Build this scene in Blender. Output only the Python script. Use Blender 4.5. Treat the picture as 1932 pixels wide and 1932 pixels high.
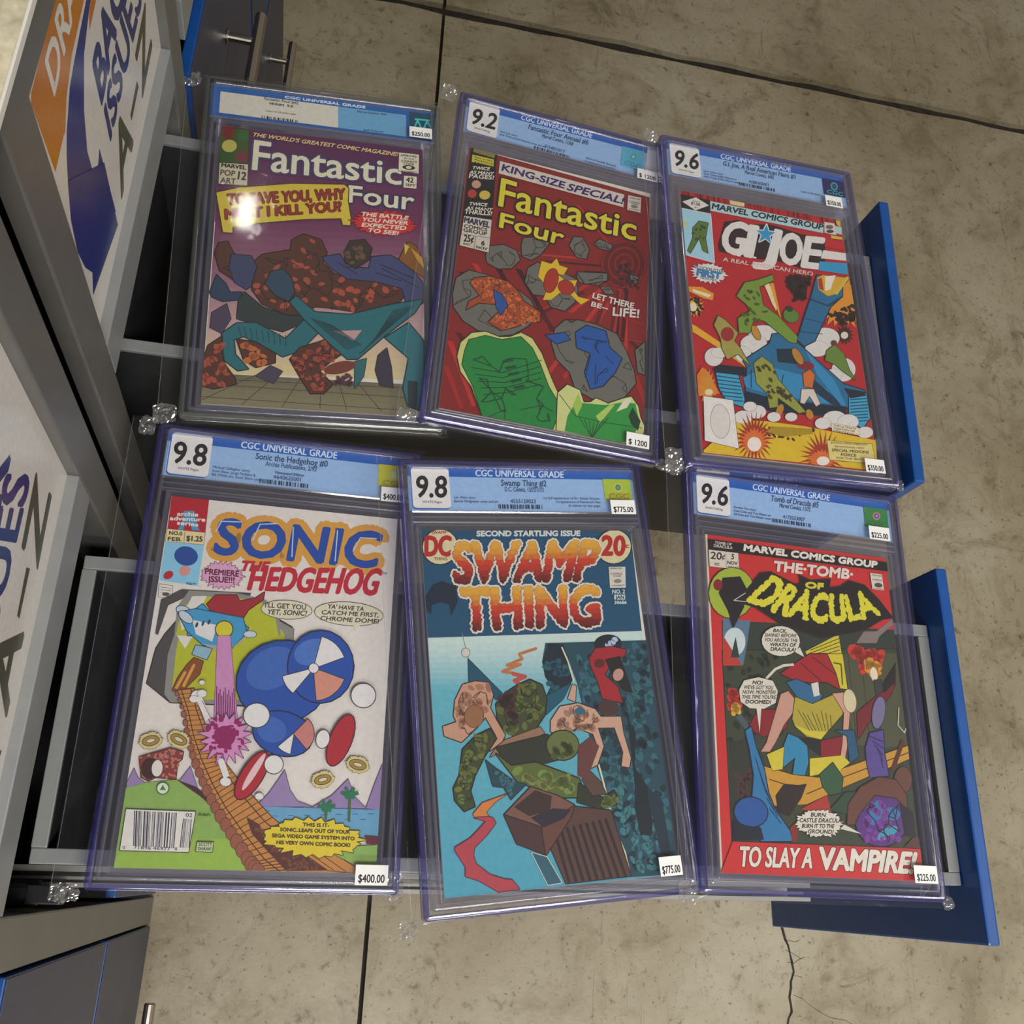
import bpy, bmesh, math, random
from mathutils import Vector, Matrix, noise
from mathutils.geometry import tessellate_polygon
for o in list(bpy.data.objects): bpy.data.objects.remove(o)
SC = bpy.context.scene
COL = SC.collection
EYE = 1.445                      # height of the lens above the floor, metres
# ---------------------------------------------------------------- camera
cam = bpy.data.cameras.new('camera'); cam.sensor_width = 36; cam.lens = 36*1848.15/1932; cam.clip_start = .02
camo = bpy.data.objects.new('camera', cam); COL.objects.link(camo); SC.camera = camo
right = Vector((0.97434, 0.03767, 0.22193)); up = Vector((-0.11436, 0.93201, 0.34391)); back = Vector((-0.19389, -0.36046, 0.91240))
camo.matrix_world = Matrix(((right.x, up.x, back.x, 0), (right.y, up.y, back.y, 0), (right.z, up.z, back.z, EYE), (0, 0, 0, 1)))
# ---------------------------------------------------------------- light and exposure
w = bpy.data.worlds.new('shop_air'); SC.world = w; w.use_nodes = True
w.node_tree.nodes['Background'].inputs[0].default_value = (1.0, .90, .74, 1); w.node_tree.nodes['Background'].inputs[1].default_value = .21
def lamp(name, loc, sx, sy, watt, col=(1, .95, .86), rot=(0, 0, 0)):
    l = bpy.data.lights.new(name, 'AREA'); l.shape = 'RECTANGLE'; l.size = sx; l.size_y = sy; l.energy = watt; l.color = col
    o = bpy.data.objects.new(name, l); COL.objects.link(o); o.location = loc; o.rotation_euler = rot; return o
lamp('ceiling_light', (.75, -1.0, 2.9), 1.2, .5, 52, (1, .97, .92))
lamp('ceiling_light', (.2, -2.7, 2.9), 2.4, .45, 80, (1, .97, .92))
lamp('ceiling_light', (-.335, 1.98, 2.86), .05, .13, .6)
lamp('ceiling_light', (2.7, -.4, 2.9), .4, 1.8, 26, (1, .96, .9))
v = SC.view_settings
SC.display_settings.display_device = 'sRGB'; v.view_transform = 'Standard'; v.look = 'None'; v.exposure = 0; v.gamma = 1; v.use_curve_mapping = False
SC.cycles.transparent_max_bounces = 32; SC.cycles.max_bounces = 10
ART={
'A':{
 'cover':[
['G',['4a1848','5e1c56','7c3a60','6a2c58'],[-85.5,129.9,85.5,130,88.6,47.8,-85.4,33]],
['G',['7c3a60','6a2c58','a07080','98687c'],[-84.9,34.9,89.8,48.4,88.1,-5.8,-84.8,-23.8]],
['G',['98687c','a07080','cfa8a8','cba6a0'],[-84.8,-23.8,88.1,-5.8,84.5,-45,-84.9,-62.4]],
['G',['cba6a0','cfa8a8','e2d49c','e0d098'],[-84.9,-62.4,84.5,-45,81.1,-98,-85.8,-104]],
['G',['6f6b50','6f6b50','8a8360','8f8868'],[-86,-104,80.9,-102,77.8,-131.8,-85.5,-130]],
['L','3a382a',.5,[-85.6,-127.5,-46.5,-102.9]],
['L','3a382a',.5,[-55.4,-128.7,-33,-104.3]],
['L','3a382a',.5,[-25.4,-128.7,-12.7,-103.8]],
['L','3a382a',.5,[3.3,-128.2,3.3,-103.6]],
['L','3a382a',.5,[23.8,-127.8,17,-103.7]],
['L','3a382a',.5,[50.9,-127.5,32,-103.7]],
['L','3a382a',.5,[-85.3,-113.5,80,-114]],
['L','3a382a',.5,[-85.5,-124.3,78.9,-125.2]],
['L','3a382a',.5,[-85.5,-109,80.6,-105.3]],
['P','57301f',[-83.4,3.4,-81,13.3,-74.2,15.5,-69.2,5.1,-55.1,-4.2,-46.3,6.4,-24.5,13.2,-23.6,23,-14.4,29.8,-0.1,25.9,4.9,13.9,1.6,3.8,10.1,-4.9,22,-9.1,48.2,-7.5,67.5,-10.9,71.1,-17.5,65.2,-26.4,30.9,-39.7,8.5,-37.9,-3.1,-37.8,-14.4,-47.1,-25.9,-47,-44.5,-39.5,-53,-27,-52.4,-13.4,-68.1,-19.3,-78.6,-12.3],'1d0f0b',.9],
['N','b2533a',46,4.2,3,[-66.7,1.3,-46.2,5.1,-24.4,11.8,-14.4,28.4,3.6,19.4,1.6,3.8,22,-10.5,67.5,-12.3,65.2,-25.1,30.8,-36.9,-14.5,-44.4,-42.3,-38,-51.9,-25.6]],
['C','1d0f0b',60,.6,5,[-80.9,11.9,-46.2,3.7,-24.4,11.8,-14.4,28.4,3.6,19.4,1.6,3.8,22,-10.5,67.5,-12.3,65.2,-25.1,30.8,-38.3,-25.9,-47,-44.5,-38.2,-51.9,-24.2,-76.4,-12.1]],
['P','3c4468',[-70.3,3.6,-55.4,4,-50.4,-5,-54.2,-24.5,-57.5,-27.5,-66.8,-21.8,-71.4,-8.8],'14141f',.8],
['P','414a76',[1.5,9.3,15.6,13.8,21.8,2,39.7,2.6,41.9,14.1,57.5,17.4,72.2,9.2,84.4,-6.3,84.5,-25.7,72.5,-35.3,67.5,-13.7,45.8,-9.2,22,-9.1,7.6,.3],'15162a',.9],
['L','1b2040',.9,[48,7.8,77.1,-2.9]],
['L','1b2040',.9,[50.4,3.9,82,-12.1]],
['L','1b2040',.9,[45.7,-0.9,67.4,-6.8]],
['L','1b2040',.9,[14.6,5.3,30.2,-4]],
['P','3a2c22',[19.1,15.6,23.7,27.4,35.6,30.3,41.8,22.5,39.5,11,28.9,1.4,20.5,6],'14100c',.8],
['N','6a5038',8,4,9,[21.4,20.1,35.7,26,39.5,13.8,28.9,4.2,21.6,8.9]],
['P','2c4a5e',[-42.9,-20.5,-38.8,-9.1,-29.6,-5.6,-22.4,-14.1,-19.7,-26.1,-24,-34.7,-34.5,-30.4],'101820',.9],
['P','24405a',[-84.9,-33.2,-80.7,-16.6,-73.5,-23.9,-69.8,-31.6,-60.8,-30.6,-61.6,-37.4,-75,-40.2,-83,-37],'101820',.8],
['P','2d3c38',[-58.5,-30.3,-44.4,-42.2,-25.9,-48.3,-9.8,-48,-14.2,-55.1,-27.7,-63.2,-48.3,-58.6,-63.1,-54.8,-62.7,-38.8],'10181a',.8],
['P','1f6f78',[-73.7,-69.1,-62.9,-58.8,-48.3,-57.3,-25.2,-69.5,-9.7,-49.3,2.1,-58.8,-13.4,-79,-26.9,-85.5,-38.4,-78.7,-56.8,-70,-64.5,-73.4,-62.8,-86.3,-52.3,-98.3,-60,-100.3,-70.3,-92.2],'0d2a30',.9],
['L','0f3a42',.6,[-61.7,-61.3,-59.1,-70.3]],
['L','0f3a42',.6,[-57.2,-61.9,-54.8,-71]],
['L','0f3a42',.6,[-52.6,-62.5,-50.4,-71.8]],
['L','0f3a42',.6,[-48.1,-63.1,-46.1,-72.5]],
['L','0f3a42',.6,[-43.5,-63.7,-41.8,-73.3]],
['L','0f3a42',.6,[-39,-64.3,-37.5,-74]],
['L','0f3a42',.6,[-34.4,-64.9,-33.2,-74.8]],
['L','0f3a42',.6,[-29.8,-65.5,-28.8,-75.6]],
['L','0f3a42',.6,[-25.3,-66.1,-24.5,-76.3]],
['P','57301f',[-86.7,-96.3,-83.1,-80.5,-73.5,-71.7,-72.7,-88.6,-69,-97.3,-61.9,-106.9,-60.6,-111.9,-76.9,-117.2,-85.7,-115.4],'1d0f0b',.8],
['N','b2533a',22,4,7,[-85.6,-96.2,-73.4,-74.3,-70,-98.6,-61.8,-109.5,-76.9,-115.9,-84.7,-114.1]],
['P','57301f',[-62.3,-73.2,-47.6,-74.4,-32.6,-83.4,-32.3,-91.2,-46.7,-96.5,-55.9,-90.9],'1d0f0b',.8],
['N','c8703c',12,4.5,9,[-59.9,-75.6,-33.7,-84.8,-42.3,-94.8,-54.8,-90.8]],
['P','57301f',[-21.1,-87.6,-13.5,-76.3,2.4,-69.5,11.5,-63.2,25.4,-59.2,23.4,-75.4,9.7,-87.3,1.9,-95.9,12.5,-106.7,5.8,-115.1,-4.4,-116,-12.7,-102.5],'1d0f0b',.8],
['N','a84a34',40,3.6,11,[-20,-88.8,2.4,-70.8,23.1,-63.4,19.9,-77.1,3,-94.5,10.2,-106.9,-2.1,-114.5,-11.7,-99.8]],
['C','1d0f0b',28,.5,12,[-20,-88.8,2.4,-70.8,23.1,-63.4,19.9,-77.1,3,-94.5,10.2,-106.9,-2.1,-114.5,-11.7,-99.8]],
['P','1f7078',[-22.8,-35.9,-18.4,-30,-3,-43.2,25,-43,60.4,-29.7,84.5,-23,77.3,-36.2,53.6,-59,31.6,-82.6,23.5,-83.4,11.7,-72.5,-12,-49.5],'0d2a30',1],
['P','c9a0a0',[11.4,-59.2,34.7,-56.2,27.8,-67,23.1,-63.4],'',0],
['L','0f3a42',.7,[-6.3,-48.9,23.4,-75.4]],
['L','0f3a42',.7,[-4.2,-49.5,24.7,-74.7]],
['L','0f3a42',.7,[-2.1,-50.1,26.1,-74.1]],
['L','0f3a42',.7,[0,-50.7,27.5,-73.4]],
['L','0f3a42',.7,[2.1,-51.3,28.9,-72.7]],
['L','0f3a42',.7,[4.2,-51.9,30.3,-72.1]],
['L','0f3a42',.7,[6.3,-52.5,31.7,-71.4]],
['L','0f3a42',.7,[8.4,-53.1,33.1,-70.7]],
['L','0f3a42',.7,[10.5,-53.7,34.5,-70.1]],
['L','0f3a42',.7,[77.2,-29.3,32.7,-78.5]],
['L','0f3a42',.7,[74.8,-30.1,34.1,-77]],
['L','0f3a42',.7,[72.4,-30.9,35.5,-75.6]],
['L','0f3a42',.7,[70,-31.7,36.9,-74.1]],
['L','0f3a42',.7,[67.6,-32.5,38.2,-72.6]],
['L','0f3a42',.7,[65.2,-33.3,39.6,-71.2]],
['L','0f3a42',.7,[62.9,-34.1,41,-69.7]],
['L','0f3a42',.7,[60.5,-34.9,42.4,-68.2]],
['P','1f7880',[53.6,-61.7,72.5,-46.3,84.6,-61.4,84.7,-93.7,80.1,-124.5,71.8,-121.2,68.2,-105.8,72.7,-78.7],'0d2a30',1],
['P','12303a',[71.7,-98.8,80,-99.4,78.9,-124.5,71.8,-121.2],'',0],
['P','8c5a1c',[64.8,14,72,31.9,79.4,28.5,85.6,12.2,86.2,-1.8,77.1,4.1],'3a200c',.8],
['P','e0c040',[69,30.1,73.3,27.7,69.7,18.8],'',0],
['P','d8a030',[74.5,26.5,84.3,17.7,86.2,6.6,79.5,15.7],'',0],
['P','4c4058',[-82.3,-51.5,-71.5,-42.4,-67.6,-55.3,-73.7,-69.1,-82.8,-64.8],'1a1420',.5],
['P','4c4058',[-46.4,-104.2,-35.6,-94.2,-26.4,-98.5,-32.8,-109.5],'1a1420',.5],
['P','3c3444',[47.9,-78.4,54.9,-71,58.6,-88.1,60,-106.5,49.5,-104.8,45.8,-91.9],'1a1420',.5],
['P','2a6a70',[29.4,-85.5,38.6,-81.9,36.6,-98,29.8,-109.1],'10262a',.5],
['E','7a3a30',[17.9,-91.8,30.3,-87.7,19,-96.9],'',0,20],
['N','5a3a44',14,3,5,[12.3,-98.9,26.1,-97.6,27.4,-106.7,13.6,-106.6]],
['P','3a5a20',[-86.2,126.9,-62.9,128.2,-62.4,94,-84.8,91.1],'20281a',.4],
['E','7c2a20',[-79.8,122.7,-74.2,123.5,-79.5,115.7],'',0,20],
['E','c9c060',[-78,109.1,-72,110,-77.7,102.7],'',0,20],
['E','2e6a28',[-68,120.8,-63,121.5,-67.7,115.9],'',0,20],
['E','7a3038',[-67.6,99.8,-62.7,100.5,-67.4,93.8],'',0,20],
['P','d5ceb0',[-84.8,90.9,-62,92.6,-61.7,71.2,-84.5,70.2],'2a2418',.4],
['T','MARVEL','2a2418',[-83.2,87.1,-63.6,87.1,-63.4,90.8,-83,90.8],.5,'',0,0,0],
['T','POP','5a5240',[-83.6,78.9,-72,79.1,-71.8,84.5,-83.4,84.3],.4,'',0,0,0],
['T','ART','5a5240',[-83.2,71.1,-71,71.4,-70.9,76.8,-83.1,76.5],.4,'',0,0,0],
['T','12','2a2418',[-69.5,76.5,-63.3,76.4,-62.8,84.3,-69,84.4],.6,'',0,0,0],
['T',"THE WORLD'S GREATEST COMIC MAGAZINE!",'ead08a',[-60.3,121.9,62.7,119.2,64.4,123.1,-58.9,125.7],.35,'',0,0,0],
['T','Fantastic','ece7c8',[-58.3,88.1,66.1,89.7,66.5,112.3,-57.8,117.9],1.1,'3d3f6a',1.6,0,0],
['T','Four','ece7c8',[21.7,65.9,76.8,64.8,77.9,82.8,22,82.5],1,'2f2f5a',1.6,0,0],
['P','e9e4c8',[64.6,123.2,82.1,123.5,81.6,103.2,64.1,103.8],'2a2418',.4],
['T','APPROVED','2a2418',[65.8,119.6,80.5,119.9,80.7,122,66,121.7],.2,'',0,0,0],
['T','BY THE','2a2418',[69,116.8,77.8,116.8,77.9,118.5,69.1,118.4],.1,'',0,0,0],
['T','COMICS','2a2418',[66.5,113.5,80,113.9,80.2,116,66.7,115.6],.2,'',0,0,0],
['T','CODE','2a2418',[68.4,111,77.5,111.1,77.7,113.2,68.6,113.1],.2,'',0,0,0],
['E','2a2418',[73,108.4,78.6,108.5,72.8,106],'',0,20],
['E','e9e4c8',[73,108.4,75.5,108.5,72.9,106.8],'',0,20],
['T','AUTHORITY','2a2418',[66,103,80.6,103.5,80.7,105,66.1,104.5],.1,'',0,0,0],
['P','e9e4c8',[68.9,99.2,80.1,99.6,79.5,87.1,68.3,86.8],'',0],
['T','42','2a2418',[70.6,92.8,76.9,92.9,77.3,98,71,97.9],.4,'',0,0,0],
['T','SEPT','2a2418',[70.2,88.8,78.5,88.7,78.8,91.3,70.4,91.3],.2,'',0,0,0],
['P','e0c93c',[-85.6,60.9,-67.4,68.3,-25.4,77.8,17.7,82.7,21.4,79.6,21.1,66.5,23.8,49.6,23.4,42.5,17.4,42.4,16,48.6,-12.5,44.3,-47.5,36.4,-71.4,29.2,-70.6,23.7,-78.1,23.5,-82.6,45.8],'3a2c12',.9],
['T','TO SAVE YOU, WHY','9c2a20',[-75.9,50.2,18.6,68.3,18,78.7,-76.8,60.2],.9,'4a140e',.5,0,0],
['T','MUST I KILL YOU?','9c2a20',[-76.9,36.1,15.9,55.8,15.1,65.1,-77.9,45.2],.9,'4a140e',.5,0,0],
['B','cf2a28',[52.3,48.2,81.1,48.9,51.5,35.3],24,.8,'7a1010',.5,1],
['T','THE BATTLE','f0e6d0',[32.2,53.3,71.9,54,73,57.8,33.3,57],.45,'',0,0,0],
['T','YOU NEVER','f0e6d0',[32.9,47.9,71.9,48.8,73,52.6,34,51.7],.45,'',0,0,0],
['T','EXPECTED','f0e6d0',[33,42.5,70.1,43.4,71.2,47.2,34,46.3],.45,'',0,0,0],
['T','TO SEE!','f0e6d0',[37.9,37.7,63.4,37.5,64.6,41.2,39.1,41.4],.45,'',0,0,0]],
 'label':[
['G',['1565b0','0f5cab','1163b0','1a6ab8'],[-95.9,172.1,96,172.4,96,138.3,-96,138.3]],
['P','e6e2d2',[-88.5,165.3,10.9,165.3,11.5,142.4,-88.3,142.8],'',0],
['P','6fb2da',[10.9,165.3,70.7,165.5,71.1,141.9,11.5,142.4],'',0],
['T','CGC UNIVERSAL GRADE','dfeaf4',[-34.9,166.9,34.6,167,34.8,169.6,-34.8,169.4],.5,'',0,0,0],
['T','Fantastic Four #42','333333',[-52,162.3,-23,161.9,-22.8,164.8,-51.8,165.1],.15,'',0,0,0],
['T','VF/NM  9.0','222222',[-47.9,157.9,-27.7,157.9,-27.6,160.1,-47.8,160.1],.3,'',0,0,0],
['T','Cream to Off-white pages','555555',[-50.4,150.1,-24.9,150.2,-24.8,151.7,-50.4,151.6],.05,'',0,0,0],
['K','222222',4,34,[-53.2,142.2,-21.7,142.4,-21.6,144.9,-53.2,145]],
['T','Marvel Comics, 9/65','2c4a70',[27.8,161.6,53.3,162.3,53.4,164.2,27.9,163.5],.15,'',0,0,0],
['T','Jack Kirby art','2c4a70',[33.5,142.6,50.7,143,50.8,144.7,33.6,144.4],.1,'',0,0,0],
['P','0d4a66',[73.8,169.7,96.1,169.6,96.3,139.1,74,140.7],'',0],
['P','35d6cf',[78.6,163.1,91.7,163.5,92.4,162,78.6,161],'',0],
['L','35d6cf',1.6,[81.2,161.1,78.2,152.6]],
['L','35d6cf',1.6,[81.2,161.1,84.1,153.5]],
['L','35d6cf',1.6,[89.7,161.6,86.9,153.6]],
['L','35d6cf',1.6,[89.7,161.6,93,154.5]]],
},
'B':{
 'cover':[
['P','8c1f1a',[-86.2,130,85.6,125.7,87.1,62.3,86.3,-130.5,-86.3,-130],'',0],
['P','b52a24',[50.4,5.4,53.5,3.8,16.7,-80.7,13.2,-79.7],'',0],
['P','c43028',[20,55.4,23.1,53.8,-65.1,74.9,-68.7,75.8],'',0],
['P','b52a24',[39.3,26.1,42.4,24.4,-11.2,-26,-14.7,-25.1],'',0],
['P','451010',[57.7,8.3,60.8,6.6,54.7,-62.6,51.1,-61.7],'',0],
['P','451010',[58.2,6.7,61.2,5.1,60.6,-89.9,57.1,-89],'',0],
['P','b52a24',[59,25.5,62.1,23.9,57.2,-38.4,53.6,-37.5],'',0],
['P','c43028',[29,68.7,32.2,67,-16,90.1,-19.8,91],'',0],
['P','6a1814',[57.3,17.9,60.4,16.2,51.8,-62.8,48.3,-61.8],'',0],
['P','c43028',[46.1,19.4,49.2,17.8,17.8,-17,14.2,-16.1],'',0],
['P','6a1814',[20.6,63.6,23.8,61.9,-43.5,92.9,-47.2,93.8],'',0],
['P','c43028',[65.3,-5.6,68.3,-7.3,69.9,-50.5,66.3,-49.5],'',0],
['P','c43028',[48,62.7,51.1,61,18.9,96.3,15.1,97.2],'',0],
['P','451010',[65.3,20.4,68.4,18.8,66.4,-34.1,62.7,-33.1],'',0],
['P','6a1814',[43.5,-2.5,46.6,-4.2,32.4,-62.2,28.9,-61.2],'',0],
['P','5c1512',[25.7,7.8,28.8,6.1,-37.7,-49.5,-41.2,-48.6],'',0],
['P','451010',[42,39.1,45.1,37.5,-5.2,29.2,-8.8,30.2],'',0],
['P','c43028',[44.1,5.8,47.2,4.2,1.5,-81.9,-1.9,-80.9],'',0],
['P','c43028',[24,42.2,27.1,40.6,-55.7,26.9,-59.2,27.8],'',0],
['P','6a1814',[28.8,29.9,31.9,28.2,-1.4,4.9,-5,5.9],'',0],
['E','8a1c18',[63.2,45.7,84.6,47.1,60.1,18.9],'3a0a0a',.4,20],
['E','6a1412',[63.2,45.7,81.6,46.9,60.5,22.5],'3a0a0a',.4,20],
['E','8a1c18',[63.2,45.7,78.7,46.7,60.9,26.1],'3a0a0a',.4,20],
['E','6a1412',[63.2,45.7,75.8,46.5,61.4,29.8],'3a0a0a',.4,20],
['E','8a1c18',[63.2,45.7,72.8,46.3,61.8,33.4],'3a0a0a',.4,20],
['E','6a1412',[63.2,45.7,69.9,46.1,62.2,37.1],'3a0a0a',.4,20],
['E','8a1c18',[63.2,45.7,67,45.9,62.7,40.8],'3a0a0a',.4,20],
['P','c22e26',[-86,-68.5,-80.9,-68.5,-56.9,-122.4,-60.2,-123.1],'',0],
['P','58120f',[-80.1,-59.2,-74.9,-59.2,-25.3,-121.6,-28.6,-122.3],'',0],
['P','a8241e',[-87,-91.8,-81.9,-91.8,-66.7,-125.8,-70,-126.5],'',0],
['P','3e0c0c',[-34.7,15,-29.2,15,4.1,-38.5,.6,-39.4],'',0],
['P','c22e26',[-72.8,10.4,-67.5,10.4,-39.5,-30.5,-43,-31.4],'',0],
['P','58120f',[-15.2,-18.9,-9.8,-18.9,27.3,-64.9,23.7,-65.7],'',0],
['P','a8241e',[16.5,.3,22.1,.3,87,-12.6,83.3,-13.5],'',0],
['P','3e0c0c',[-56.7,17.5,-51.3,17.6,-17.8,-33.2,-21.4,-34],'',0],
['P','c22e26',[.6,-39.4,6,-39.4,28,-77.8,24.4,-78.7],'',0],
['P','58120f',[68.7,-30.9,74.3,-30.9,89,-45,85.3,-45.9],'',0],
['P','a8241e',[74.7,-64.4,80.2,-64.5,88.8,-90,85.2,-90.8],'',0],
['P','3e0c0c',[-82.5,-0.6,-77.2,-0.5,-67.2,-37.4,-70.6,-38.3],'',0],
['P','c22e26',[22.1,-34.1,27.6,-34.1,84.9,-29.7,81.2,-30.6],'',0],
['P','6f6f66',[-61.5,21.6,-58.3,31.4,-47,35.9,-35,33,-31.4,24.3,-38.2,14.3,-49.5,10.7,-59.6,14],'161412',.9],
['C','1c1a18',14,.55,1,[-61.5,21.6,-58.3,31.4,-47,35.9,-35,33,-31.4,24.3,-38.2,14.3,-49.5,10.7,-59.6,14]],
['P','6f6f66',[-31.3,39.5,-30.1,47.5,-19.7,51.1,-6.4,49.2,-13.8,34.6,-21.5,27,-29.9,28.8],'161412',.9],
['C','1c1a18',12,.55,2,[-31.3,39.5,-30.1,47.5,-19.7,51.1,-6.4,49.2,-13.8,34.6,-21.5,27,-29.9,28.8]],
['P','6f6f66',[11.6,51.3,15.3,61.5,23.2,63,29.8,52.1,27.9,41.7,19.4,40.8],'161412',.9],
['C','1c1a18',9,.55,3,[11.6,51.3,15.3,61.5,23.2,63,29.8,52.1,27.9,41.7,19.4,40.8]],
['P','6f6f66',[34.4,59,39,65.3,51.5,62.3,49.3,56,40.7,55.8],'161412',.9],
['C','1c1a18',7,.55,4,[34.4,59,39,65.3,51.5,62.3,49.3,56,40.7,55.8]],
['P','6f6f66',[19.8,23,27.4,27.7,44.1,31.5,49.3,25.2,39.9,17.3,23.2,15.6],'161412',.9],
['C','1c1a18',10,.55,5,[19.8,23,27.4,27.7,44.1,31.5,49.3,25.2,39.9,17.3,23.2,15.6]],
['P','6f6f66',[-85.5,-23.3,-84.1,-7.9,-74.5,2.3,-57.7,1.8,-45.2,-4.6,-30.6,-6.3,-19.3,-13.1,-12.4,-25,-19.8,-39,-32,-50,-45.7,-54.7,-61,-53.2,-74.4,-47.2,-83.6,-36.2],'161412',.9],
['C','1c1a18',34,.55,6,[-85.5,-23.3,-84.1,-7.9,-74.5,2.3,-57.7,1.8,-45.2,-4.6,-30.6,-6.3,-19.3,-13.1,-12.4,-25,-19.8,-39,-32,-50,-45.7,-54.7,-61,-53.2,-74.4,-47.2,-83.6,-36.2]],
['P','6f6f66',[-25.3,3.4,-23.9,17.8,-15.9,25.7,-8.4,24.8,-2.8,14.9,9.2,21,19.3,17.9,21.7,7.3,19.3,-6,11.3,-16.3,-0.9,-15.3,-6.4,-5.6,-17.3,-7],'161412',.9],
['C','1c1a18',22,.55,7,[-25.3,3.4,-23.9,17.8,-15.9,25.7,-8.4,24.8,-2.8,14.9,9.2,21,19.3,17.9,21.7,7.3,19.3,-6,11.3,-16.3,-0.9,-15.3,-6.4,-5.6,-17.3,-7]],
['P','6f6f66',[1.8,-49.8,4,-35.8,11.9,-25.7,23.9,-22.7,39.9,-22.9,58.7,-27.8,67.8,-42,75.8,-60.2,78,-71.6,68.1,-86.9,53.9,-95.2,39.5,-94.6,25,-88.9,19.4,-74.6,6.9,-64.4],'161412',.9],
['C','1c1a18',40,.55,8,[1.8,-49.8,4,-35.8,11.9,-25.7,23.9,-22.7,39.9,-22.9,58.7,-27.8,67.8,-42,75.8,-60.2,78,-71.6,68.1,-86.9,53.9,-95.2,39.5,-94.6,25,-88.9,19.4,-74.6,6.9,-64.4]],
['P','6f6f66',[76.4,-39.9,84.9,-29.7,85.7,-61.9,79.5,-60.7],'161412',.9],
['C','1c1a18',8,.55,9,[76.4,-39.9,84.9,-29.7,85.7,-61.9,79.5,-60.7]],
['P','6f6f66',[20.2,25.3,47.6,31.2,47.9,24,28.2,15.3],'161412',.9],
['C','1c1a18',5,.55,10,[20.2,25.3,47.6,31.2,47.9,24,28.2,15.3]],
['P','6f6f66',[42,15.4,50.7,17.6,55.3,11.7,47.2,10.3],'161412',.9],
['C','1c1a18',4,.55,11,[42,15.4,50.7,17.6,55.3,11.7,47.2,10.3]],
['P','6f6f66',[69.2,35.4,76.9,35.3,75.8,28.5,69.4,28.2],'161412',.9],
['C','1c1a18',4,.55,12,[69.2,35.4,76.9,35.3,75.8,28.5,69.4,28.2]],
['N','262220',26,2.2,8,[56.1,42.1,71.3,49.1,79.8,23.8,67.3,13.4,58,25.3]],
['P','a84a22',[-72.1,-10.2,-69.1,-4,-55.3,1.1,-39.5,-0.3,-30.5,-7.7,-25.1,-15.9,-10.1,-23.1,-9.5,-32.4,-19,-33.4,-28,-41.1,-41.6,-48.4,-53.7,-43.4,-43.2,-28.7,-49.5,-24.9,-63.4,-27.1,-73.1,-36.3,-71.6,-27.8,-62.9,-20.2],'2a120a',.8],
['N','d8703a',90,3,21,[-71.1,-8.6,-55.2,.4,-38.2,-1.4,-25,-17.3,-11.1,-26,-11.9,-31.7,-28.1,-39.7,-41.7,-47.1,-52.6,-43.2,-42.1,-27.1,-48.4,-23.2,-62.4,-25.5,-68.2,-13.4]],
['C','2a120a',44,.4,22,[-71.1,-8.6,-55.2,.4,-38.2,-1.4,-25,-17.3,-11.1,-26,-28.1,-39.7,-41.7,-47.1,-42.1,-27.1,-62.4,-25.5]],
['P','2458a0',[-51.8,-11.8,-44.4,-14,-38.9,-23.5,-43.9,-34.3,-48.1,-27.2],'101c38',.7],
['P','e8c428',[-14.3,11.9,-12.3,28.1,-3.6,27.5,.9,34.5,3.8,28.1,11.3,27.2,8,19.2,1.9,19,9.6,14,20.6,16.9,17.5,6.2,22.7,.5,32.6,.2,25.5,-6.5,20.4,-2.9,12.7,3.5,5.5,.2,-1.4,-8.5,-8.5,-10.3,-4.6,4.6,-9.7,7.5],'8a5a10',.4],
['E','b03018',[-2.6,10.8,3.2,10.5,-4.6,-1.9],'5a1408',.5,20],
['E','b03018',[11.2,7.3,17.8,4.8,8.5,.6],'5a1408',.5,20],
['P','1f5aa8',[22.1,-35.4,31.5,-26.3,48.7,-27.5,53.1,-42.8,64.4,-50.8,58.8,-65.5,48.5,-80.9,37.9,-85.9,32.4,-71.6,36.3,-52.2,24.1,-49.7],'0a1430',.9],
['P','1f5aa8',[-3.9,-44.5,12.6,-37.8,17.7,-43.3,6.1,-50.1],'0a1430',.8],
['L','0e2a5c',.8,[28.4,-38,46.8,-38.9]],
['L','0e2a5c',.8,[36.5,-54.8,32.7,-76.7]],
['L','0e2a5c',.8,[49.7,-51.6,57.3,-57.9]],
['L','0e2a5c',.8,[41.6,-61.5,41.3,-80]],
['C','0e2a5c',14,.7,77,[24.7,-37.5,48.9,-30.2,59.5,-52,48.4,-78.4,37.8,-83.4,36.5,-54.8]],
['P','d8d884',[-66.5,-57.2,-55.2,-53.1,-43.3,-55.5,-34.1,-53.2,-25.2,-47,-15.4,-50,-6.3,-62.3,3.4,-83.5,10,-96.1,22.6,-109.8,13.5,-135.4,-50.4,-132,-61.8,-106.1,-72,-94.6,-76.1,-81.6,-74.6,-68.3],'20300e',.9],
['P','1c8a3c',[-68.1,-64.1,-54.9,-57,-40.8,-57.5,-24.9,-51,-14.8,-59.1,-6.8,-72.9,1.5,-91.6,9.3,-102.6,10.3,-120,6.5,-133.2,-50.5,-130.8,-60.7,-105.8,-71.5,-88.1,-70.5,-75.1],'0c3a1c',.7],
['C','0f4a2a',30,1.1,78,[-67.7,-67.9,-24.7,-53.6,1.5,-91.6,8.4,-126.6,-48.4,-129.1,-70.2,-90.4]],
['L','0c3a24',.7,[-63.5,-88.8,-38.3,-88,-5.9,-68.8]],
['L','0c3a24',.7,[-60.4,-94.4,-36.8,-92.3,-5.5,-74.4]],
['L','0c3a24',.7,[-57.4,-100.1,-35.3,-96.5,-5.1,-80]],
['L','0c3a24',.7,[-54.4,-105.7,-33.8,-100.7,-4.7,-85.6]],
['L','0c3a24',.7,[-51.4,-111.2,-32.3,-104.9,-4.4,-91.2]],
['P','0e5030',[-39.2,-76.7,-30.3,-72.6,-28.9,-74.9,-37.9,-78.9],'',0],
['P','0e5030',[-36.5,-82.2,-27.5,-78.2,-26.1,-80.4,-35.1,-84.5],'',0],
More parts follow.
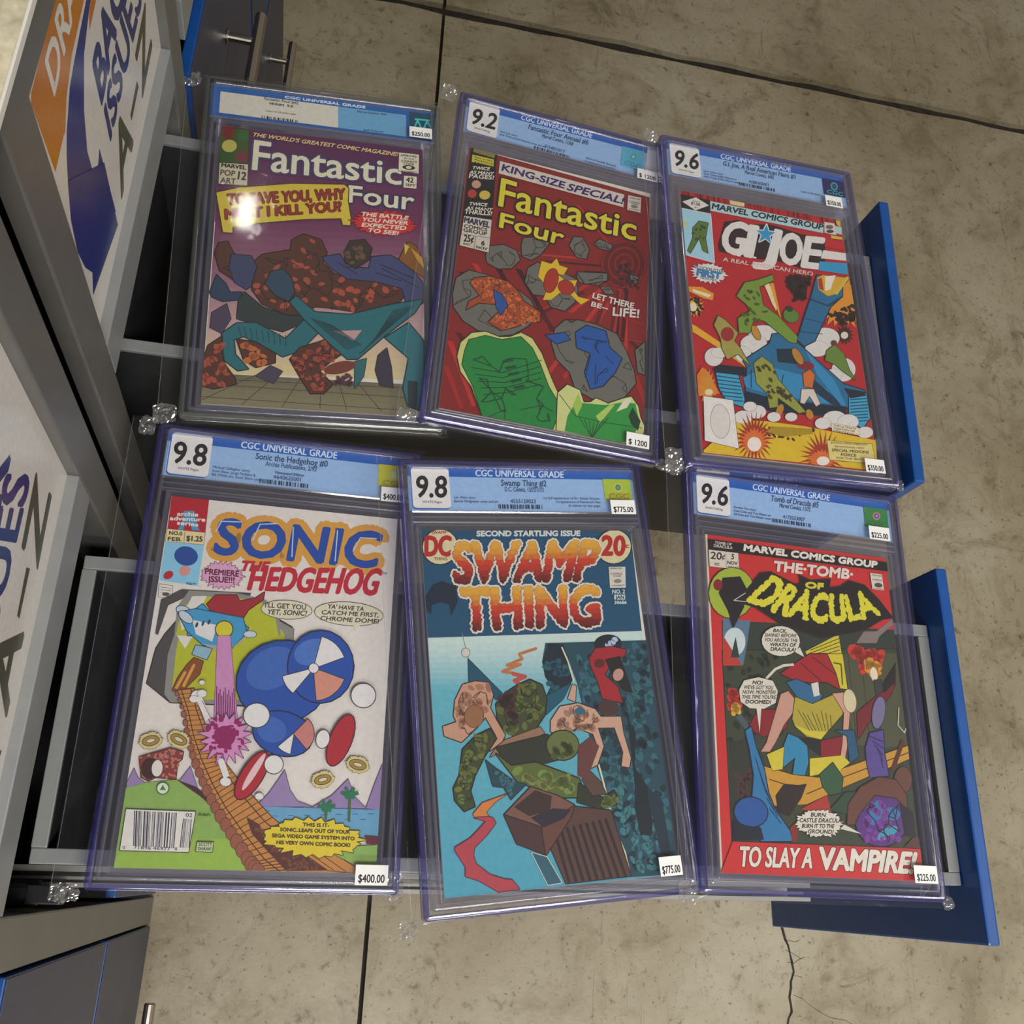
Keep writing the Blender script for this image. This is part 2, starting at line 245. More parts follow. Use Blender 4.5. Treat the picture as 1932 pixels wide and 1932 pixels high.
['P','0e5030',[-33.7,-87.7,-24.7,-83.7,-23.4,-86,-32.4,-90],'',0],
['P','0e5030',[-30.9,-93.2,-22,-89.2,-20.7,-91.5,-29.6,-95.5],'',0],
['P','0e5030',[-28.2,-98.7,-19.3,-94.7,-17.9,-97,-26.9,-100.9],'',0],
['L','0c3a24',.6,[-48.2,-131.5,-33.3,-120.9,-31.7,-140.2]],
['L','0c3a24',.6,[-19.8,-117.9,-3.1,-110.4,7.6,-114.3]],
['P','d8dc90',[10,-96.1,17.7,-86.7,28.6,-89.4,32.7,-100,38.5,-98.6,43.1,-93.8,53.9,-96.5,68.1,-88.2,74.1,-85.5,80.4,-93.2,83.1,-104.1,86.9,-111,84.8,-124,69.5,-131,11,-131],'20300e',.8],
['P','2f9a40',[25.6,-101.5,38.6,-99.9,51.6,-98.3,68.2,-92,77.9,-91.2,82,-106.9,76.5,-125.8,64.8,-130.7,17.8,-129.5,19.4,-115.5],'',0],
['P','a8cc58',[27.5,-92.2,31.6,-102.7,27.5,-113.8,23.4,-104.5],'',0],
['P','e8e8c8',[61.4,-102.5,68.1,-89.5,75.3,-86.6,70.8,-96.6],'',0],
['P','b8d468',[43.8,-110.2,56.3,-96,59.9,-96.4,47.6,-115.7],'',0],
['P','0f4024',[75.6,-95.5,83.2,-106.7,81,-116,74.8,-111,72.2,-104],'',0],
['L','124a20',.6,[41.2,-130.8,29.9,-115]],
['L','124a20',.6,[41.2,-130.8,34,-115.6]],
['L','124a20',.6,[41.2,-130.8,38.2,-116.2]],
['L','124a20',.6,[41.2,-130.8,42.3,-116.8]],
['L','124a20',.6,[41.2,-130.8,46.4,-114.4]],
['L','124a20',.6,[41.2,-130.8,50.4,-112]],
['L','124a20',.6,[41.2,-130.8,54.5,-109.6]],
['L','124a20',.6,[11.3,-97.1,26.3,-114,52.3,-114.6,84.5,-112.7]],
['P','161412',[-84.3,129.1,-60.7,128.9,-58.8,24.4,-85.4,24.6,-84.9,55.1],'',0],
['P','8a8248',[-82.3,129,-62.5,128.7,-62.7,124.1,-82.4,124.9],'',0],
['P','d8cc38',[-82.8,122.1,-63.2,122.5,-62.9,114.6,-82.6,114],'',0],
['T','Twice as many','2a2410',[-81.4,119.3,-64.1,119.5,-63.9,121.5,-81.2,121.2],.12,'',0,0,0],
['T','Actions','2a2410',[-81.1,116.4,-63.9,116.6,-63.7,118.6,-80.9,118.3],.12,'',0,0,0],
['T','Adventures','2a2410',[-80.8,113.5,-63.6,113.7,-63.4,115.7,-80.7,115.5],.12,'',0,0,0],
['T','TWICE','ece4d4',[-81.6,106.2,-66.3,109.5,-65.7,112.9,-81,109.6],.3,'',0,0,0],
['T','AS MANY','ece4d4',[-83.5,101,-62.3,105.5,-61.7,108.9,-82.9,104.3],.3,'',0,0,0],
['T','PAGES!','ece4d4',[-83.6,96.1,-61.9,100.7,-61.3,105.2,-83.1,100.6],.3,'',0,0,0],
['T','TWICE','ece4d4',[-80.9,67.5,-65.2,70.7,-64.6,74,-80.3,70.8],.3,'',0,0,0],
['T','AS MANY','ece4d4',[-82.7,62.5,-60.2,67,-59.6,70.3,-82.2,65.7],.3,'',0,0,0],
['T','THRILLS!','ece4d4',[-84,57.6,-60.4,62.4,-59.8,66.7,-83.5,61.9],.3,'',0,0,0],
['E','cfa080',[-76.4,91.1,-72.4,92.2,-76,86.8],'',0,20],
['E','b8402c',[-79.1,80.2,-75.2,81.3,-78.7,75.7],'',0,20],
['E','d8c050',[-68,82,-63.2,83.4,-67.6,77.2],'',0,20],
['P','d8d0bc',[-83.8,55.2,-59.6,57.8,-59.3,23.9,-84.8,24.5],'1a1612',.4],
['T','MARVEL','2c2050',[-83.4,48.6,-61.2,49.3,-60.8,54.9,-82.9,54.2],.7,'',0,0,0],
['T','COMICS','2a2420',[-82.9,43.4,-62.7,44.7,-62.5,48,-82.7,46.8],.35,'',0,0,0],
['T','GROUP','2a2420',[-83.1,39.2,-62.6,40.5,-62.4,43.9,-83,42.5],.35,'',0,0,0],
['L','1a1612',.4,[-84.5,36.1,-59.2,39]],
['L','1a1612',.4,[-71.8,37.3,-72.4,24.1]],
['T','25¢','2a2420',[-81.8,29.4,-73.5,30.4,-73.4,37.2,-81.7,36.2],.5,'',0,0,0],
['T','IND.','2a2420',[-81.8,25.9,-75.8,26.4,-75.7,28.4,-81.8,27.8],.15,'',0,0,0],
['T','6','2a2420',[-66.5,29.8,-63.7,30,-63.5,34.4,-66.3,34.2],.5,'',0,0,0],
['T','NOV','2a2420',[-70.5,25.3,-61,25.6,-60.8,28.3,-70.3,28],.3,'',0,0,0],
['P','ddd5c4',[-57.7,122.4,60.1,120.3,60,105.9,-57.8,108.7],'',0],
['T','KING-SIZE','3a2070',[-55.4,112.7,2.7,110.1,4,117.3,-54.4,119.8],.8,'',0,0,0],
['T','SPECIAL!','3a2070',[5.3,109.4,58.6,109.4,61.6,117,8,116.9],.8,'',0,0,0],
['T','Fantastic','e6d838',[-54.9,74.4,72.4,73.1,73.6,96.7,-54.4,104.2],1.1,'2a0c0c',1.5,0,0],
['T','Four','e6d838',[-52.4,52.4,4.5,49.1,6.6,65.5,-51.9,67.4],1,'2a0c0c',1.5,0,0],
['P','ddd5c4',[64,120.7,76.7,121.4,76.5,104.5,63.6,104.2],'',0],
['T','APPROVED','2a2420',[65.3,117.6,75.9,118.3,76.1,119.7,65.5,119],.12,'',0,0,0],
['T','COMICS','2a2420',[65.1,113.5,75.7,114.2,75.9,115.7,65.3,115],.12,'',0,0,0],
['T','CODE','2a2420',[66.8,111.5,73.8,112,74,113.7,67,113.2],.12,'',0,0,0],
['E','8a8278',[70.3,109.5,73.8,109.8,70.1,107.7],'',0,20],
['T','AUTHORITY','2a2420',[65.1,105.3,75.5,106,75.7,107.2,65.2,106.5],.08,'',0,0,0],
['T','LET THERE','e8e0d4',[35,2.5,72.8,1.3,73.7,6.5,35.9,7.7],.5,'',0,-1,0],
['T','BE--','e8e0d4',[34.2,-6.1,49.2,-7,50.1,-2.5,35.1,-1.5],.5,'',0,0,0],
['T','LIFE!','e8e0d4',[54.3,-10.7,78,-7.2,78.5,1.1,54.6,-2.6],.7,'',0,0,0]],
 'label':[
['P','9dc3ee',[-93.4,183,82.2,186.9,79.4,139.6,-93.5,146],'',0],
['P','1b5fb8',[-93.4,183,82.2,186.9,81.6,175.6,-93.4,174.3],'',0],
['T','CGC UNIVERSAL GRADE','d6e6f8',[-42.2,175.9,26.1,176.5,27.1,182.7,-41.3,181.8],.35,'',0,0,0],
['P','1a62bc',[-65.9,181.3,-64.8,181.1,-63.8,180.4,-63.2,179.4,-63,178.2,-63.3,148.7,-63.6,147.6,-64.2,146.6,-65.2,146,-66.3,145.8,-88.4,146.6,-89.5,146.8,-90.4,147.5,-91.1,148.5,-91.3,149.6,-91.2,177.8,-90.9,179,-90.3,180,-89.4,180.6,-88.2,180.9],'',0],
['P','f0eeea',[-65.2,182.5,-64.1,182.3,-63.1,181.6,-62.5,180.6,-62.3,179.4,-62.7,149.9,-62.9,148.7,-63.6,147.7,-64.5,147.1,-65.7,146.9,-87.7,147.7,-88.9,147.9,-89.8,148.6,-90.4,149.6,-90.6,150.7,-90.5,179,-90.3,180.1,-89.7,181.1,-88.7,181.8,-87.6,182],'',0],
['T','9.2','17171a',[-87.9,156.9,-65.5,156.5,-62.8,174.1,-85.3,174.4],1,'',0,0,0],
['T','OFF-WHITE TO WHITE Pages','4a4a50',[-83.9,151.8,-69.2,151.4,-68.9,153.3,-83.6,153.7],.05,'',0,0,0],
['T','Fantastic Four Annual #6','2a4a78',[-34.7,167.2,23,167,24,172.7,-33.8,172.8],.25,'',0,0,0],
['T','Marvel Comics, 11/68','34527c',[-21.2,161.8,8.5,161.5,9.3,165.7,-20.5,166],.15,'',0,0,0],
['T','Stan Lee story','4a6890',[-60.1,155.2,-44,154.9,-43.6,157.1,-59.8,157.4],.08,'',0,0,0],
['T','Jack Kirby and Joe Sinnott cover and art','4a6890',[-60.2,151.9,-16.6,150.8,-16.3,153,-59.8,154.1],.08,'',0,0,0],
['T','0154833017','3a5680',[-18,150.8,1.1,150.3,1.7,153.9,-17.4,154.4],.08,'',0,0,0],
['K','2c3c58',11,44,[-27.6,145.8,7,144.7,7.1,148.7,-27.5,149.7]],
['T','Birth of Franklin Richards','4a6890',[22.1,150.4,51.2,149.7,51.7,152,22.6,152.7],.06,'',0,0,0],
['T','1st appearance of Annihilus','4a6890',[20.9,146.8,51,145.9,51.5,148.2,21.4,149.1],.06,'',0,0,0],
['P','5fb8d8',[56.8,176.1,78.8,176.3,77.4,152.8,55.6,153.2],'',0],
['E','2cc8c0',[67.9,166.9,71.7,168.1,68,162.3],'',0,20],
['E','7a90c0',[67.9,166.9,70.3,167.7,68,163.8],'',0,20],
['E','cfd8e8',[67.9,166.9,69.1,167.3,67.9,165.4],'',0,20],
['T','CGC','2a9aa8',[58.8,155,74.7,154.7,75.7,159.8,59.9,160.1],.2,'',0,0,0]],
},
'C':{
 'cover':[
['P','bd1f25',[-83.2,129.8,83.1,129.7,83.2,-129.7,-83.2,-129.7],'',0],
['P','5c0e12',[-7.9,129.7,-6.6,129.7,-7.2,123.6,-8,123.8],'',0],
['P','9c1a1e',[-52.9,129.8,-51.7,129.8,-52.7,123.6,-53,124],'',0],
['P','9c1a1e',[-1.3,129.7,0,129.7,-1.1,123.5,-1.5,123.8],'',0],
['P','9c1a1e',[7.2,129.7,8.5,129.7,8.8,123.7,7,123.8],'',0],
['P','7a1216',[36.3,129.7,37.6,129.7,37.8,123.6,36,123.7],'',0],
['P','9c1a1e',[-9.7,129.7,-8.4,129.7,-8.7,123.6,-9.8,123.8],'',0],
['P','7a1216',[-55.8,129.8,-54.5,129.8,-55.3,123.7,-55.8,124],'',0],
['P','9c1a1e',[-0.7,129.7,.6,129.7,-0.5,123.5,-0.9,123.8],'',0],
['P','9c1a1e',[29.6,129.7,30.9,129.7,31.5,123.7,29.4,123.7],'',0],
['P','7a1216',[68.6,129.6,70,129.6,70.1,123.5,68.3,123.6],'',0],
['P','5c0e12',[35.9,129.7,37.2,129.7,37.8,123.7,35.6,123.7],'',0],
['P','7a1216',[43.8,129.7,45.1,129.7,44.6,123.5,43.5,123.7],'',0],
['P','7a1216',[-27.8,129.8,-26.5,129.7,-27.2,123.6,-27.8,123.9],'',0],
['P','5c0e12',[63.1,129.6,64.4,129.6,63.1,123.3,62.8,123.6],'',0],
['P','5c0e12',[-21.7,129.8,-20.4,129.7,-21.3,123.6,-21.8,123.9],'',0],
['P','9c1a1e',[-44.8,129.8,-43.5,129.8,-42.7,124,-44.8,123.9],'',0],
['P','9c1a1e',[-64.8,129.8,-63.5,129.8,-64.6,123.6,-64.8,124],'',0],
['P','7a1216',[42.4,129.7,43.7,129.7,44.3,123.7,42.1,123.7],'',0],
['P','7a1216',[-50.2,129.8,-48.9,129.8,-48.2,124,-50.2,124],'',0],
['P','7a1216',[-61.4,129.8,-60.2,129.8,-60.2,123.8,-61.4,124],'',0],
['P','9c1a1e',[10.3,129.7,11.6,129.7,12.3,123.8,10.1,123.8],'',0],
['P','5c0e12',[-14.9,129.8,-13.6,129.7,-14.4,123.6,-15,123.9],'',0],
['P','9c1a1e',[42.5,129.7,43.8,129.7,43.7,123.6,42.2,123.7],'',0],
['P','9c1a1e',[-55.1,129.8,-53.8,129.8,-53.4,123.9,-55.1,124],'',0],
['P','5c0e12',[-76.1,129.8,-74.8,129.8,-74.7,123.9,-76.1,124],'',0],
['P','7a1216',[15.9,129.7,17.2,129.7,17.5,123.7,15.7,123.8],'',0],
['P','9c1a1e',[37.7,129.7,39.1,129.7,39.9,123.8,37.5,123.7],'',0],
['P','9c1a1e',[-63.3,129.8,-62.1,129.8,-62.3,123.8,-63.3,124],'',0],
['P','7a1216',[66.5,129.6,67.8,129.6,67.7,123.5,66.2,123.6],'',0],
['P','5c0e12',[-75.8,129.8,-74.6,129.8,-73.8,124,-75.8,124],'',0],
['P','9c1a1e',[1.9,129.7,3.2,129.7,3.6,123.8,1.7,123.8],'',0],
['P','5c0e12',[-68.9,129.8,-67.6,129.8,-68.4,123.7,-68.8,124],'',0],
['P','5c0e12',[62.3,129.6,63.6,129.6,63.2,123.4,62,123.6],'',0],
['P','9c1a1e',[-17.9,129.8,-16.6,129.7,-16.2,123.8,-18,123.9],'',0],
['P','9c1a1e',[-21.7,129.8,-20.4,129.7,-20.8,123.6,-21.8,123.9],'',0],
['P','7a1216',[-12.7,129.8,-11.4,129.7,-12.1,123.6,-12.8,123.9],'',0],
['P','7a1216',[-39.5,129.8,-38.2,129.8,-38.6,123.7,-39.5,123.9],'',0],
['P','9c1a1e',[-37,129.8,-35.7,129.8,-35.2,123.9,-37,123.9],'',0],
['P','9c1a1e',[-78.6,129.8,-77.4,129.8,-76.7,124,-78.6,124],'',0],
['P','9c1a1e',[-2.2,129.7,-0.9,129.7,-0.5,123.8,-2.4,123.8],'',0],
['P','7a1216',[9.2,129.7,10.5,129.7,10.1,123.6,9,123.8],'',0],
['P','5c0e12',[-45.7,129.8,-44.4,129.8,-44.5,123.8,-45.8,123.9],'',0],
['P','9c1a1e',[75,129.6,76.3,129.6,75.7,123.4,74.7,123.6],'',0],
['P','7a1216',[26.1,129.7,27.4,129.7,27.6,123.7,25.9,123.7],'',0],
['P','7a1216',[61.2,129.6,62.6,129.6,61.3,123.3,60.9,123.6],'',0],
['P','7a1216',[78.3,129.6,79.7,129.6,78.8,123.3,78,123.6],'',0],
['P','7a1216',[-56.5,129.8,-55.2,129.8,-55,123.9,-56.5,124],'',0],
['P','7a1216',[-80.8,129.8,-79.5,129.8,-79.6,123.9,-80.7,124.1],'',0],
['P','5c0e12',[46.1,129.7,47.5,129.6,47.4,123.6,45.9,123.7],'',0],
['P','5c0e12',[76.8,129.6,78.2,129.6,77.3,123.3,76.5,123.6],'',0],
['P','5c0e12',[-4.9,129.7,-3.6,129.7,-4.5,123.5,-5.1,123.8],'',0],
['P','9c1a1e',[-68.9,129.8,-67.6,129.8,-68,123.8,-68.9,124],'',0],
['P','5c0e12',[-63.9,129.8,-62.6,129.8,-62.7,123.8,-63.9,124],'',0],
['P','5c0e12',[32.2,129.7,33.5,129.7,33.5,123.6,32,123.7],'',0],
['P','9c1a1e',[48.9,129.7,50.2,129.6,50.4,123.6,48.6,123.7],'',0],
['P','9c1a1e',[43.6,129.7,44.9,129.7,44.7,123.5,43.4,123.7],'',0],
['P','7a1216',[-66.9,129.8,-65.6,129.8,-66.1,123.8,-66.9,124],'',0],
['P','9c1a1e',[-62.2,129.8,-60.9,129.8,-60.3,124,-62.2,124],'',0],
['P','7a1216',[-56.8,129.8,-55.5,129.8,-54.8,124,-56.8,124],'',0],
['P','5c0e12',[-50.2,129.8,-49,129.8,-49.1,123.8,-50.3,124],'',0],
['P','e6d8a0',[-33.7,128.9,-18.4,128.9,-19.2,124.3,-33.5,124.5],'',0],
['P','e0c840',[77.6,128.7,82.4,128.6,81.8,121.7,78.3,123.8],'',0],
['P','1a1616',[-82.6,125.7,-54,124.6,-55.3,110.5,-83.6,110.4],'',0],
['P','e8e4dc',[-82.1,117.6,-67.9,125.1,-55.4,118.7,-69.5,110.5],'1a1616',.3],
['T','CAN $1.75','3a3430',[-72.1,119.8,-64.6,120,-64.2,121.4,-71.8,121.2],.1,'',0,0,0],
['T','$1.50','2a2424',[-73.7,116.5,-64.9,116.3,-64.1,119.2,-72.9,119.3],.3,'',0,0,0],
['T','#1','3a3430',[-70.6,113,-67.7,112.9,-67.3,114.4,-70.2,114.6],.1,'',0,0,0],
['P','b8dce0',[-53.9,123.9,63.7,121.3,61.6,111.1,-54.4,113.2],'',0],
['T','MARVEL COMICS GROUP','1d2a30',[-52.9,115.8,61.4,114.7,63.4,120.9,-51.3,121.8],.75,'',0,0,0],
['P','e4dcd0',[64.8,124.3,75.7,124.5,75.8,111.4,63.1,111.8],'',0],
['E','7a6e64',[69.5,119.3,73.7,120.1,69.2,116.7],'',0,20],
['E','4a423c',[69.5,114.4,73.7,115.2,69.2,112.4],'',0,20],
['P','b8dce0',[76,122,82.8,121.6,81.9,113.2,75.7,113.4],'',0],
['P','e0c840',[69.6,110.2,81.8,110.1,81.7,107.5,69.8,106.7],'',0],
['P','a9d8ea',[-83,109.9,-54.8,109.3,-55.8,57.4,-83.9,60.9],'e8e4dc',.6],
['P','5e7a30',[-74,90.6,-67,99.4,-58.2,99,-62.3,82.1,-61.2,66.3,-66,68.1,-68.6,80.9,-78.8,63.1,-81.1,65.3,-74.9,79.7],'23300f',.6],
['E','dcd040',[-82.2,93.4,-79.7,93.8,-82.4,90.9],'',0,20],
['N','39481c',10,2.2,4,[-74,90.6,-60.9,97.2,-63.8,79.1,-75.1,77]],
['P','2a1214',[-50.1,77.6,-41.3,103.7,-26.8,108.5,-19.4,105.1,4.4,109.7,14.8,108.9,38.1,105,63.5,105.6,57.3,70,33.2,67.1,7.7,70.7,-18.2,68.7,-32.1,68.9,-49.6,70.4],'',0],
['T','G','ece8e2',[-48.3,70.6,-26.2,70.6,-16.7,106.3,-40.1,103.2],2.9,'',0,0,0],
['T','.','ece8e2',[-32.1,68.9,-28.9,69.2,-27.8,73.7,-31,73.4],1.2,'',0,0,0],
['T','I','ece8e2',[-24.4,70.3,-17.4,70.2,-7.2,104.7,-15,104.6],2.9,'',0,0,0],
['T','.','ece8e2',[-16.6,69.7,-13.2,69.9,-12.2,74.1,-15.6,73.9],1.2,'',0,0,0],
['T','J','ece8e2',[-12.8,71,6.3,70.2,16.9,104.4,2.6,105.2],2.9,'',0,0,0],
['T','O','ece8e2',[10.1,69.8,31.5,69.5,39.2,103.1,18.1,103.3],2.9,'',0,0,0],
['T','E','ece8e2',[33.5,69.2,50,70.1,62.1,104.6,43.2,103.1],2.9,'',0,0,0],
['P','c8242a',[64,104.2,83.6,104.4,83.1,95.9,60.9,96],'',0],
['P','ece8e2',[58.9,91.5,82.9,92.4,82.2,84,54.9,81.8],'',0],
['P','2c9ed0',[53.1,78.1,82.2,81.2,81.7,68.8,50.4,68.1],'',0],
['B','2c9ed0',[-0.2,97.8,10.2,102,.8,87.3],5,.42,'ece8e2',1,1],
['T','A REAL AMERICAN HERO','e4ccc0',[-47.4,60.6,43.5,60.8,44.7,65,-46.4,64.7],.3,'',0,0,0],
['B','e8e4e0',[-61.9,45.2,-44,45.6,-64.2,34.5],22,.82,'7a1414',.3,1],
['T','BLOCKBUSTER','4a5a70',[-75.7,48.2,-48,47.6,-47.2,50.6,-75,51.2],.2,'',0,0,0],
['T','FIRST','2a8ac8',[-74.5,41,-51.8,41.1,-50.2,47.5,-73,47.4],.7,'1a2a40',.3,0,0],
['T','ISSUE!','4a5a70',[-71.1,38.4,-56.4,37.7,-55.7,40.1,-70.4,40.8],.2,'',0,0,0],
['B','e89828',[70.9,37.4,105,36.9,62.5,10.4],30,.72,'',0,1],
['P','2a1812',[14.8,55,26,58.3,37.4,51.9,34.1,37.5,23.9,31.7,19.7,40.6],'',0],
['N','2a1812',40,4,2,[14.9,56.4,41.1,59.5,33.7,34.7,19.8,31]],
['N','3a2010',34,4,6,[55,21.7,83.3,37.3,82.2,20.6,68.7,13,58.4,16.8]],
['B','e8c040',[-79.8,8,-69.6,9.7,-80.8,-3.9],16,.5,'',0,1],
['N','3a1810',16,2.6,3,[-82.7,18.1,-71.4,17.3,-71.5,2.8,-81.9,-1.5]],
['E','f0e4c0',[-80.9,7.6,-77,8.2,-81.2,3.3],'',0,20],
['B','3a2018',[68.5,2.8,79,4.4,66.9,-8.2],14,.55,'',0,1],
['E','e8dcc8',[68.2,2.3,72.1,2.9,67.6,-1.5],'',0,20],
['P','e8a020',[-83.8,27.9,-70.4,29.5,-59.3,24.7,-61.2,17.7,-70.1,18.2,-84.2,23.2],'',0],
['P','f2e8c8',[-79.6,26,-62,22.9,-64.9,19.7,-79.8,23.2],'',0],
['P','e8b028',[-83.2,-9.5,-79,-11.4,-34.9,-37,-28.6,-48.9,-32.2,-46.8,-60.6,-29.2,-83.2,-17.2],'',0],
['P','f0e0b0',[-9,45.4,-3.6,46.3,3.7,24.3,.9,17.1,-2.3,23.3],'',0],
['P','e8a428',[-2.4,45.1,1.6,45.8,5.1,8.4,2.6,14.7],'',0],
['E','e4e0da',[-15.1,-8.1,-0.5,-5.8,-16,-16.1],'8a8480',.25,20],
['E','e4e0da',[-25.4,-20.1,-12.4,-18.1,-26.5,-29.3],'8a8480',.25,20],
['E','e4e0da',[47.4,-3.8,62.5,-1.5,45.8,-14.7],'8a8480',.25,20],
['E','e4e0da',[37.7,-15.9,49.9,-14.1,36.6,-24],'8a8480',.25,20],
['E','e4e0da',[-65.2,-38.9,-56.4,-37.6,-66.1,-47.8],'8a8480',.25,20],
['E','e4e0da',[-36.9,-32.2,-29.2,-31,-37.8,-40],'8a8480',.25,20],
['E','e4e0da',[61.9,-33.5,74.2,-31.7,60.1,-45.5],'8a8480',.25,20],
['E','e4e0da',[51.6,-40.2,59.7,-39,50.6,-46.8],'8a8480',.25,20],
['E','e4e0da',[-59.8,-34.2,-52.2,-33.1,-60.3,-39.4],'8a8480',.25,20],
['P','1e6f9a',[-6,-8,7.5,-4.6,24.2,-17.9,59.7,-48.1,80.5,-51.8,79.4,-67.4,56.2,-71.7,16.7,-75.6,-38.2,-67.8,-34.4,-44.6,-37.6,-38.7,-9.7,-17.7],'0c1a24',1],
['P','0f2a3a',[-3.8,-22.1,13.5,-19.5,16.8,-34.7,-4,-35.1],'',0],
['P','2f8fc0',[-39.4,-55.4,-14.9,-40.5,18.1,-44.9,43.9,-56.7,42.1,-69.7,12.5,-68.6,-18,-67.6,-37.8,-64],'',0],
['P','0d2030',[-38.2,-67.8,-17.2,-71.3,12.1,-71.1,41.9,-71,59.1,-70.1,57.6,-80.4,28.6,-82.8,-15,-84.7,-41.8,-78.2],'',0],
['P','123248',[30.7,-48.3,56.6,-69.1,47.1,-71.6,25.5,-57.9],'',0],
['P','2f8fc0',[25.4,-19.1,50.8,-45.5,59.1,-70.1,53.9,-69.5,34.1,-42.6],'',0],
['P','1f6d98',[37.9,35.4,48.3,62.2,73.9,58.2,71.8,43.8,57.6,30.4,36.1,-8.2,24.5,-15.2,18.7,-9.5,28.3,13.4],'0c1a24',1],
['P','e0b030',[47.9,59.3,53.9,63.2,79.1,64.7,68,45.9,56.4,41.2,47.6,46.7],'',0],
['P','f2ecd8',[56.5,62.2,68.1,65.6,60.2,48.8,54.3,46.4],'',0],
['P','b03a20',[48.4,58,52.8,60.2,52.9,46.2,48.3,47.5],'',0],
['L','d8c040',3,[80.5,64.9,65.1,44.8]],
['L','0f3a54',1.6,[37.8,34.7,54.9,30.6,71.7,43.1]],
['L','0f3a54',.8,[29,13.5,50.8,11.5]],
['L','0f3a54',.8,[22.4,-0.9,45.2,-0.1]],
['P','3fa8d0',[-64.8,-54,-44.1,-52.3,-40.2,-75.6,-42.3,-83.3,-56.8,-80.2,-63.1,-68.7],'0c1a24',.9],
['P','0c2230',[-67.6,-50.6,-59.7,-45.7,-37,-45,-36.7,-53.8,-44.2,-53.6,-65.4,-54],'',0],
['L','17506e',1.1,[-64.5,-57,-43.3,-57.2]],
['L','17506e',1.1,[-63.8,-60.7,-43.1,-60.7]],
['L','17506e',1.1,[-63.2,-64.4,-42.8,-64.2]],
['L','17506e',1.1,[-62.5,-68,-42.5,-67.7]],
['L','17506e',1.1,[-61.9,-71.6,-42.3,-71.1]],
['L','17506e',1.1,[-61.3,-75.3,-42,-74.6]],
['L','17506e',1.1,[-60.6,-78.9,-41.7,-78]],
['P','3fa8d0',[63.2,-60.6,81.5,-54.3,81.6,-78.6,71.9,-90,60.1,-81.4],'0c1a24',.9],
['P','0c2230',[59.1,-52.1,80.3,-53.1,81.1,-56.9,64.3,-61.7],'',0],
['L','17506e',1.1,[64.1,-63,82.7,-59.3]],
['L','17506e',1.1,[63.7,-66.2,82.2,-62.4]],
['L','17506e',1.1,[63.2,-69.3,81.7,-65.6]],
['L','17506e',1.1,[62.7,-72.4,81.2,-68.7]],
['L','17506e',1.1,[62.3,-75.5,80.7,-71.9]],
['L','17506e',1.1,[61.8,-78.6,80.2,-75]],
['L','17506e',1.1,[61.3,-81.7,79.7,-78.1]],
['L','17506e',1.1,[60.9,-84.8,79.2,-81.2]],
['L','0f3a54',.7,[-30.9,-46.6,-32.8,-64.6]],
['L','0f3a54',.7,[-15.7,-47,-19.2,-66.5]],
['L','0f3a54',.7,[-0.3,-47.4,-5.4,-68.4]],
['P','7a9a34',[-37.3,25.6,-28,40.8,-15.6,45.6,1.3,54,2,48.6,-13.7,39.1,-11.9,20.4,1.6,11.8,19,-6.8,16.8,-13.7,10.3,-13.4,-12.4,4.3,-22.7,5.3,-28.2,-10.1,-38.6,-11.7,-38.4,2.8,-24.4,13,-29,19],'2a3a10',.7],
['N','4a5e1e',18,3,14,[-33.5,24.9,-15.9,42.8,-13.2,20.2,1.4,10.5,12.2,-9.2,-12.1,7,-34.4,-8.4]],
['P','9aa040',[-27.6,-39.8,-19.1,-32.1,-9.6,-38.5,-6,-52.1,9.5,-71.5,17.3,-80.5,10.7,-82.6,-8.2,-70.1,-9.2,-79,-17.1,-81.2,-18,-67.6,-27.1,-58.8],'3a3a14',.7],
['N','4e4418',26,3,15,[-25.2,-40.7,-11,-40,-3.6,-53,10.7,-72.6,-10.6,-69.1,-14.4,-79.6,-16.7,-67.4]],
['P','a8a04c',[-62.3,-7.5,-57.6,2.4,-51.5,-0.6,-44.6,-7.4,-39.9,-11.9,-44.6,-20.4,-39,-27.3,-31.7,-42.9,-42.1,-32.9,-52.8,-39.6,-56.9,-30,-57.2,-19.7],'3a3a14',.7],
['E','a02a28',[-50.4,-14.8,-43.9,-13.8,-51.1,-22],'',0,20],
['P','6a8a34',[46.8,-17.2,56,-9.2,64.2,-17.3,67.3,-32.7,72.6,-42.5,61.5,-36.2,53.1,-29.5,44.2,-26.8],'2a3a10',.7],
['E','6a3a30',[55.5,-7.9,58.8,-7.4,55.1,-10.9],'',0,20],
['E','5c8a34',[15,14,21.6,11,10.9,7.5],'2a3a10',.5,20],
['E','3a3428',[14.5,20.7,18.1,21.2,14.2,17.6],'',0,20],
['P','d8702a',[19.6,-43.4,26.8,-38.5,31.4,-43,27,-56.5,19.2,-56.2],'5a2408',.7],
['P','e0d4c4',[16.2,-59.2,28.1,-57.6,32.8,-71,28.5,-74,23.3,-64.6,17,-73,13.3,-72.3],'5a5044',.7],
['E','8a2030',[23.3,-35.1,31.9,-35,22.1,-39.6],'',0,20],
['E','c0862a',[-7.8,-82.5,-4.8,-83.2,-10.7,-88.7],'',0,20],
['E','c0862a',[20.9,-82.6,24.3,-81,22.1,-87.1],'',0,20],
['E','c0862a',[16.5,-26.9,20.2,-24.4,20.1,-34.3],'3a2408',.5,20],
['E','c89030',[-22.3,-9.2,-19.1,-7.2,-19.8,-15.9],'3a2408',.5,20],
['P','e2c020',[-49.8,-96.5,-23.6,-94.4,14.2,-94.6,83.6,-99.9,80.8,-129.2,35.1,-128.9,-82.7,-129.8,-83.1,-128],'',0],
['N','3a2a10',30,2.6,31,[-26.8,-100.9,24.1,-97.1,-0.4,-109.9,-22.6,-107.7]],
['P','b09018',[-24.7,-104.3,-16.6,-98.4,21.7,-96.2,21,-101.2,-6.3,-106.9],'',0],
['E','e4e0da',[-43.3,-93.2,-34.6,-92.1,-44,-99.4],'8a8480',.25,20],
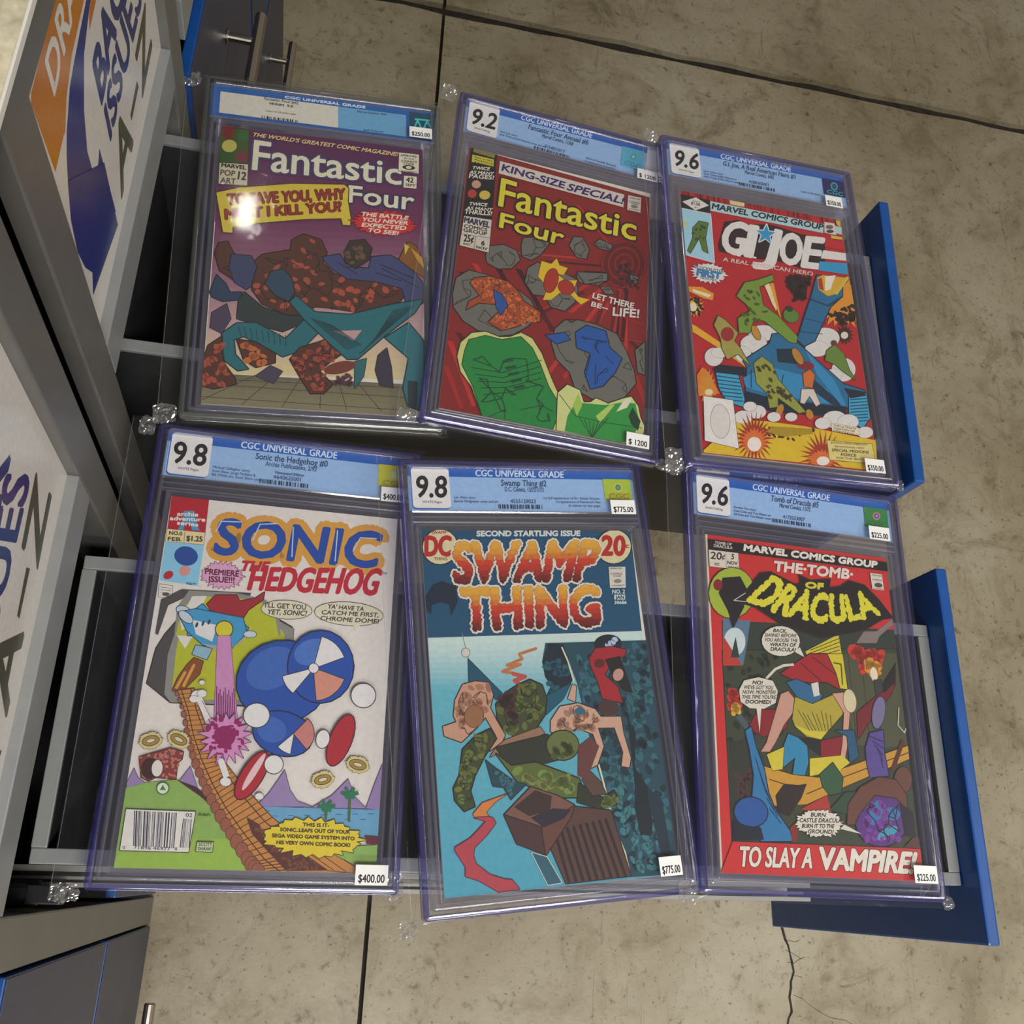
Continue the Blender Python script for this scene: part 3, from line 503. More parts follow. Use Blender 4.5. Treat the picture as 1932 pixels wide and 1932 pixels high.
['E','e4e0da',[-30.2,-86.6,-21.3,-85.5,-30.9,-92.9],'8a8480',.25,20],
['E','e4e0da',[-14.3,-89.5,-7.9,-88.7,-14.8,-94],'8a8480',.25,20],
['E','e4e0da',[2.4,-87.4,8.2,-86.7,1.9,-91.5],'8a8480',.25,20],
['E','e4e0da',[45.2,-84.5,57.2,-83,44,-92.8],'8a8480',.25,20],
['E','e4e0da',[32.8,-89.8,40.7,-88.8,32.1,-95.3],'8a8480',.25,20],
['E','e4e0da',[58.2,-85.4,68.9,-84,57.1,-92.8],'8a8480',.25,20],
['E','e4e0da',[74,-93.5,82.1,-92.5,73.1,-99],'8a8480',.25,20],
['E','e4e0da',[-36,-82.4,-29.7,-81.6,-36.5,-86.9],'8a8480',.25,20],
['P','e08020',[-83.1,-59,-77.5,-50.7,-71.7,-54.9,-63.6,-73.7,-83.6,-78.9],'',0],
['B','d89028',[-74.2,-69,-65.5,-67.8,-75.9,-87.6],14,.6,'',0,1],
['E','f0dcb0',[-73.4,-73.8,-69.7,-73.3,-73.7,-76.8],'',0,20],
['B','a83018',[-35.5,-111.7,-15.3,-109.3,-38.1,-135.9],26,.5,'',0,1],
['B','e07028',[-35.7,-114.1,-21.9,-112.5,-37.2,-127.5],20,.65,'',0,1],
['E','f4ece0',[-35.8,-117.1,-29.3,-116.4,-36.5,-123.8],'',0,20],
['B','a83018',[28.5,-121.1,53.3,-118.3,25.1,-145.5],26,.45,'',0,1],
['B','e07028',[26.9,-123.7,42.4,-122,25.5,-133.5],20,.65,'',0,1],
['E','f4ece0',[27.9,-125.4,34.1,-124.7,27.3,-129.6],'',0,20],
['P','ece8e2',[-78.7,-78.2,-51.7,-78.6,-50.7,-122.8,-81.1,-118.9],'3a3430',.4],
['E','e2ddd4',[-65.4,-99.7,-56.5,-97.8,-65.6,-115.2],'6a6460',.35,20],
['P','ece0c0',[40.7,-88.8,68,-89.8,67.5,-97,41,-96.3],'5a4a30',.25],
['T','THE ULTIMATE','4a4030',[42.7,-91.3,64.8,-92.1,65.3,-90.4,43.2,-89.7],.1,'',0,0,0],
['T','WEAPON OF','4a4030',[42.3,-93.9,63,-94.8,63.6,-93.2,42.9,-92.2],.1,'',0,0,0],
['T','DEMOCRACY!','4a4030',[42,-96.4,61.3,-97.5,61.9,-95.9,42.5,-94.7],.1,'',0,0,0],
['P','e6d684',[34.5,-105.5,57.8,-105.4,78.9,-104.2,79.9,-122.6,34.5,-123.5],'6a5420',.4],
['T',"INTRODUCING AMERICA'S",'4a3c18',[38,-108,73.3,-106.2,73.7,-104.6,38.3,-106.5],.1,'',0,0,0],
['T','SENSATIONAL NEW','4a3c18',[41.4,-111.3,70.1,-109.8,70.5,-108.3,41.7,-109.8],.1,'',0,0,0],
['T','SPECIAL MISSIONS','4a3c18',[37.6,-115.4,74.1,-113.6,74.7,-111.1,38.1,-112.9],.25,'',0,0,0],
['T','FORCE','4a3c18',[46.1,-118.8,61.1,-118.1,61.6,-115.6,46.6,-116.3],.25,'',0,0,0],
['T',"FOR THE '80'S!",'4a3c18',[41.2,-121.9,65.9,-120.7,66.2,-119.2,41.5,-120.4],.1,'',0,0,0]],
 'label':[
['P','9dc3ee',[-93.5,183,96.5,184.5,95.7,146.5,-93.5,146],'',0],
['P','1b5fb8',[-93.5,183,96.5,184.5,96.3,175.6,-93.5,174.4],'',0],
['T','CGC UNIVERSAL GRADE','d6e6f8',[-38.4,175.8,35.6,176.3,36.8,182.1,-37.1,181.4],.35,'',0,0,0],
['P','1a62bc',[-64,181,-62.8,180.8,-61.7,180.2,-61,179.2,-60.8,178.1,-60.8,149.8,-61.1,148.7,-61.8,147.7,-62.8,147.1,-64.1,146.8,-87.9,146.8,-89.1,147,-90.2,147.6,-90.8,148.6,-91.1,149.8,-91.1,177.9,-90.9,179,-90.2,180,-89.2,180.6,-88,180.9],'',0],
['P','f0eeea',[-63.3,182.1,-62,181.9,-61,181.3,-60.3,180.3,-60.1,179.2,-60.1,151,-60.4,149.8,-61.1,148.8,-62.1,148.2,-63.3,148,-87.3,147.9,-88.5,148.1,-89.5,148.8,-90.1,149.7,-90.4,150.9,-90.4,179,-90.2,180.1,-89.5,181.1,-88.5,181.7,-87.3,182],'',0],
['T','9.6','17171a',[-87.4,157.2,-63.3,157.3,-59.4,175.2,-83.5,174.9],1,'',0,0,0],
['T','WHITE Pages','4a4a50',[-83.1,152.2,-67.2,152.3,-66.8,154.2,-82.7,154.1],.05,'',0,0,0],
['T','G.I. Joe, A Real American Hero #1','2a4a78',[-36.6,167.9,39.4,168.3,40.5,173.7,-35.4,173.1],.25,'',0,0,0],
['T','Marvel Comics, 6/82','34527c',[-14.4,163.1,16,163.3,16.8,167.2,-13.6,167],.15,'',0,0,0],
['T','Larry Hama story','4a6890',[-57.4,156.2,-37.7,156.3,-37.2,158.4,-57,158.3],.08,'',0,0,0],
['T','Herb Trimpe & Bob McLeod art','4a6890',[-57.4,153,-24,153.1,-23.6,155.3,-57,155.2],.08,'',0,0,0],
['T','Herb Trimpe & Bob McLeod cover','4a6890',[-57.5,149.9,-21.7,150,-21.3,152.1,-57,152],.08,'',0,0,0],
['T','4288302001','3a5680',[-11.6,153.2,9.2,153.3,9.9,156.6,-11,156.5],.08,'',0,0,0],
['K','2c3c58',12,44,[-21.9,148.3,15.8,148.4,15.9,152,-21.9,151.8]],
['T','Comic book debut','4a6890',[43.6,153.9,64.1,154,64.5,156.1,44,156],.06,'',0,0,0],
['P','241c60',[69.2,176,93.2,176.1,92.8,157.2,68.8,157.1],'',0],
['E','22b8a8',[81.7,168.5,85.8,169.4,81.6,163.7],'',0,20],
['E','3a2a88',[81.7,168.5,84.3,169.1,81.6,165.3],'',0,20],
['E','5a48b0',[81.7,168.5,83,168.8,81.7,166.9],'',0,20],
['T','CGC','2ac0b0',[72.3,158.6,89.7,158.7,90.6,163,73.2,162.9],.2,'',0,0,0]],
},
'D':{
 'cover':[
['P','e6e0d8',[-84.2,129.8,84.2,129.7,84.2,-129.7,-84.3,-129.8],'',0],
['P','b81424',[-84.2,129.8,-57.4,129.8,-56.8,103.5,-83.7,103.8],'',0],
['P','3aa0cc',[-76.6,103.6,-74.3,109.6,-74,119,-66.8,119.8,-64,110.7,-61.2,104.9,-66.4,104.6,-68.1,109.7,-72.2,109.6,-72.5,104],'',0],
['T','archie','efe6e0',[-78.2,114.8,-63.6,115.7,-63.9,118.7,-78.5,117.9],.4,'',0,0,0],
['T','adventure','efe6e0',[-82.8,110.8,-58.1,112.3,-58.4,115.3,-83.1,113.8],.4,'',0,0,0],
['T','series','efe6e0',[-77.4,107.9,-62.6,107.8,-62.7,110.8,-77.6,110.9],.4,'',0,0,0],
['P','ead9a0',[-83.7,103.8,-57,103.5,-56.9,94.2,-83.4,94.2],'5a4a30',.3],
['L','5a4a30',.3,[-71.2,103.4,-70.8,94.2]],
['T','NO.0','4a4030',[-81.8,99.6,-72.8,99.8,-73,102.5,-82,102.3],.35,'',0,0,0],
['T','FEB.','4a4030',[-82.1,94.9,-72.4,95.2,-72.6,98,-82.3,97.7],.35,'',0,0,0],
['T','$1.25','4a4030',[-69.2,96,-58.2,96.4,-58.5,100.3,-69.5,99.9],.5,'',0,0,0],
['P','8ccdea',[-83.6,94.1,-56.6,93.8,-56.8,62.4,-83.6,64.3],'',0],
['E','1c4a9c',[-67.9,84.3,-59.6,83.8,-67.8,76.9],'',0,20],
['E','d8988c',[-67.4,73,-63.8,74.9,-65.8,69.6],'',0,20],
['E','b8202c',[-78.1,68.7,-75.4,71.2,-76.2,66.5],'',0,20],
['T','90877','2a4a6a',[-65,62.8,-58.3,62.5,-58.4,64.3,-65.1,64.6],.15,'',0,0,0],
['P','e6e2da',[-83.4,61.5,-74.2,60.9,-73.5,51.7,-82.6,52],'4a4640',.3],
['L','8a857c',.5,[-81.6,59.3,-75.1,59]],
['L','8a857c',.5,[-81.4,57.4,-74.8,57.1]],
['L','8a857c',.5,[-81.1,55.4,-74.6,55.1]],
['E','55504a',[-77.9,54.4,-75.5,54.6,-77.7,53],'',0,20],
['T','SONIC','174ba6',[-48.8,88.5,69.5,88.6,73.3,116.6,-47.7,115.4],2.4,'dca040',5,0,0],
['L','c4dcf0',.8,[-49.6,105.2,-46.4,113.7,-31.6,114.7]],
['L','c4dcf0',.8,[-22.5,100.9,-18.6,114.3,-5.8,116.2]],
['L','c4dcf0',.8,[5.9,114.5,7.1,90.9]],
['L','c4dcf0',.8,[39,115.5,39.1,90.5]],
['L','c4dcf0',.8,[51.9,100,56.7,111.3,69.1,111.9]],
['T','THE','c01c34',[-29.2,76.9,-9.9,78,-8.1,85.2,-27.5,84.1],1.1,'',0,0,0],
['T','HEDGEHOG','c01c34',[-21.7,63,71,67.1,75.2,87.4,-19.7,79.7],1.7,'',0,0,0],
['T','TM','5a504a',[75.5,83.5,78.6,83.6,78.5,85.2,75.4,85.1],.1,'',0,0,0],
['B','e0a8c8',[-40.9,72.1,-25.2,72.3,-40.3,62],26,.82,'7a4060',.4,1],
['T','PREMIERE','6a1a4a',[-53,71.8,-29.4,72,-29.5,76.3,-53.2,76],.5,'',0,0,0],
['T','ISSUE!!!','6a1a4a',[-49.5,66.2,-31.9,66.9,-32.2,71.2,-49.9,70.5],.5,'',0,0,0],
['P','4a4846',[-78.8,14.5,-74.2,25.2,-67.2,36.3,-48.6,45.8,-15.8,47.2,2.7,41.9,12.2,37.2,14.7,-15.4,1.6,-21.3,-64.1,-22.1,-81.3,-9.9],'201e1c',.7],
['P','8f8d88',[-67.8,27,-62.3,36.7,1.4,41.8,13.6,36,16,-15.4,5.2,-20.5,-64.1,-22.1,-69,-16.7,-70.5,11.2],'3a3835',.4],
['P','b9bf24',[-64.6,26,-57.2,35.8,.2,40.3,7.6,31.4,11,-15.7,-53.7,-19.6,-64.4,-11.4,-65.4,14.1],'',0],
['P','e2dfd6',[-64.7,36.5,-48.2,43.2,-59.5,15.9,-67.8,27],'',0],
['P','4a4846',[-80.6,50.2,-67.6,59,-19.1,60.4,-19.9,57.6,-63.8,53.3,-75,46.3,-78.9,24.3,-81,25.2],'',0],
['P','8f8d88',[-68.8,45.7,-62.4,58.4,-29.5,59.6,-8.1,56.1,2.6,43.8,5,30.4,-68,24.8],'',0],
['P','b9bf24',[-65.6,43.8,-57.9,54.9,-13.3,55.7,-0.6,44.6,3.5,30.2,-67,24.9],'',0],
['P','e2dfd6',[-65.5,36.1,-59.8,54.2,-49.7,55.6,-55.5,36.9,-63.5,28.7],'',0],
['P','a02430',[-49,49.5,-43.7,56.6,-29.3,57.9,-26.7,53.6,-15.6,56.8,-9.8,61.8,-10.2,56.1,-19.8,47.5,-23.9,38.3,-41.7,40.2],'4a0c14',.6],
['P','3f9ccc',[-60.1,40.9,-52,49.3,-46.3,44.2,-33.4,39.8,-23.9,38.3,-18.3,34.4,-19.7,28.5,-59.1,25.5],'1c3c58',.6],
['P','e8e8e6',[-53.5,37.1,-40.9,33.7,-46.1,26.5,-58.3,27],'',0],
['E','c0d4e0',[-63.3,42.3,-57.7,39.5,-64.6,39],'1c3c58',.5,20],
['E','e0dbc0',[7.3,50,25.4,50.5,7.6,43.1],'5a5440',.5,20],
['T',"I'LL GET YOU",'4a4436',[-8.1,50.5,21,51.1,20.9,54.7,-8.2,54.1],.3,'',0,0,0],
['T','YET, SONIC!','4a4436',[-6.5,45.5,21.5,46.6,22.1,50.3,-5.9,49.1],.3,'',0,0,0],
['E','e0dbc0',[52.6,50.6,77.8,50.8,52.7,41.8],'5a5440',.5,20],
['T',"YA' HAVE TA",'4a4436',[36.4,53.5,63.1,53.6,63.7,56.8,36.9,56.7],.3,'',0,0,0],
['T','CATCH ME FIRST,','4a4436',[32.5,48.7,74.4,49.8,74.9,53,32.9,51.8],.3,'',0,0,0],
['T','CHROME DOME!','4a4436',[31.9,44.1,74.7,45,75.2,48.2,32.3,47.2],.3,'',0,0,0],
['P','e0dbc0',[56.3,42.4,61.7,42.9,57.8,36.9],'',0],
['P','3f9ccc',[-67.9,41.6,-56,45.2,-22.8,41.2,-19.1,30.7,-27.8,18.8,-47.7,19.3,-60,28.9],'1c3c58',.6],
['P','e4e4e2',[-57.4,37.1,-39.7,34.5,-41.9,22.4,-53.6,26.8],'',0],
['P','a8a8a4',[-47.9,20.6,-27.8,18.8,-19,29.4,-20.9,24,-30.1,17.3,-42.5,17.1],'',0],
['E','c8d6e0',[-62,38.7,-57.2,35.3,-63.5,36.2],'1c3c58',.5,20],
['E','c8d6e0',[-16.5,29.6,-12.2,29.9,-16.2,27.2],'1c3c58',.4,20],
['E','2c4460',[-53.9,33.6,-53,33.4,-54.3,31.6],'',0,20],
['E','2c4460',[-49.8,35,-49,34.8,-50.2,33],'',0,20],
['E','2c4460',[-45.8,36.4,-44.9,36.2,-46.2,34.4],'',0,20],
['E','d8cc30',[-34.8,31.9,-29.1,32.4,-34.2,26.1],'3a3410',.7,20],
['P','8fb8cc',[-52.6,19,-41.3,17.2,-44,9.2,-54.2,12.3],'1c3c58',.5],
['P','8a4a20',[-52.6,9.9,-46.2,7.7,-47.5,-1.4,-53.8,-9.5,-57.9,-14.8,-64,-13.9,-61.6,-4.9,-56.8,4.4],'4a200c',.5],
['L','d8a040',2,[-52,4.7,-57.2,-10.9]],
['L','d8a040',2,[-57.3,-0.8,-61.8,-12.5]],
['P','cf8fc0',[-38.7,26.6,-30,27.3,-18.1,-32.6,-33.8,-33.4],'7a3a70',.3],
['L','7a2060',.7,[-34.9,-9.5,-32.5,-32.1]],
['L','7a2060',.7,[-33.2,-14.1,-31.3,-32]],
['L','7a2060',.7,[-32.4,-11.2,-30,-32]],
['L','7a2060',.7,[-30.7,-15.8,-28.7,-31.9]],
['L','7a2060',.7,[-29.9,-12.8,-27.5,-31.8]],
['L','7a2060',.7,[-29.1,-9.8,-26.2,-31.8]],
['L','7a2060',.7,[-27.3,-14.4,-24.9,-31.7]],
['L','7a2060',.7,[-26.5,-11.4,-23.7,-31.6]],
['L','7a2060',.7,[-24.8,-16,-22.4,-31.5]],
['L','7a2060',.7,[-24,-13.1,-21.1,-31.5]],
['L','7a2060',.7,[-23.2,-10.1,-19.9,-31.4]],
['P','9a84b4',[-84.2,-76.9,-81.1,-67.3,-77.9,-73.1,-71.5,-77.5,-83.5,-81.5],'4a3a5c',.3],
['P','9a84b4',[-52.1,-75.6,-45.4,-64.6,-40.5,-75.1,-37.2,-82.1,-49.3,-79],'4a3a5c',.3],
['P','9a84b4',[.3,-89,7.8,-80.3,12.9,-71.7,17.1,-64.2,22,-77.4,27.6,-84.4,37.7,-87.6],'4a3a5c',.4],
['P','9a84b4',[37.7,-88.2,50.6,-79.9,60.9,-68.5,66.8,-80.5,74.8,-87.5],'4a3a5c',.4],
['P','9a84b4',[74.8,-87.5,79.9,-70.2,84.2,-57.5,85.2,-88.4],'4a3a5c',.4],
['P','6aa8cc',[1.5,-88.9,85.2,-88.1,84.9,-106.4,3.4,-106.5],'',0],
['L','2c5a78',.4,[6.5,-91.4,10.1,-91.3]],
['L','2c5a78',.4,[12.1,-94.6,15.7,-94.6]],
['L','2c5a78',.4,[17.8,-97.8,21.4,-97.8]],
['L','2c5a78',.4,[22.7,-94,26.3,-94]],
['L','2c5a78',.4,[28.3,-97.2,32,-97.2]],
['L','2c5a78',.4,[33.3,-93.4,37,-93.4]],
['L','2c5a78',.4,[39,-96.7,42.6,-96.7]],
['L','2c5a78',.4,[44,-92.8,47.7,-92.8]],
['L','2c5a78',.4,[49.7,-96.1,53.4,-96.1]],
['L','2c5a78',.4,[54.8,-92.2,58.5,-92.2]],
['L','2c5a78',.4,[60.5,-95.5,64.2,-95.5]],
['L','2c5a78',.4,[65.7,-91.6,69.4,-91.6]],
['L','2c5a78',.4,[71.4,-94.9,75.1,-94.9]],
['L','2c5a78',.4,[76.6,-91,80.4,-91]],
['P','8fb45a',[-85.4,-80.4,-72.8,-76.4,-52.4,-73.2,-26.9,-89.9,-18.3,-102.5,-4.5,-120.5,2.5,-130.6,-84.2,-129.8],'',0],
['P','9cc04c',[-81.5,-110.1,-12.7,-110.4,1.3,-130.4,-84.2,-129.8],'',0],
['P','4a1c30',[-53.6,-73.3,-40.2,-77.5,-27.3,-86.4,-26.7,-91.1,-37.1,-83.3],'',0],
['P','c98a45',[-60.5,-13.7,-53.9,-27.1,-48.6,-44.1,-42.5,-59.6,-33.2,-77.2,-22.9,-93.3,-10.5,-109.2,1.8,-125,8.4,-131.6,70.5,-129.1,70.4,-128,38.9,-114.8,11.8,-95.7,-5.5,-79.7,-17.8,-67,-26.1,-57.6,-36.3,-42.2,-44.3,-26.5,-49.9,-11.7],'5a3014',.6],
['L','5a3014',.45,[-60.5,-13.7,-49.9,-11.7]],
['L','5a3014',.45,[-59.1,-16.4,-48.7,-14.7]],
['L','5a3014',.45,[-57.8,-19.1,-47.6,-17.7]],
['L','5a3014',.45,[-56.5,-21.7,-46.5,-20.6]],
['L','5a3014',.45,[-55.2,-24.4,-45.4,-23.6]],
['L','5a3014',.45,[-53.9,-27.1,-44.3,-26.5]],
['L','5a3014',.45,[-52.8,-30.5,-42.7,-29.7]],
['L','5a3014',.45,[-51.8,-33.9,-41.1,-32.8]],
['L','5a3014',.45,[-50.7,-37.3,-39.5,-36]],
['L','5a3014',.45,[-49.7,-40.7,-37.9,-39.1]],
['L','5a3014',.45,[-48.6,-44.1,-36.3,-42.2]],
['L','5a3014',.45,[-47.4,-47.2,-34.3,-45.3]],
['L','5a3014',.45,[-46.2,-50.3,-32.2,-48.4]],
['L','5a3014',.45,[-44.9,-53.4,-30.2,-51.5]],
['L','5a3014',.45,[-43.7,-56.5,-28.1,-54.6]],
['L','5a3014',.45,[-42.5,-59.6,-26.1,-57.6]],
['L','5a3014',.45,[-40.6,-63.1,-24.4,-59.5]],
['L','5a3014',.45,[-38.7,-66.7,-22.7,-61.4]],
['L','5a3014',.45,[-36.9,-70.2,-21.1,-63.2]],
['L','5a3014',.45,[-35,-73.7,-19.4,-65.1]],
['L','5a3014',.45,[-33.2,-77.2,-17.8,-67]],
['L','5a3014',.45,[-31.1,-80.4,-15.3,-69.5]],
['L','5a3014',.45,[-29.1,-83.7,-12.9,-72]],
['L','5a3014',.45,[-27,-86.9,-10.4,-74.6]],
['L','5a3014',.45,[-25,-90.1,-8,-77.1]],
['L','5a3014',.45,[-22.9,-93.3,-5.5,-79.7]],
['L','5a3014',.45,[-20.4,-96.5,-2.1,-82.9]],
['L','5a3014',.45,[-17.9,-99.7,1.4,-86.1]],
['L','5a3014',.45,[-15.5,-102.9,4.9,-89.3]],
['L','5a3014',.45,[-13,-106,8.3,-92.5]],
['L','5a3014',.45,[-10.5,-109.2,11.8,-95.7]],
['L','5a3014',.45,[-8,-112.4,17.2,-99.5]],
['L','5a3014',.45,[-5.5,-115.5,22.6,-103.3]],
['L','5a3014',.45,[-3.1,-118.7,28.1,-107.2]],
['L','5a3014',.45,[-0.6,-121.8,33.5,-111]],
['L','5a3014',.45,[1.8,-125,38.9,-114.8]],
['L','5a3014',.45,[3.2,-126.3,45.2,-117.4]],
['L','5a3014',.45,[4.5,-127.6,51.5,-120.1]],
['L','5a3014',.45,[5.8,-129,57.8,-122.7]],
['L','5a3014',.45,[7.1,-130.3,64.1,-125.3]],
['L','4a2810',.6,[-58.1,-13.3,-51.8,-27,-46,-43.7,-38.9,-59.2,-29.8,-74.9,-19.2,-90.3,-5.6,-106.3,9.9,-122.7,21.8,-130.8]],
['L','4a2810',.6,[-52,-12.1,-46.2,-26.6,-38.8,-42.6,-29.4,-58,-20.9,-69,-9.1,-82.4,7.3,-98.4,31.4,-116.9,57.8,-128.7]],
['E','9a5a44',[-60.5,-16,-59.4,-15.9,-60.3,-17.6],'4a2418',.3,10],
['E','9a5a44',[-58.3,-20.5,-57.2,-20.4,-58.1,-22.1],'4a2418',.3,10],
['E','9a5a44',[-56.2,-24.9,-55,-24.9,-55.9,-26.5],'4a2418',.3,10],
['E','9a5a44',[-54.2,-30,-52.5,-29.9,-53.9,-32.2],'4a2418',.3,10],
['E','9a5a44',[-52.4,-35.7,-50.8,-35.6,-52.1,-37.9],'4a2418',.3,10],
['E','9a5a44',[-50.7,-41.3,-49,-41.3,-50.4,-43.5],'4a2418',.3,10],
['E','9a5a44',[-48.8,-46.8,-46.7,-46.6,-48.4,-49.5],'4a2418',.3,10],
['E','9a5a44',[-46.7,-51.9,-44.6,-51.8,-46.4,-54.7],'4a2418',.3,10],
['E','9a5a44',[-44.7,-57.1,-42.6,-57,-44.3,-59.9],'4a2418',.3,10],
['E','9a5a44',[-42.1,-62.6,-39.5,-62.5,-41.7,-66],'4a2418',.3,10],
['E','9a5a44',[-39,-68.5,-36.4,-68.4,-38.6,-71.8],'4a2418',.3,10],
['E','9a5a44',[-35.9,-74.3,-33.3,-74.2,-35.5,-77.6],'4a2418',.3,10],
['E','9a5a44',[-32.6,-79.9,-29.6,-79.8,-32.1,-83.8],'4a2418',.3,10],
['E','9a5a44',[-29.2,-85.3,-26.2,-85.2,-28.7,-89.2],'4a2418',.3,10],
['E','9a5a44',[-25.8,-90.7,-22.8,-90.6,-25.3,-94.5],'4a2418',.3,10],
['E','9a5a44',[-22,-96,-18.5,-95.9,-21.5,-100.4],'4a2418',.3,10],
['E','9a5a44',[-17.9,-101.3,-14.4,-101.2,-17.3,-105.7],'4a2418',.3,10],
['E','9a5a44',[-13.7,-106.6,-10.2,-106.5,-13.2,-111],'4a2418',.3,10],
['E','9a5a44',[-9.6,-111.9,-5.6,-111.8,-9,-116.8],'4a2418',.3,10],
['E','9a5a44',[-5.5,-117.1,-1.5,-117,-4.9,-122],'4a2418',.3,10],
['E','9a5a44',[-1.4,-122.4,2.6,-122.3,-0.8,-127.3],'4a2418',.3,10],
['E','9a5a44',[1.8,-126.1,6.2,-126,2.4,-131.5],'4a2418',.3,10],
['E','9a5a44',[4,-128.3,8.4,-128.2,4.6,-133.7],'4a2418',.3,10],
['E','9a5a44',[6.2,-130.5,10.6,-130.4,6.8,-136],'4a2418',.3,10],
['P','5c2c24',[-4.9,-96.2,3.9,-100.6,11,-110.9,17.6,-117.7,35.4,-116.1,53.4,-128.4,24.7,-129.6,10.4,-116.7,-0.2,-106.6],'',0],
['N','7a4a34',40,2,3,[-2.3,-98.5,7.9,-104,18.8,-117.6,38,-118.3,50.9,-127.3,25.9,-129]],
['P','8fb45a',[47.5,-115.7,66.8,-112.9,85.9,-111.2,84.9,-125.3,67.6,-123.4],'',0],
['P','6a2034',[74.9,-105.5,85.1,-105.8,85,-111.2,76.5,-110.8],'',0],
['P','c98a45',[35.6,-118.4,49.9,-115.7,71.5,-126.8,70.5,-129.7,52.2,-128.4],'5a3014',.4],
['L','5a3014',.5,[39.2,-118.3,55.8,-128.3]],
['L','5a3014',.5,[45.2,-117.5,64.4,-129.3]],
['L','4a6a30',1.6,[47.8,-95.7,47.8,-88.5]],
['L','1f7a50',2.2,[47.8,-88.5,53.6,-86.6]],
['L','1f7a50',2.2,[47.8,-88.5,50.9,-90.2]],
['L','1f7a50',2.2,[47.8,-88.5,45,-90.4]],
['L','1f7a50',2.2,[47.8,-88.5,41.8,-87]],
['L','1f7a50',2.2,[47.8,-88.5,44.5,-83.3]],
['L','1f7a50',2.2,[47.8,-88.5,50.4,-83.2]],
['L','4a6a30',1.6,[63.7,-96.3,63,-79.4]],
['L','1f7a50',2.2,[63,-79.4,68.8,-77.5]],
['L','1f7a50',2.2,[63,-79.4,66.1,-81.2]],
['L','1f7a50',2.2,[63,-79.4,60.1,-81.4]],
['L','1f7a50',2.2,[63,-79.4,56.9,-77.9]],
['L','1f7a50',2.2,[63,-79.4,59.6,-74.2]],
['L','1f7a50',2.2,[63,-79.4,65.6,-74]],
['B','e6cf30',[40.7,-107.7,75.7,-108.5,41.1,-120],26,.88,'4a4410',.5,1],
['T','THIS IS IT-','4a4020',[32.8,-100.7,50.5,-100.8,50.4,-98.5,32.6,-98.4],.4,'',0,0,0],
['T','SONIC..LEAPS OUT OF YOUR','4a4020',[18,-104.3,64.9,-104.7,64.8,-102.4,17.9,-102.1],.4,'',0,0,0],
['T','SEGA VIDEO GAME SYSTEM INTO','4a4020',[13.1,-108.3,68.3,-108.8,68.2,-106.6,12.9,-106.1],.4,'',0,0,0],
['T','HIS VERY OWN COMIC BOOK!','4a4020',[16.5,-112.6,65.6,-113.2,65.5,-110.9,16.4,-110.4],.4,'',0,0,0],
['P','8a3430',[-78.7,-60.1,-59.8,-53.2,-51.1,-55.2,-51.3,-60,-53.9,-62.5,-53.6,-73.3,-66.5,-72.6,-70.7,-75.2,-75.6,-73],'3a1410',.5],
['N','c07a68',60,1.5,5,[-78.1,-60.1,-59.8,-53.8,-51.8,-56.4,-53.8,-72.1,-74.4,-73.5]],
['E','3a1c18',[-70.8,-66.9,-64.9,-67.7,-71,-73.9],'',0,20],
['E','e6e0d8',[-66.4,-66.7,-62.9,-66.8,-66.1,-72.1],'3a1410',.4,20],
['B','d8c890',[-73.1,-48.8,-65.5,-46.9,-71.3,-54.4],24,.88,'5a4a20',.25,1],
['E','a88a3c',[-73.1,-48.8,-68,-47.5,-72.2,-51.8],'4a3810',.5,20],
['E','dcd2b8',[-73.1,-48.8,-70.5,-48.1,-72.8,-49.9],'4a3810',.4,20],
['B','d8c890',[-55.2,-47.1,-47.5,-50.2,-56.9,-52.5],24,.88,'5a4a20',.25,1],
['E','a88a3c',[-55.2,-47.1,-50,-49.2,-56.2,-50],'4a3810',.5,20],
['E','dcd2b8',[-55.2,-47.1,-52.5,-48.2,-55.6,-48.2],'4a3810',.4,20],
['B','d8c890',[43.5,-69.5,51.6,-67.4,45.2,-75.1],24,.88,'5a4a20',.25,1],
['E','a88a3c',[43.5,-69.5,48.9,-68.1,44.4,-72.5],'4a3810',.5,20],
['E','dcd2b8',[43.5,-69.5,46.3,-68.7,43.8,-70.6],'4a3810',.4,20],
['B','d8c890',[66.9,-58.3,75.4,-60.1,65.8,-64.1],24,.88,'5a4a20',.25,1],
['E','a88a3c',[66.9,-58.3,72.6,-59.5,66.3,-61.5],'4a3810',.5,20],
['E','dcd2b8',[66.9,-58.3,69.9,-58.9,66.7,-59.5],'4a3810',.4,20],
['E','dfe8d0',[-61,-79.5,-57.5,-79.3,-60.5,-83],'3a6a38',.7,20],
['B','3a7a40',[-61,-79.5,-61.3,-77.1,-58.7,-79.4],3,.45,'',0,1],
['P','e9e5de',[-81.9,-93.6,-38.3,-93.8,-39.4,-119.2,-81.9,-119.1],'3a3a34',.5],
['K','3a3a50',7,52,[-74.3,-116.1,-47.7,-117.1,-48.9,-94.8,-76.9,-94.3]],
['K','3a3a50',9,16,[-45.3,-116.5,-38.8,-116.6,-39.8,-98.5,-45.6,-98.3]],
['T','02','4a4a4a',[-44,-97.1,-40,-97.2,-40.1,-94.8,-44.2,-94.8],.15,'',0,0,0],
['T','0','4a4a4a',[-80.5,-118.2,-78.9,-118.2,-79.2,-116.4,-80.7,-116.4],.1,'',0,0,0],
['T','71896 46977','4a4a4a',[-73.6,-118,-50.9,-118.6,-51.1,-116.5,-73.8,-116],.1,'',0,0,0],
['T','8','4a4a4a',[-48.1,-118.3,-46.6,-118.2,-46.9,-116.4,-48.3,-116.4],.1,'',0,0,0],
['P','c8d8a8',[-34.5,-112.8,-24.3,-112.8,-24.5,-118.8,-34.7,-118.5],'3a4a28',.5],
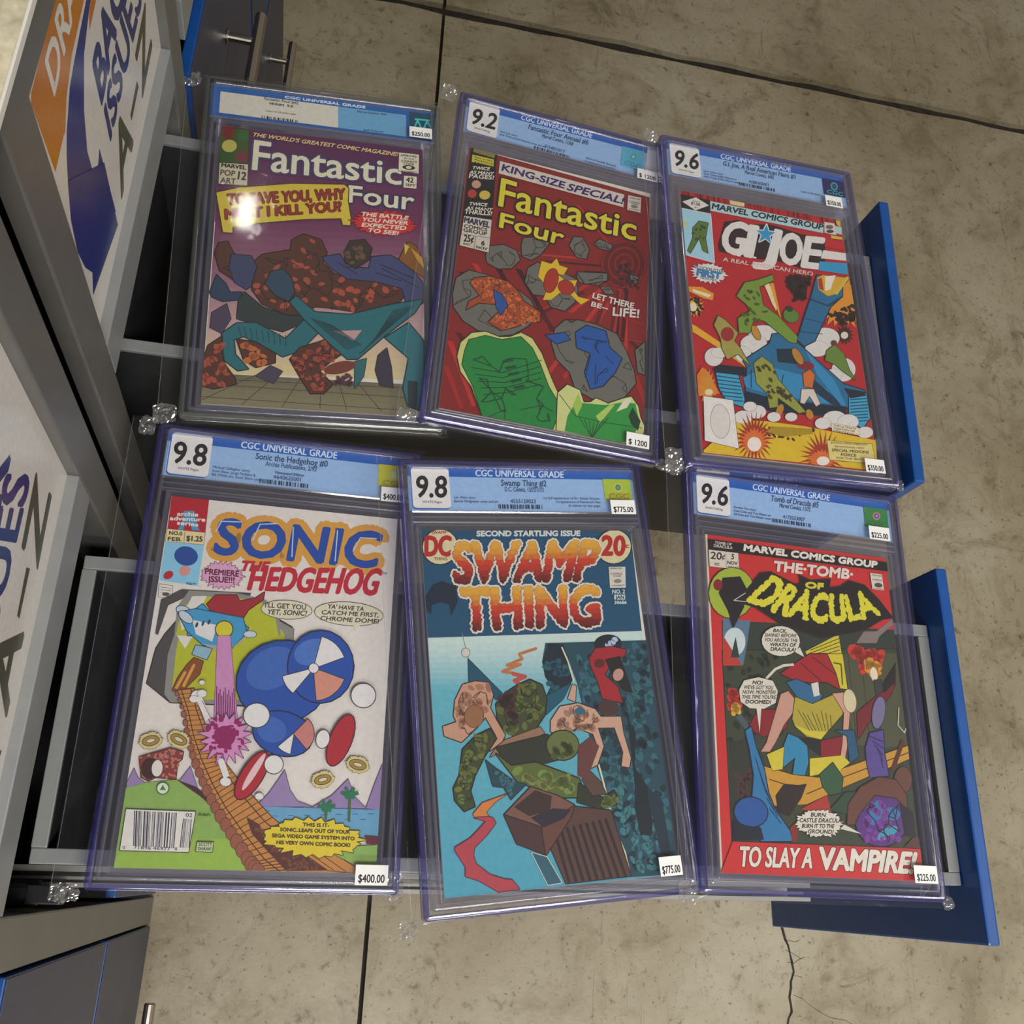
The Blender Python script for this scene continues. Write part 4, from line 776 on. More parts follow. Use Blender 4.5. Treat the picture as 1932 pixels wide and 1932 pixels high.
['T','SCOTT','3a4a28',[-33.6,-115.1,-24.9,-115.1,-25.1,-113.1,-33.8,-113.1],.15,'',0,0,0],
['T','SHAW!','3a4a28',[-33.6,-117.9,-25.2,-117.9,-25.4,-115.8,-33.8,-115.8],.15,'',0,0,0],
['T','Alan','3a4a28',[-36.4,-96.3,-28.5,-96.1,-28.7,-94.4,-36.6,-94.7],.1,'',0,0,0],
['B','d890c4',[-24.5,-44.3,-6.3,-46.6,-25.5,-62.4],18,.62,'7a3a70',.5,1],
['E','93155f',[-23.5,-53.4,-22.2,-53.3,-23.3,-54.9],'',0,10],
['E','93155f',[-27.3,-42.4,-26.7,-42.3,-27.1,-44.3],'',0,10],
['E','93155f',[-24.9,-49.8,-22.5,-49.6,-24.8,-51.1],'',0,10],
['E','93155f',[-21.8,-36.4,-20,-36.4,-21.7,-37.3],'',0,10],
['E','93155f',[-34.4,-35.2,-32.9,-35.2,-34.2,-37],'',0,10],
['E','93155f',[-26.8,-41.9,-24.8,-41.8,-26.6,-43.5],'',0,10],
['E','93155f',[-25.6,-45.7,-23.4,-45.6,-25.4,-47.1],'',0,10],
['E','93155f',[-29.2,-31.9,-27.3,-31.8,-28.9,-34],'',0,10],
['E','93155f',[-33.5,-51.8,-32.1,-51.7,-33.2,-53.9],'',0,10],
['E','93155f',[-23.2,-41.7,-22.3,-41.6,-23.1,-42.6],'',0,10],
['E','93155f',[-17.6,-41.9,-15.9,-41.8,-17.5,-43],'',0,10],
['E','93155f',[-32.7,-44.2,-31.5,-44.1,-32.6,-45.7],'',0,10],
['E','93155f',[-36.8,-38.3,-34.9,-38.2,-36.5,-40.4],'',0,10],
['E','93155f',[-18.4,-33.1,-16.5,-33,-18.3,-34],'',0,10],
['E','93155f',[-18.2,-33.5,-15.9,-33.3,-18,-35],'',0,10],
['E','93155f',[-27.1,-39,-25,-38.9,-26.9,-40.5],'',0,10],
['E','93155f',[-25.5,-46.7,-23.4,-46.6,-25.3,-48.8],'',0,10],
['E','93155f',[-14.7,-49.9,-13.4,-49.8,-14.6,-50.7],'',0,10],
['E','93155f',[-27,-55.3,-24.8,-55.2,-26.9,-56],'',0,10],
['E','93155f',[-27,-42.8,-25.1,-42.7,-26.8,-44],'',0,10],
['E','93155f',[-16.8,-34.5,-15.2,-34.4,-16.5,-36.7],'',0,10],
['E','93155f',[-26,-46.9,-24.3,-46.8,-25.9,-47.5],'',0,10],
['E','93155f',[-21.9,-51.4,-20.2,-51.3,-21.8,-52.3],'',0,10],
['E','93155f',[-13.2,-46.8,-12,-46.7,-12.9,-48.9],'',0,10],
['E','93155f',[-19.9,-39.2,-18.5,-39.2,-19.8,-40.7],'',0,10],
['E','93155f',[-32.2,-36.7,-30.6,-36.6,-32,-38.3],'',0,10],
['E','93155f',[-17.5,-40.4,-16.1,-40.3,-17.3,-42.2],'',0,10],
['E','93155f',[-24,-50.6,-21.6,-50.5,-23.8,-52.1],'',0,10],
['E','93155f',[-26.2,-43.9,-24.8,-43.8,-26,-45.4],'',0,10],
['E','93155f',[-15.3,-44.9,-13.6,-44.8,-15.2,-45.6],'',0,10],
['E','93155f',[-31.8,-38.3,-30,-38.2,-31.7,-39.5],'',0,10],
['E','93155f',[-29.5,-33.4,-28.9,-33.4,-29.5,-34.1],'',0,10],
['E','93155f',[-32.5,-32.6,-31.5,-32.5,-32.4,-33.9],'',0,10],
['E','93155f',[-31.3,-40.7,-30,-40.6,-31.2,-41.8],'',0,10],
['E','93155f',[-31,-51.7,-29.8,-51.6,-30.8,-52.9],'',0,10],
['E','93155f',[-25.2,-42.6,-23.6,-42.5,-25,-44.4],'',0,10],
['E','93155f',[-26.6,-49.3,-24.6,-49.2,-26.5,-50.3],'',0,10],
['E','93155f',[-21.3,-51.5,-19.5,-51.4,-21.2,-52.3],'',0,10],
['E','93155f',[-27.5,-50.5,-25.4,-50.4,-27.3,-51.8],'',0,10],
['E','93155f',[-22.9,-40.3,-21.7,-40.2,-22.7,-42],'',0,10],
['E','93155f',[-19.8,-38.2,-18.8,-38.2,-19.7,-39],'',0,10],
['E','93155f',[-30.2,-43.5,-28.1,-43.3,-29.9,-45.4],'',0,10],
['E','93155f',[-22.1,-49.7,-20.1,-49.6,-21.9,-51.3],'',0,10],
['E','93155f',[-23.7,-37.3,-22.8,-37.2,-23.5,-38.4],'',0,10],
['E','93155f',[-24.4,-38.1,-23.1,-38,-24.2,-39.4],'',0,10],
['E','93155f',[-31.6,-48.3,-29.3,-48.2,-31.4,-49.1],'',0,10],
['E','93155f',[-25.3,-43.5,-18.1,-43.1,-24.5,-50.4],'',0,20],
['E','e8e6e2',[-44.9,-7.6,-43,-7.5,-44.7,-9.2],'6a665e',.35,12],
['E','e8e6e2',[-46.8,-16.6,-42.7,-16.4,-46.4,-20],'6a665e',.35,12],
['E','e8e6e2',[-48.9,-19.3,-46,-19.1,-48.6,-21.7],'6a665e',.35,12],
['E','e8e6e2',[-44,-15.2,-40.8,-15,-43.6,-17.8],'6a665e',.35,12],
['E','e8e6e2',[-21.2,-73.7,-17.6,-73.6,-20.8,-76.6],'6a665e',.35,12],
['E','e8e6e2',[2,-82.4,4.8,-82.3,2.2,-84.6],'6a665e',.35,12],
['L','e8e6e2',4,[-45.3,-19.1,-37.6,-32.4]],
['L','e8e6e2',4,[-25.8,-60.1,-20.9,-70.7]],
['L','6a665e',.4,[-43.3,-20.2,-35.8,-32.3]],
['E','1d4fa8',[9.7,-2.8,40.4,4.9,17.4,-30.8],'0d1c48',.9,20],
['E','3a68b8',[1.3,5.8,16.7,16.7,9.4,-6.1],'',0,20],
['E','1d4fa8',[35.4,9.4,58.6,11,37.6,-16.7],'0d1c48',.9,20],
['E','4a76c4',[28,19.5,39.7,25,31.9,11],'',0,20],
['E','1d4fa8',[13.4,-39.6,33.7,-44,11,-54.2],'0d1c48',.9,20],
['E','3a68b8',[5.7,-37.5,15.6,-38.8,5.1,-46.2],'',0,20],
['P','e8e4e0',[30.4,7.7,34.3,31,37.9,30,41.3,28.4,44.4,26.3,47.1,23.6,49.4,20.6,51.2,17.3],'2a1c30',.5],
['P','d6937c',[30.4,7.7,52.5,1.1,51,-3,48.7,-6.7,45.8,-9.8,42.4,-12.4,38.5,-14.2,34.4,-15.2],'2a1c30',.5],
['P','e8e4e0',[30.4,7.7,17.5,-10.9,15.7,-9.4,14,-7.8,12.5,-6,11.2,-4,10.1,-1.9,9.2,.3],'2a1c30',.5],
['P','cc8078',[20.8,-39.3,29.7,-28.8,32.4,-31.7,34.1,-35.3,34.8,-39.1,34.4,-43,33,-46.5,30.7,-49.5],'2a1c30',.5],
['P','e8e4e0',[20.8,-39.3,19.7,-53.1,18.1,-52.8,16.6,-52.3,15.1,-51.6,13.7,-50.8,12.3,-49.8,11.1,-48.7],'2a1c30',.5],
['E','e8e4e0',[30.4,7.7,33.7,7.9,30.7,4.3],'2a1c30',.5,20],
['E','e8e6e2',[-5.7,-28.1,2.9,-27.6,-4.9,-36.3],'3a3a44',.7,20],
['E','e8e6e2',[67.3,-9.7,75.9,-9.1,68,-18.2],'3a3a44',.7,20],
['E','b02430',[53.7,-42,60.8,-44.4,48.1,-59.7],'4a0c14',.8,20],
['E','e8e6e2',[41.1,-42,45.6,-42.5,40.5,-48.2],'3a3a44',.6,20],
['E','b02430',[-4.3,-68.8,2,-72.2,-12.1,-84.3],'4a0c14',.8,20],
['E','e8c8c8',[-3.4,-66.3,-1.4,-67.4,-9.7,-78.8],'',0,20],
['E','e8e6e2',[9.4,-60.9,15.5,-60.6,10,-67],'3a3a44',.6,20]],
 'label':[
['P','9dc3ee',[-93.5,182.9,93.5,183,94.9,144.9,-93.5,145.9],'',0],
['P','1b5fb8',[-93.5,182.9,93.5,183,93.8,174,-93.5,174.2],'',0],
['T','CGC UNIVERSAL GRADE','d6e6f8',[-39.5,175.3,33.5,175.2,33.7,180.9,-39.4,180.7],.35,'',0,0,0],
['P','1a62bc',[-64.6,180.7,-63.4,180.5,-62.4,179.8,-61.7,178.9,-61.5,177.7,-61.3,149.4,-61.6,148.3,-62.3,147.4,-63.3,146.7,-64.5,146.5,-88,146.6,-89.2,146.9,-90.2,147.5,-90.9,148.5,-91.1,149.6,-91.1,177.7,-90.9,178.9,-90.2,179.8,-89.2,180.5,-88,180.7],'',0],
['P','f0eeea',[-64,181.8,-62.7,181.6,-61.7,180.9,-61,180,-60.8,178.8,-60.6,150.5,-60.9,149.4,-61.6,148.5,-62.6,147.8,-63.8,147.6,-87.4,147.7,-88.5,148,-89.5,148.6,-90.2,149.6,-90.4,150.7,-90.4,178.8,-90.2,180,-89.5,181,-88.5,181.6,-87.4,181.8],'',0],
['T','9.8','17171a',[-87.5,156.9,-63.8,156.9,-63.7,174.1,-87.5,174],1,'',0,0,0],
['T','WHITE Pages','4a4a50',[-83.3,151.9,-67.7,151.9,-67.7,153.7,-83.2,153.8],.05,'',0,0,0],
['T','Sonic the Hedgehog #0','2a4a78',[-27.6,167.2,26.9,167.1,27,172.3,-27.5,172.2],.25,'',0,0,0],
['T','Archie Publications, 2/93','34527c',[-19.8,162.3,18.8,162.2,18.9,166,-19.7,166],.15,'',0,0,0],
['T','Michael Gallagher story','4a6890',[-58,155.7,-30.7,155.6,-30.6,157.7,-58,157.8],.08,'',0,0,0],
['T','Scott Shaw, Jorge Pacheco &','4a6890',[-58,152.6,-26.1,152.4,-26.1,154.5,-58,154.6],.08,'',0,0,0],
['T','Bill White art. Scott Shaw cover','4a6890',[-58,149.4,-20.4,149.2,-20.3,151.3,-58,151.5],.08,'',0,0,0],
['T','Newsstand Edition','34527c',[-11.9,156.7,9.8,156.6,9.8,158.8,-11.8,158.9],.12,'',0,0,0],
['T','4640625001','3a5680',[-12.7,152.4,8,152.3,8,155.5,-12.7,155.5],.08,'',0,0,0],
['K','2c3c58',13,44,[-22.8,147.6,14.7,147.4,14.7,150.9,-22.9,151.1]],
['P','d9d42c',[66.8,174.6,90.7,174.6,91.4,155.5,67.4,155.6],'',0],
['E','b8d8a0',[79.6,166.9,83.1,167.4,79.9,163.1],'',0,20],
['E','d8e4a8',[79.6,166.9,81.9,167.2,79.8,164.4],'',0,20],
['E','c8d890',[79.6,166.9,80.7,167.1,79.7,165.7],'',0,20],
['T','CGC','b8b020',[70.8,157.1,88.2,157,88.4,161.2,70.9,161.3],.2,'',0,0,0]],
},
'E':{
 'cover':[
['P','115072',[-85.5,130,85.5,130,83.2,47.7,-86,46.9],'',0],
['G',['cfe4dc','cfe4dc','7cc0cc','7cc0cc'],[-85.5,46.9,83.7,47.3,81.6,.7,-85.9,4.6]],
['G',['cfe4dc','c4dcd8','6ab8c8','5fb2c6'],[-84.9,40.7,88,39.2,84.5,-0.5,-85.8,9.1]],
['G',['5fb2c6','6ab8c8','4aa4bc','4ea8c0'],[-85.8,9.1,84.5,-0.5,85.5,-129.9,-85.5,-130]],
['P','1d4a58',[3.6,40.5,88.2,40.4,85.5,-129.9,48.2,-128.7,39.4,-82,32.3,-50.5,25,9.4,17.6,36.7,-0.5,26.4],'',0],
['N','2f6a74',150,5,41,[29.2,31.7,84.9,35.6,83.2,-121.3,51.3,-124,36.3,-55.1,28.2,5.8]],
['N','12303c',110,4.4,42,[29.2,31.7,84.9,35.6,83.2,-121.3,51.3,-124,36.3,-55.1,28.2,5.8]],
['N','3f7e86',50,3.6,43,[41.7,-66.2,68.2,-78.4,79,-125.1,51.1,-125]],
['P','0e2028',[66.6,-29.9,61.5,-16,60.5,-67.2,58.1,-82.1,59.7,-101.1,68.8,-102.7,70.8,-91.3,70,-67.7,62.6,-54.2],'',0],
['P','17303e',[70,-67.7,71.7,-99.8,73.8,-114.5,82,-121.2,80.1,-79.1],'',0],
['P','0d2430',[-0.5,26.4,6,40.5,17.9,39.1,23.1,13,10.4,-1.7,-0.2,-11.5,-1.3,-1.3,4.6,8.8,.6,14.7],'',0],
['N','1d5868',16,4,8,[1.8,25.2,17.3,34.3,19.5,13,3.8,1.9]],
['L','e4dcb8',1.2,[16.4,36.7,19.9,26,22.8,10.6]],
['L','e4dcb8',1.2,[34.6,-50.7,39.4,-82,41.6,-97.8,46.4,-111.5,48.4,-127.8]],
['E','101c24',[53.7,38.5,65,38.4,52.6,31.3],'',0,20],
['N','b8cce0',7,3,2,[46.6,41.1,60.5,42.1,60.5,33.6,46.6,32.6]],
['L','8a8e88',.6,[-59.8,49.7,-57.8,38,-56.6,31]],
['E','d8d4c8',[-58.1,35.1,-55.1,35,-58.3,31.9],'5a5a54',.4,20],
['P','10506a',[-56.7,30.4,-33.3,4.2,-38.3,-0.2,-46.3,11.3,-57.5,13.9],'0a2430',.5],
['P','10586e',[.1,.9,20.2,9.5,12.8,-1.8,-1.5,-12.6],'0a2430',.5],
['L','c07840',2.2,[-4.1,36.5,-17.6,32.6,-15.6,29,-27.8,24.6,-17.2,25,-31.7,20.1,-23.7,18.8]],
['L','c05048',3,[-23.8,18.2,-14.7,15.7,-23.1,13,-18.8,10]],
['P','a8212a',[37.3,28,43.2,35.1,57.1,36,68,33.4,66,28.6,55.4,25.2,47.7,14.7,57.3,5,59.2,-6.7,43.9,-2.8,42,8.9,37.7,22],'3a0c10',.7],
['P','1c1a18',[49.4,26.5,62.2,28.7,68.9,0,60.7,2.6,53.8,14.5],'',0],
['E','c89888',[58.8,14.4,62.5,12.9,56.4,10],'3a201c',.5,20],
['E','5a2420',[44.7,23.6,48.9,23.6,44.2,20.1],'',0,20],
['E','4a302c',[47.8,-9.8,55.9,-11.5,45.9,-15.4],'',0,20],
['P','c9987c',[-70.5,-10.1,-68.6,.8,-62.2,11.8,-53,13.8,-42.8,12.4,-40.2,3.3,-43.3,-5.6,-39.6,-14.6,-33.9,-25.7,-36.6,-30,-46.1,-36,-40.6,-25.5,-47.3,-12.1,-55.8,-20.5,-66.4,-28.7,-78.1,-23.9,-78.8,-17.4,-68.7,-14.6],'3a241c',.8],
['N','a8745c',26,4,12,[-68.2,-9.1,-60,10.6,-43,10.1,-43.5,-7.8,-48.8,-16.4,-65,-24.5]],
['C','4a2c20',22,.6,13,[-70.5,-10.1,-62.2,11.8,-42.8,12.4,-41,-5.7,-39.6,-14.6,-65.3,-28.7]],
['E','9a6a44',[-55.6,-11.2,-48.8,-12.1,-57,-19],'4a2c1c',.4,20],
['P','cfa68c',[1.5,-17.2,9.7,-7.4,24.2,-5.6,36.8,-10.6,40.7,-16.4,56.4,-17,56.9,-29.5,60.1,-47.5,57.9,-54,52.1,-52.6,54.8,-42.8,50.4,-24.7,37.2,-24.2,40,-37.7,33.4,-50.6,28.5,-52.5,35.3,-37.5,33,-28.5,21.8,-23.6,7.2,-27.4,.6,-25],'3a241c',.8],
['N','a87c64',24,4,14,[3.8,-17.3,24.1,-6.7,39.5,-16.4,33.6,-24.1,12.2,-25.4]],
['C','4a2c20',22,.5,15,[1.5,-17.2,24.2,-5.6,40.7,-16.4,33.2,-27.4,7.2,-27.4]],
['E','2c6a80',[24.7,-11.3,28.9,-11.4,24.3,-14],'',0,20],
['P','cfa68c',[16.4,-1.9,21.3,8.3,24.1,7.1,22,-4.4],'3a241c',.6],
['P','3f4626',[-38.6,-3.5,-31,4.1,-21.2,9.5,-11.4,13.3,-2.5,9,-0.1,-1.4,-2.6,-12.6,-10.7,-22.3,-27.2,-27.1,-34.6,-21.3,-38.4,-13.5],'15180c',.9],
['N','5f6e2c',40,4,16,[-36.4,-4.7,-21.3,8.4,-7,10.3,-1.3,-1.3,-10.5,-20.1,-31.4,-23.7]],
['N','4a2c2c',22,4,17,[-36,-0.2,-21.5,6.1,-24.2,-19.6,-35.2,-15.8]],
['C','15180c',36,.6,18,[-37.5,-4.7,-21.3,8.4,-2.6,7.9,-3.8,-12.5,-27.1,-26,-36.3,-15.8]],
['P','9a7458',[-34.2,-29,-7.1,-21.3,-4.2,-25.9,-28,-34.7,-46.5,-40.3,-41.4,-34.1],'3a241c',.5],
['P','3c451f',[-55.1,-24.9,-44.7,-20.9,-40.8,-27.6,-50.9,-40.1,-58.5,-52.3,-62.6,-62.5,-60.2,-72.8,-67.9,-75.4,-73.7,-68,-74.2,-59.8,-69.3,-51.8,-65.8,-34.1],'15180c',.9],
['N','6a7430',26,4,19,[-54,-24.9,-42.9,-25.4,-53.1,-40,-62,-55.3,-70.7,-70.2,-72.1,-59.9,-65.1,-39.4]],
['C','15180c',22,.5,20,[-55.1,-24.9,-42.9,-25.4,-53.1,-40,-62.4,-60.4,-62.3,-71.7,-72.7,-68,-69.3,-51.8,-64.7,-34.1]],
['P','2c3220',[-41.4,-34.1,-23.1,-30.6,-2,-27.1,5.1,-44.9,-13.6,-48.3,-33.8,-47.3],'15180c',.7],
['E','67723a',[8.6,-35.2,20.3,-37.7,5.4,-45.3],'15180c',.8,20],
['N','4a5628',14,4,23,[-0.2,-31.5,18.3,-32.3,15.7,-43.2,.8,-42.5]],
['P','5c6a30',[-41.8,-38.4,-31.5,-47.4,-13.4,-46.1,4,-53.4,18.2,-59.5,19.6,-66,15.4,-72.1,-5,-70.9,-17.5,-62.9,-28.2,-58.1],'15180c',.9],
['N','7c8c44',24,5,24,[-29.5,-49.6,3.7,-55.6,16.6,-62.7,6.6,-69.5,-17.3,-60.8]],
['P','2c3220',[17.8,-62.7,34.7,-74.3,43.6,-69.5,45.4,-72.8,44.5,-79.1,30.3,-80.9,14.9,-75.3],'15180c',.8],
['N','6a7a34',14,3.4,25,[32.2,-75.2,44.6,-70.6,44.6,-78.1,33.9,-79.5]],
['P','1d4450',[-49.9,-42.2,-44.8,-46.7,-30.4,-58,-21.7,-60.6,-33.9,-70.3,-38.5,-61.7,-46.1,-60.3],'0c2028',.5],
['N','3a7080',20,2,26,[-43,-51,-30.4,-58,-33.6,-67.2,-39.4,-59.6]],
['P','5a3d34',[10,-78.1,39.2,-83,48.4,-127.8,.2,-128.4,-8,-105.5],'24140f',.7],
['L','2a1c1c',2.2,[-4.3,-93.7,2.4,-128.1]],
['L','2a1c1c',2.2,[.5,-93.1,7.6,-128.1]],
['L','2a1c1c',2.2,[5.3,-92.5,12.8,-128.1]],
['L','2a1c1c',2.2,[10.1,-91.9,18,-128.1]],
['L','2a1c1c',2.2,[15,-91.3,23.3,-128.1]],
['L','2a1c1c',2.2,[19.9,-90.7,28.6,-128.1]],
['L','2a1c1c',2.2,[24.8,-90.1,33.9,-128.1]],
['L','2a1c1c',2.2,[29.8,-89.5,39.2,-128.1]],
['L','2a1c1c',2.2,[34.7,-88.9,44.5,-128.1]],
['P','7d5648',[-39.8,-80.2,-18.6,-62.8,.8,-70.2,12.4,-77.2,-11.8,-90.6],'24140f',.7],
['P','4a2f2c',[-39.8,-80.2,-13.4,-90.5,-12.2,-108.7,-32.5,-99.8],'24140f',.7],
['P','6b4238',[-13.4,-90.5,12.3,-77.7,7.8,-86.3,-12.2,-108.7],'24140f',.7],
['P','3c2824',[-32.2,-75.5,-15.5,-65.1,-3.7,-70,-6.1,-80.2,-21.9,-82.3],'',0],
['P','2a2030',[-20.9,-83.4,-3.6,-78.3,9.7,-80.2,3.3,-86,-11.8,-90.6],'',0],
['P','5c4436',[20.4,-60.7,27,-54.6,34.1,-62.5,37.5,-71.3,26.9,-71.7],'24140f',.5],
['P','6a3a34',[20.1,-36.8,30.3,-30.6,36.5,-37.6,23.8,-60.9,17.3,-57.3],'',0],
['P','2c6070',[-22.4,-106.5,-11.9,-110.2,-3,-127.6,-12.9,-128.3],'d8d8cc',.5],
['P','d8823a',[-36.8,-66.5,-44.9,-70.7,-52.5,-77.4,-50.2,-81.6,-60.9,-80.9,-61.7,-77.8,-54.7,-71.1],'5a2a1c',.5],
['P','b8404c',[-60.8,-80.4,-53.1,-83.4,-59.4,-89,-65.1,-93.6,-76,-98.7,-76.2,-100.7,-69.7,-111.8,-70.2,-117.5,-61.1,-121.1,-48.3,-129.3,-33.4,-129.1,-38.1,-122.9,-44.3,-121.5,-53.5,-117.9,-62.3,-110.4,-63.9,-104.5,-62.5,-99.7,-53.3,-92.4,-46.2,-84.9,-48.1,-81.7,-51.2,-80.5],'5a2030',.6],
['E','ded4a8',[-71.7,116.5,-58.3,116.7,-72.7,102.7],'12161c',.7,20],
['T','SWAMP','a02a20',[-77.6,126.8,-66.1,127,-65.9,129.3,-77.4,129.1],.2,'',0,0,0],
['T','DC','b82222',[-83.5,109.6,-64.2,109.6,-62.9,124.8,-82.4,124.7],1.8,'',0,0,0],
['T','THING','8a5a44',[-77.1,106,-67.1,105.8,-66.9,108.1,-76.9,108.2],.2,'',0,0,0],
['E','ded4a8',[69.1,116.5,83.7,116.7,67,102.5],'12161c',.7,20],
['T','20','b82222',[57.8,109.6,77,109.3,79.9,125.1,60.5,125.3],1.8,'',0,0,0],
['T','c','b82222',[78.7,115.6,81.5,115.6,82.1,119.1,79.2,119],.5,'',0,0,0],
['T','SECOND STARTLING ISSUE','d4e0e0',[-42.6,125.1,41.5,125.5,42.1,129.7,-42.2,129.2],.7,'',0,0,0],
['T','SWAMP','5a120e,a82a1c,cc3c22,d8922c,e8b038',[-62.3,88.1,46.1,89.6,58.7,120.3,-61.2,118.6],2.7,'e4dccc',1.8,0,0],
['T','THING','5a120e,a82a1c,cc3c22,d8922c,e8b038',[-58.2,52.3,47.9,53.6,50.8,83.1,-57.5,83],2.7,'e4dccc',1.8,0,0],
['P','0c2438',[-85.3,77.1,-79,86.6,-72,89,-61.9,85.4,-61.4,73.5,-67,62.9,-67.5,71.1,-74.2,73.5,-81.1,71.2,-82.1,64.2,-85.3,67.7,-86,73.6],'',0],
['P','dcd8c8',[62.3,99.6,76.4,99.7,74.3,82.5,61.1,82.5],'',0],
['T','APPROVED','3a3a38',[63.1,97.7,73.6,97.8,73.7,98.9,63.2,98.9],.1,'',0,0,0],
['T','COMICS','3a3a38',[63.4,93.3,72.9,93.3,73.1,94.7,63.6,94.7],.12,'',0,0,0],
['T','CODE','3a3a38',[64.7,91.4,71.3,91.4,71.5,92.7,64.9,92.6],.1,'',0,0,0],
['E','8a8a80',[68.2,87.9,71.5,87.9,68,86.2],'',0,20],
['T','AUTHORITY','3a3a38',[62.5,83.8,73.4,83.8,73.6,84.8,62.7,84.8],.1,'',0,0,0],
['T','NO. 2','cfdcdc',[62.4,77.9,72.8,77.8,73.3,80.9,62.8,80.9],.35,'',0,0,0],
['P','cfdcdc',[63.8,76.9,72.9,76.8,72.5,72.8,63.2,72.9],'',0],
['T','JAN','1a5070',[64.3,73.5,71.5,73.5,71.9,76.2,64.7,76.2],.35,'',0,0,0],
['T','30686','cfdcdc',[62.9,69.4,73,69.3,73.4,71.8,63.3,71.9],.3,'',0,0,0]],
 'label':[
['P','9dc3ee',[-93.5,183,94.2,182.9,94.2,146,-93.5,146],'',0],
['P','1b5fb8',[-93.5,183,94.2,182.9,94.2,174.2,-93.5,174.3],'',0],
['T','CGC UNIVERSAL GRADE','d6e6f8',[-39.4,175.3,33.8,175.3,34.4,180.9,-38.8,180.7],.35,'',0,0,0],
['P','1a62bc',[-64.6,180.7,-63.4,180.5,-62.4,179.9,-61.7,178.9,-61.4,177.8,-61.4,149.7,-61.6,148.6,-62.3,147.6,-63.4,147,-64.6,146.8,-88.1,146.8,-89.2,147,-90.2,147.6,-90.9,148.6,-91.1,149.7,-91.1,177.8,-90.9,178.9,-90.3,179.9,-89.3,180.5,-88.1,180.7],'',0],
['P','f0eeea',[-63.9,181.8,-62.7,181.6,-61.7,181,-61,180,-60.7,178.9,-60.7,150.8,-60.9,149.7,-61.6,148.7,-62.7,148.1,-63.9,147.9,-87.4,147.9,-88.5,148.1,-89.5,148.7,-90.2,149.7,-90.4,150.8,-90.5,178.9,-90.2,180,-89.6,181,-88.6,181.6,-87.4,181.8],'',0],
['T','9.8','17171a',[-87.6,157.1,-63.9,157.1,-62.4,174.4,-86.2,174.1],1,'',0,0,0],
['T','WHITE Pages','4a4a50',[-83.3,152.1,-67.7,152.1,-67.6,154,-83.1,153.9],.05,'',0,0,0],
['T','Swamp Thing #2','2a4a78',[-19.3,167.4,18.3,167.4,18.8,172.5,-18.8,172.4],.25,'',0,0,0],
['T','D.C. Comics, 12/72-1/73','34527c',[-16.6,162.6,15.4,162.6,15.8,166.3,-16.2,166.3],.15,'',0,0,0],
['T','Len Wein story','4a6890',[-58.1,156,-40.8,156,-40.6,158,-57.9,158],.08,'',0,0,0],
['T','Bernie Wrightson cover and art','4a6890',[-58.1,152.8,-22.8,152.8,-22.6,154.9,-57.9,154.9],.08,'',0,0,0],
['T','4555129023','3a5680',[-12.9,152.8,7.8,152.8,8.1,156,-12.6,156],.08,'',0,0,0],
['K','2c3c58',14,44,[-23,148,14.4,148,14.4,151.5,-23,151.5]],
['T','1st full appearance of Dr. Anton Arcane.','4a6890',[15,156.5,62.5,156.5,62.7,158.5,15.2,158.4],.06,'',0,0,0],
['T','1st appearance of Patchwork Man','4a6890',[25.1,153.4,62.5,153.4,62.7,155.3,25.2,155.3],.06,'',0,0,0],
['T','in cameo on last page.','4a6890',[35.2,150.2,62.5,150.2,62.7,152.2,35.4,152.2],.06,'',0,0,0],
['P','b4cc3a',[67.1,174.7,91.1,174.7,91.1,156.3,67.1,156.3],'',0],
['E','d8d048',[79.7,167.4,83.6,167.4,79.4,163.4],'',0,20],
['E','3a8a8a',[79.7,167.4,82.2,167.4,79.5,164.7],'',0,20],
['E','60b070',[79.7,167.4,81,167.4,79.6,166],'',0,20],
['T','CGC','c87830',[70.6,157.8,88,157.8,88.4,161.9,71,161.8],.2,'',0,0,0]],
},
'F':{
 'cover':[
['P','cf2d2a',[-84.8,130,84.8,130,84.8,-130,-84.7,-130],'',0],
['P','dcd0bc',[-84.8,130,-82.4,129.9,-82.7,-129.9,-84.7,-130],'',0],
['P','2f3a30',[-73.3,58.6,84.5,66.4,83.1,37.4,-74.2,21.8],'',0],
['P','39432c',[-74.2,33.7,86.2,50.4,86.3,-106,-73.9,-107.5],'181410',.6],
['P','4f5238',[34.2,41.3,85.7,46.6,87.7,-27.1,62.3,-31.4,36.5,-31,30.9,11.2],'',0],
['L','2c2e20',.6,[38.2,41.7,38.1,-28.6]],
['L','2c2e20',.6,[50.3,43,49.8,-27.7]],
['L','2c2e20',.6,[62.4,44.2,61.5,-26.8]],
['N','242a1c',60,4,3,[-72,28.1,-20.6,35.7,-25.8,-29.1,-72.3,-39.2]],
['P','2e3324',[-73.3,-37.1,-53.9,-31.2,-44.1,-45.8,-39.3,-77.7,-73.8,-106.4],'',0],
['N','4a3028',26,4.5,4,[-68.4,-54,-39.7,-50.9,-36.1,-66.8,-67.5,-77.3]],
['P','5a7a94',[-72.2,59.8,-48.3,60.4,-52.4,40.9,-56.8,23.9,-74.2,22.1],'',0],
['E','cfe0e0',[-63.1,41.9,-53.6,42.9,-63.8,30.4],'',0,20],
['P','c03a2a',[-72.9,46,-61.9,29.5,-57.9,23.4,-74.2,21.8],'',0],
['P','283830',[-62,46.2,-59.7,29.7,-67.3,29],'',0],
['P','d8c832',[-0.9,40,30.9,57.3,32.9,32.4,2.7,29.4],'2a2410',.5],
['L','5a5010',.7,[3.8,41.5,31.7,54.1]],
['L','5a5010',.7,[3.6,39.1,31.4,50.8]],
['L','5a5010',.7,[3.4,36.8,31,47.5]],
['L','5a5010',.7,[3.2,34.4,30.7,44.3]],
['L','5a5010',.7,[2.9,32.1,30.3,41]],
['L','5a5010',.7,[2.7,29.8,30,37.8]],
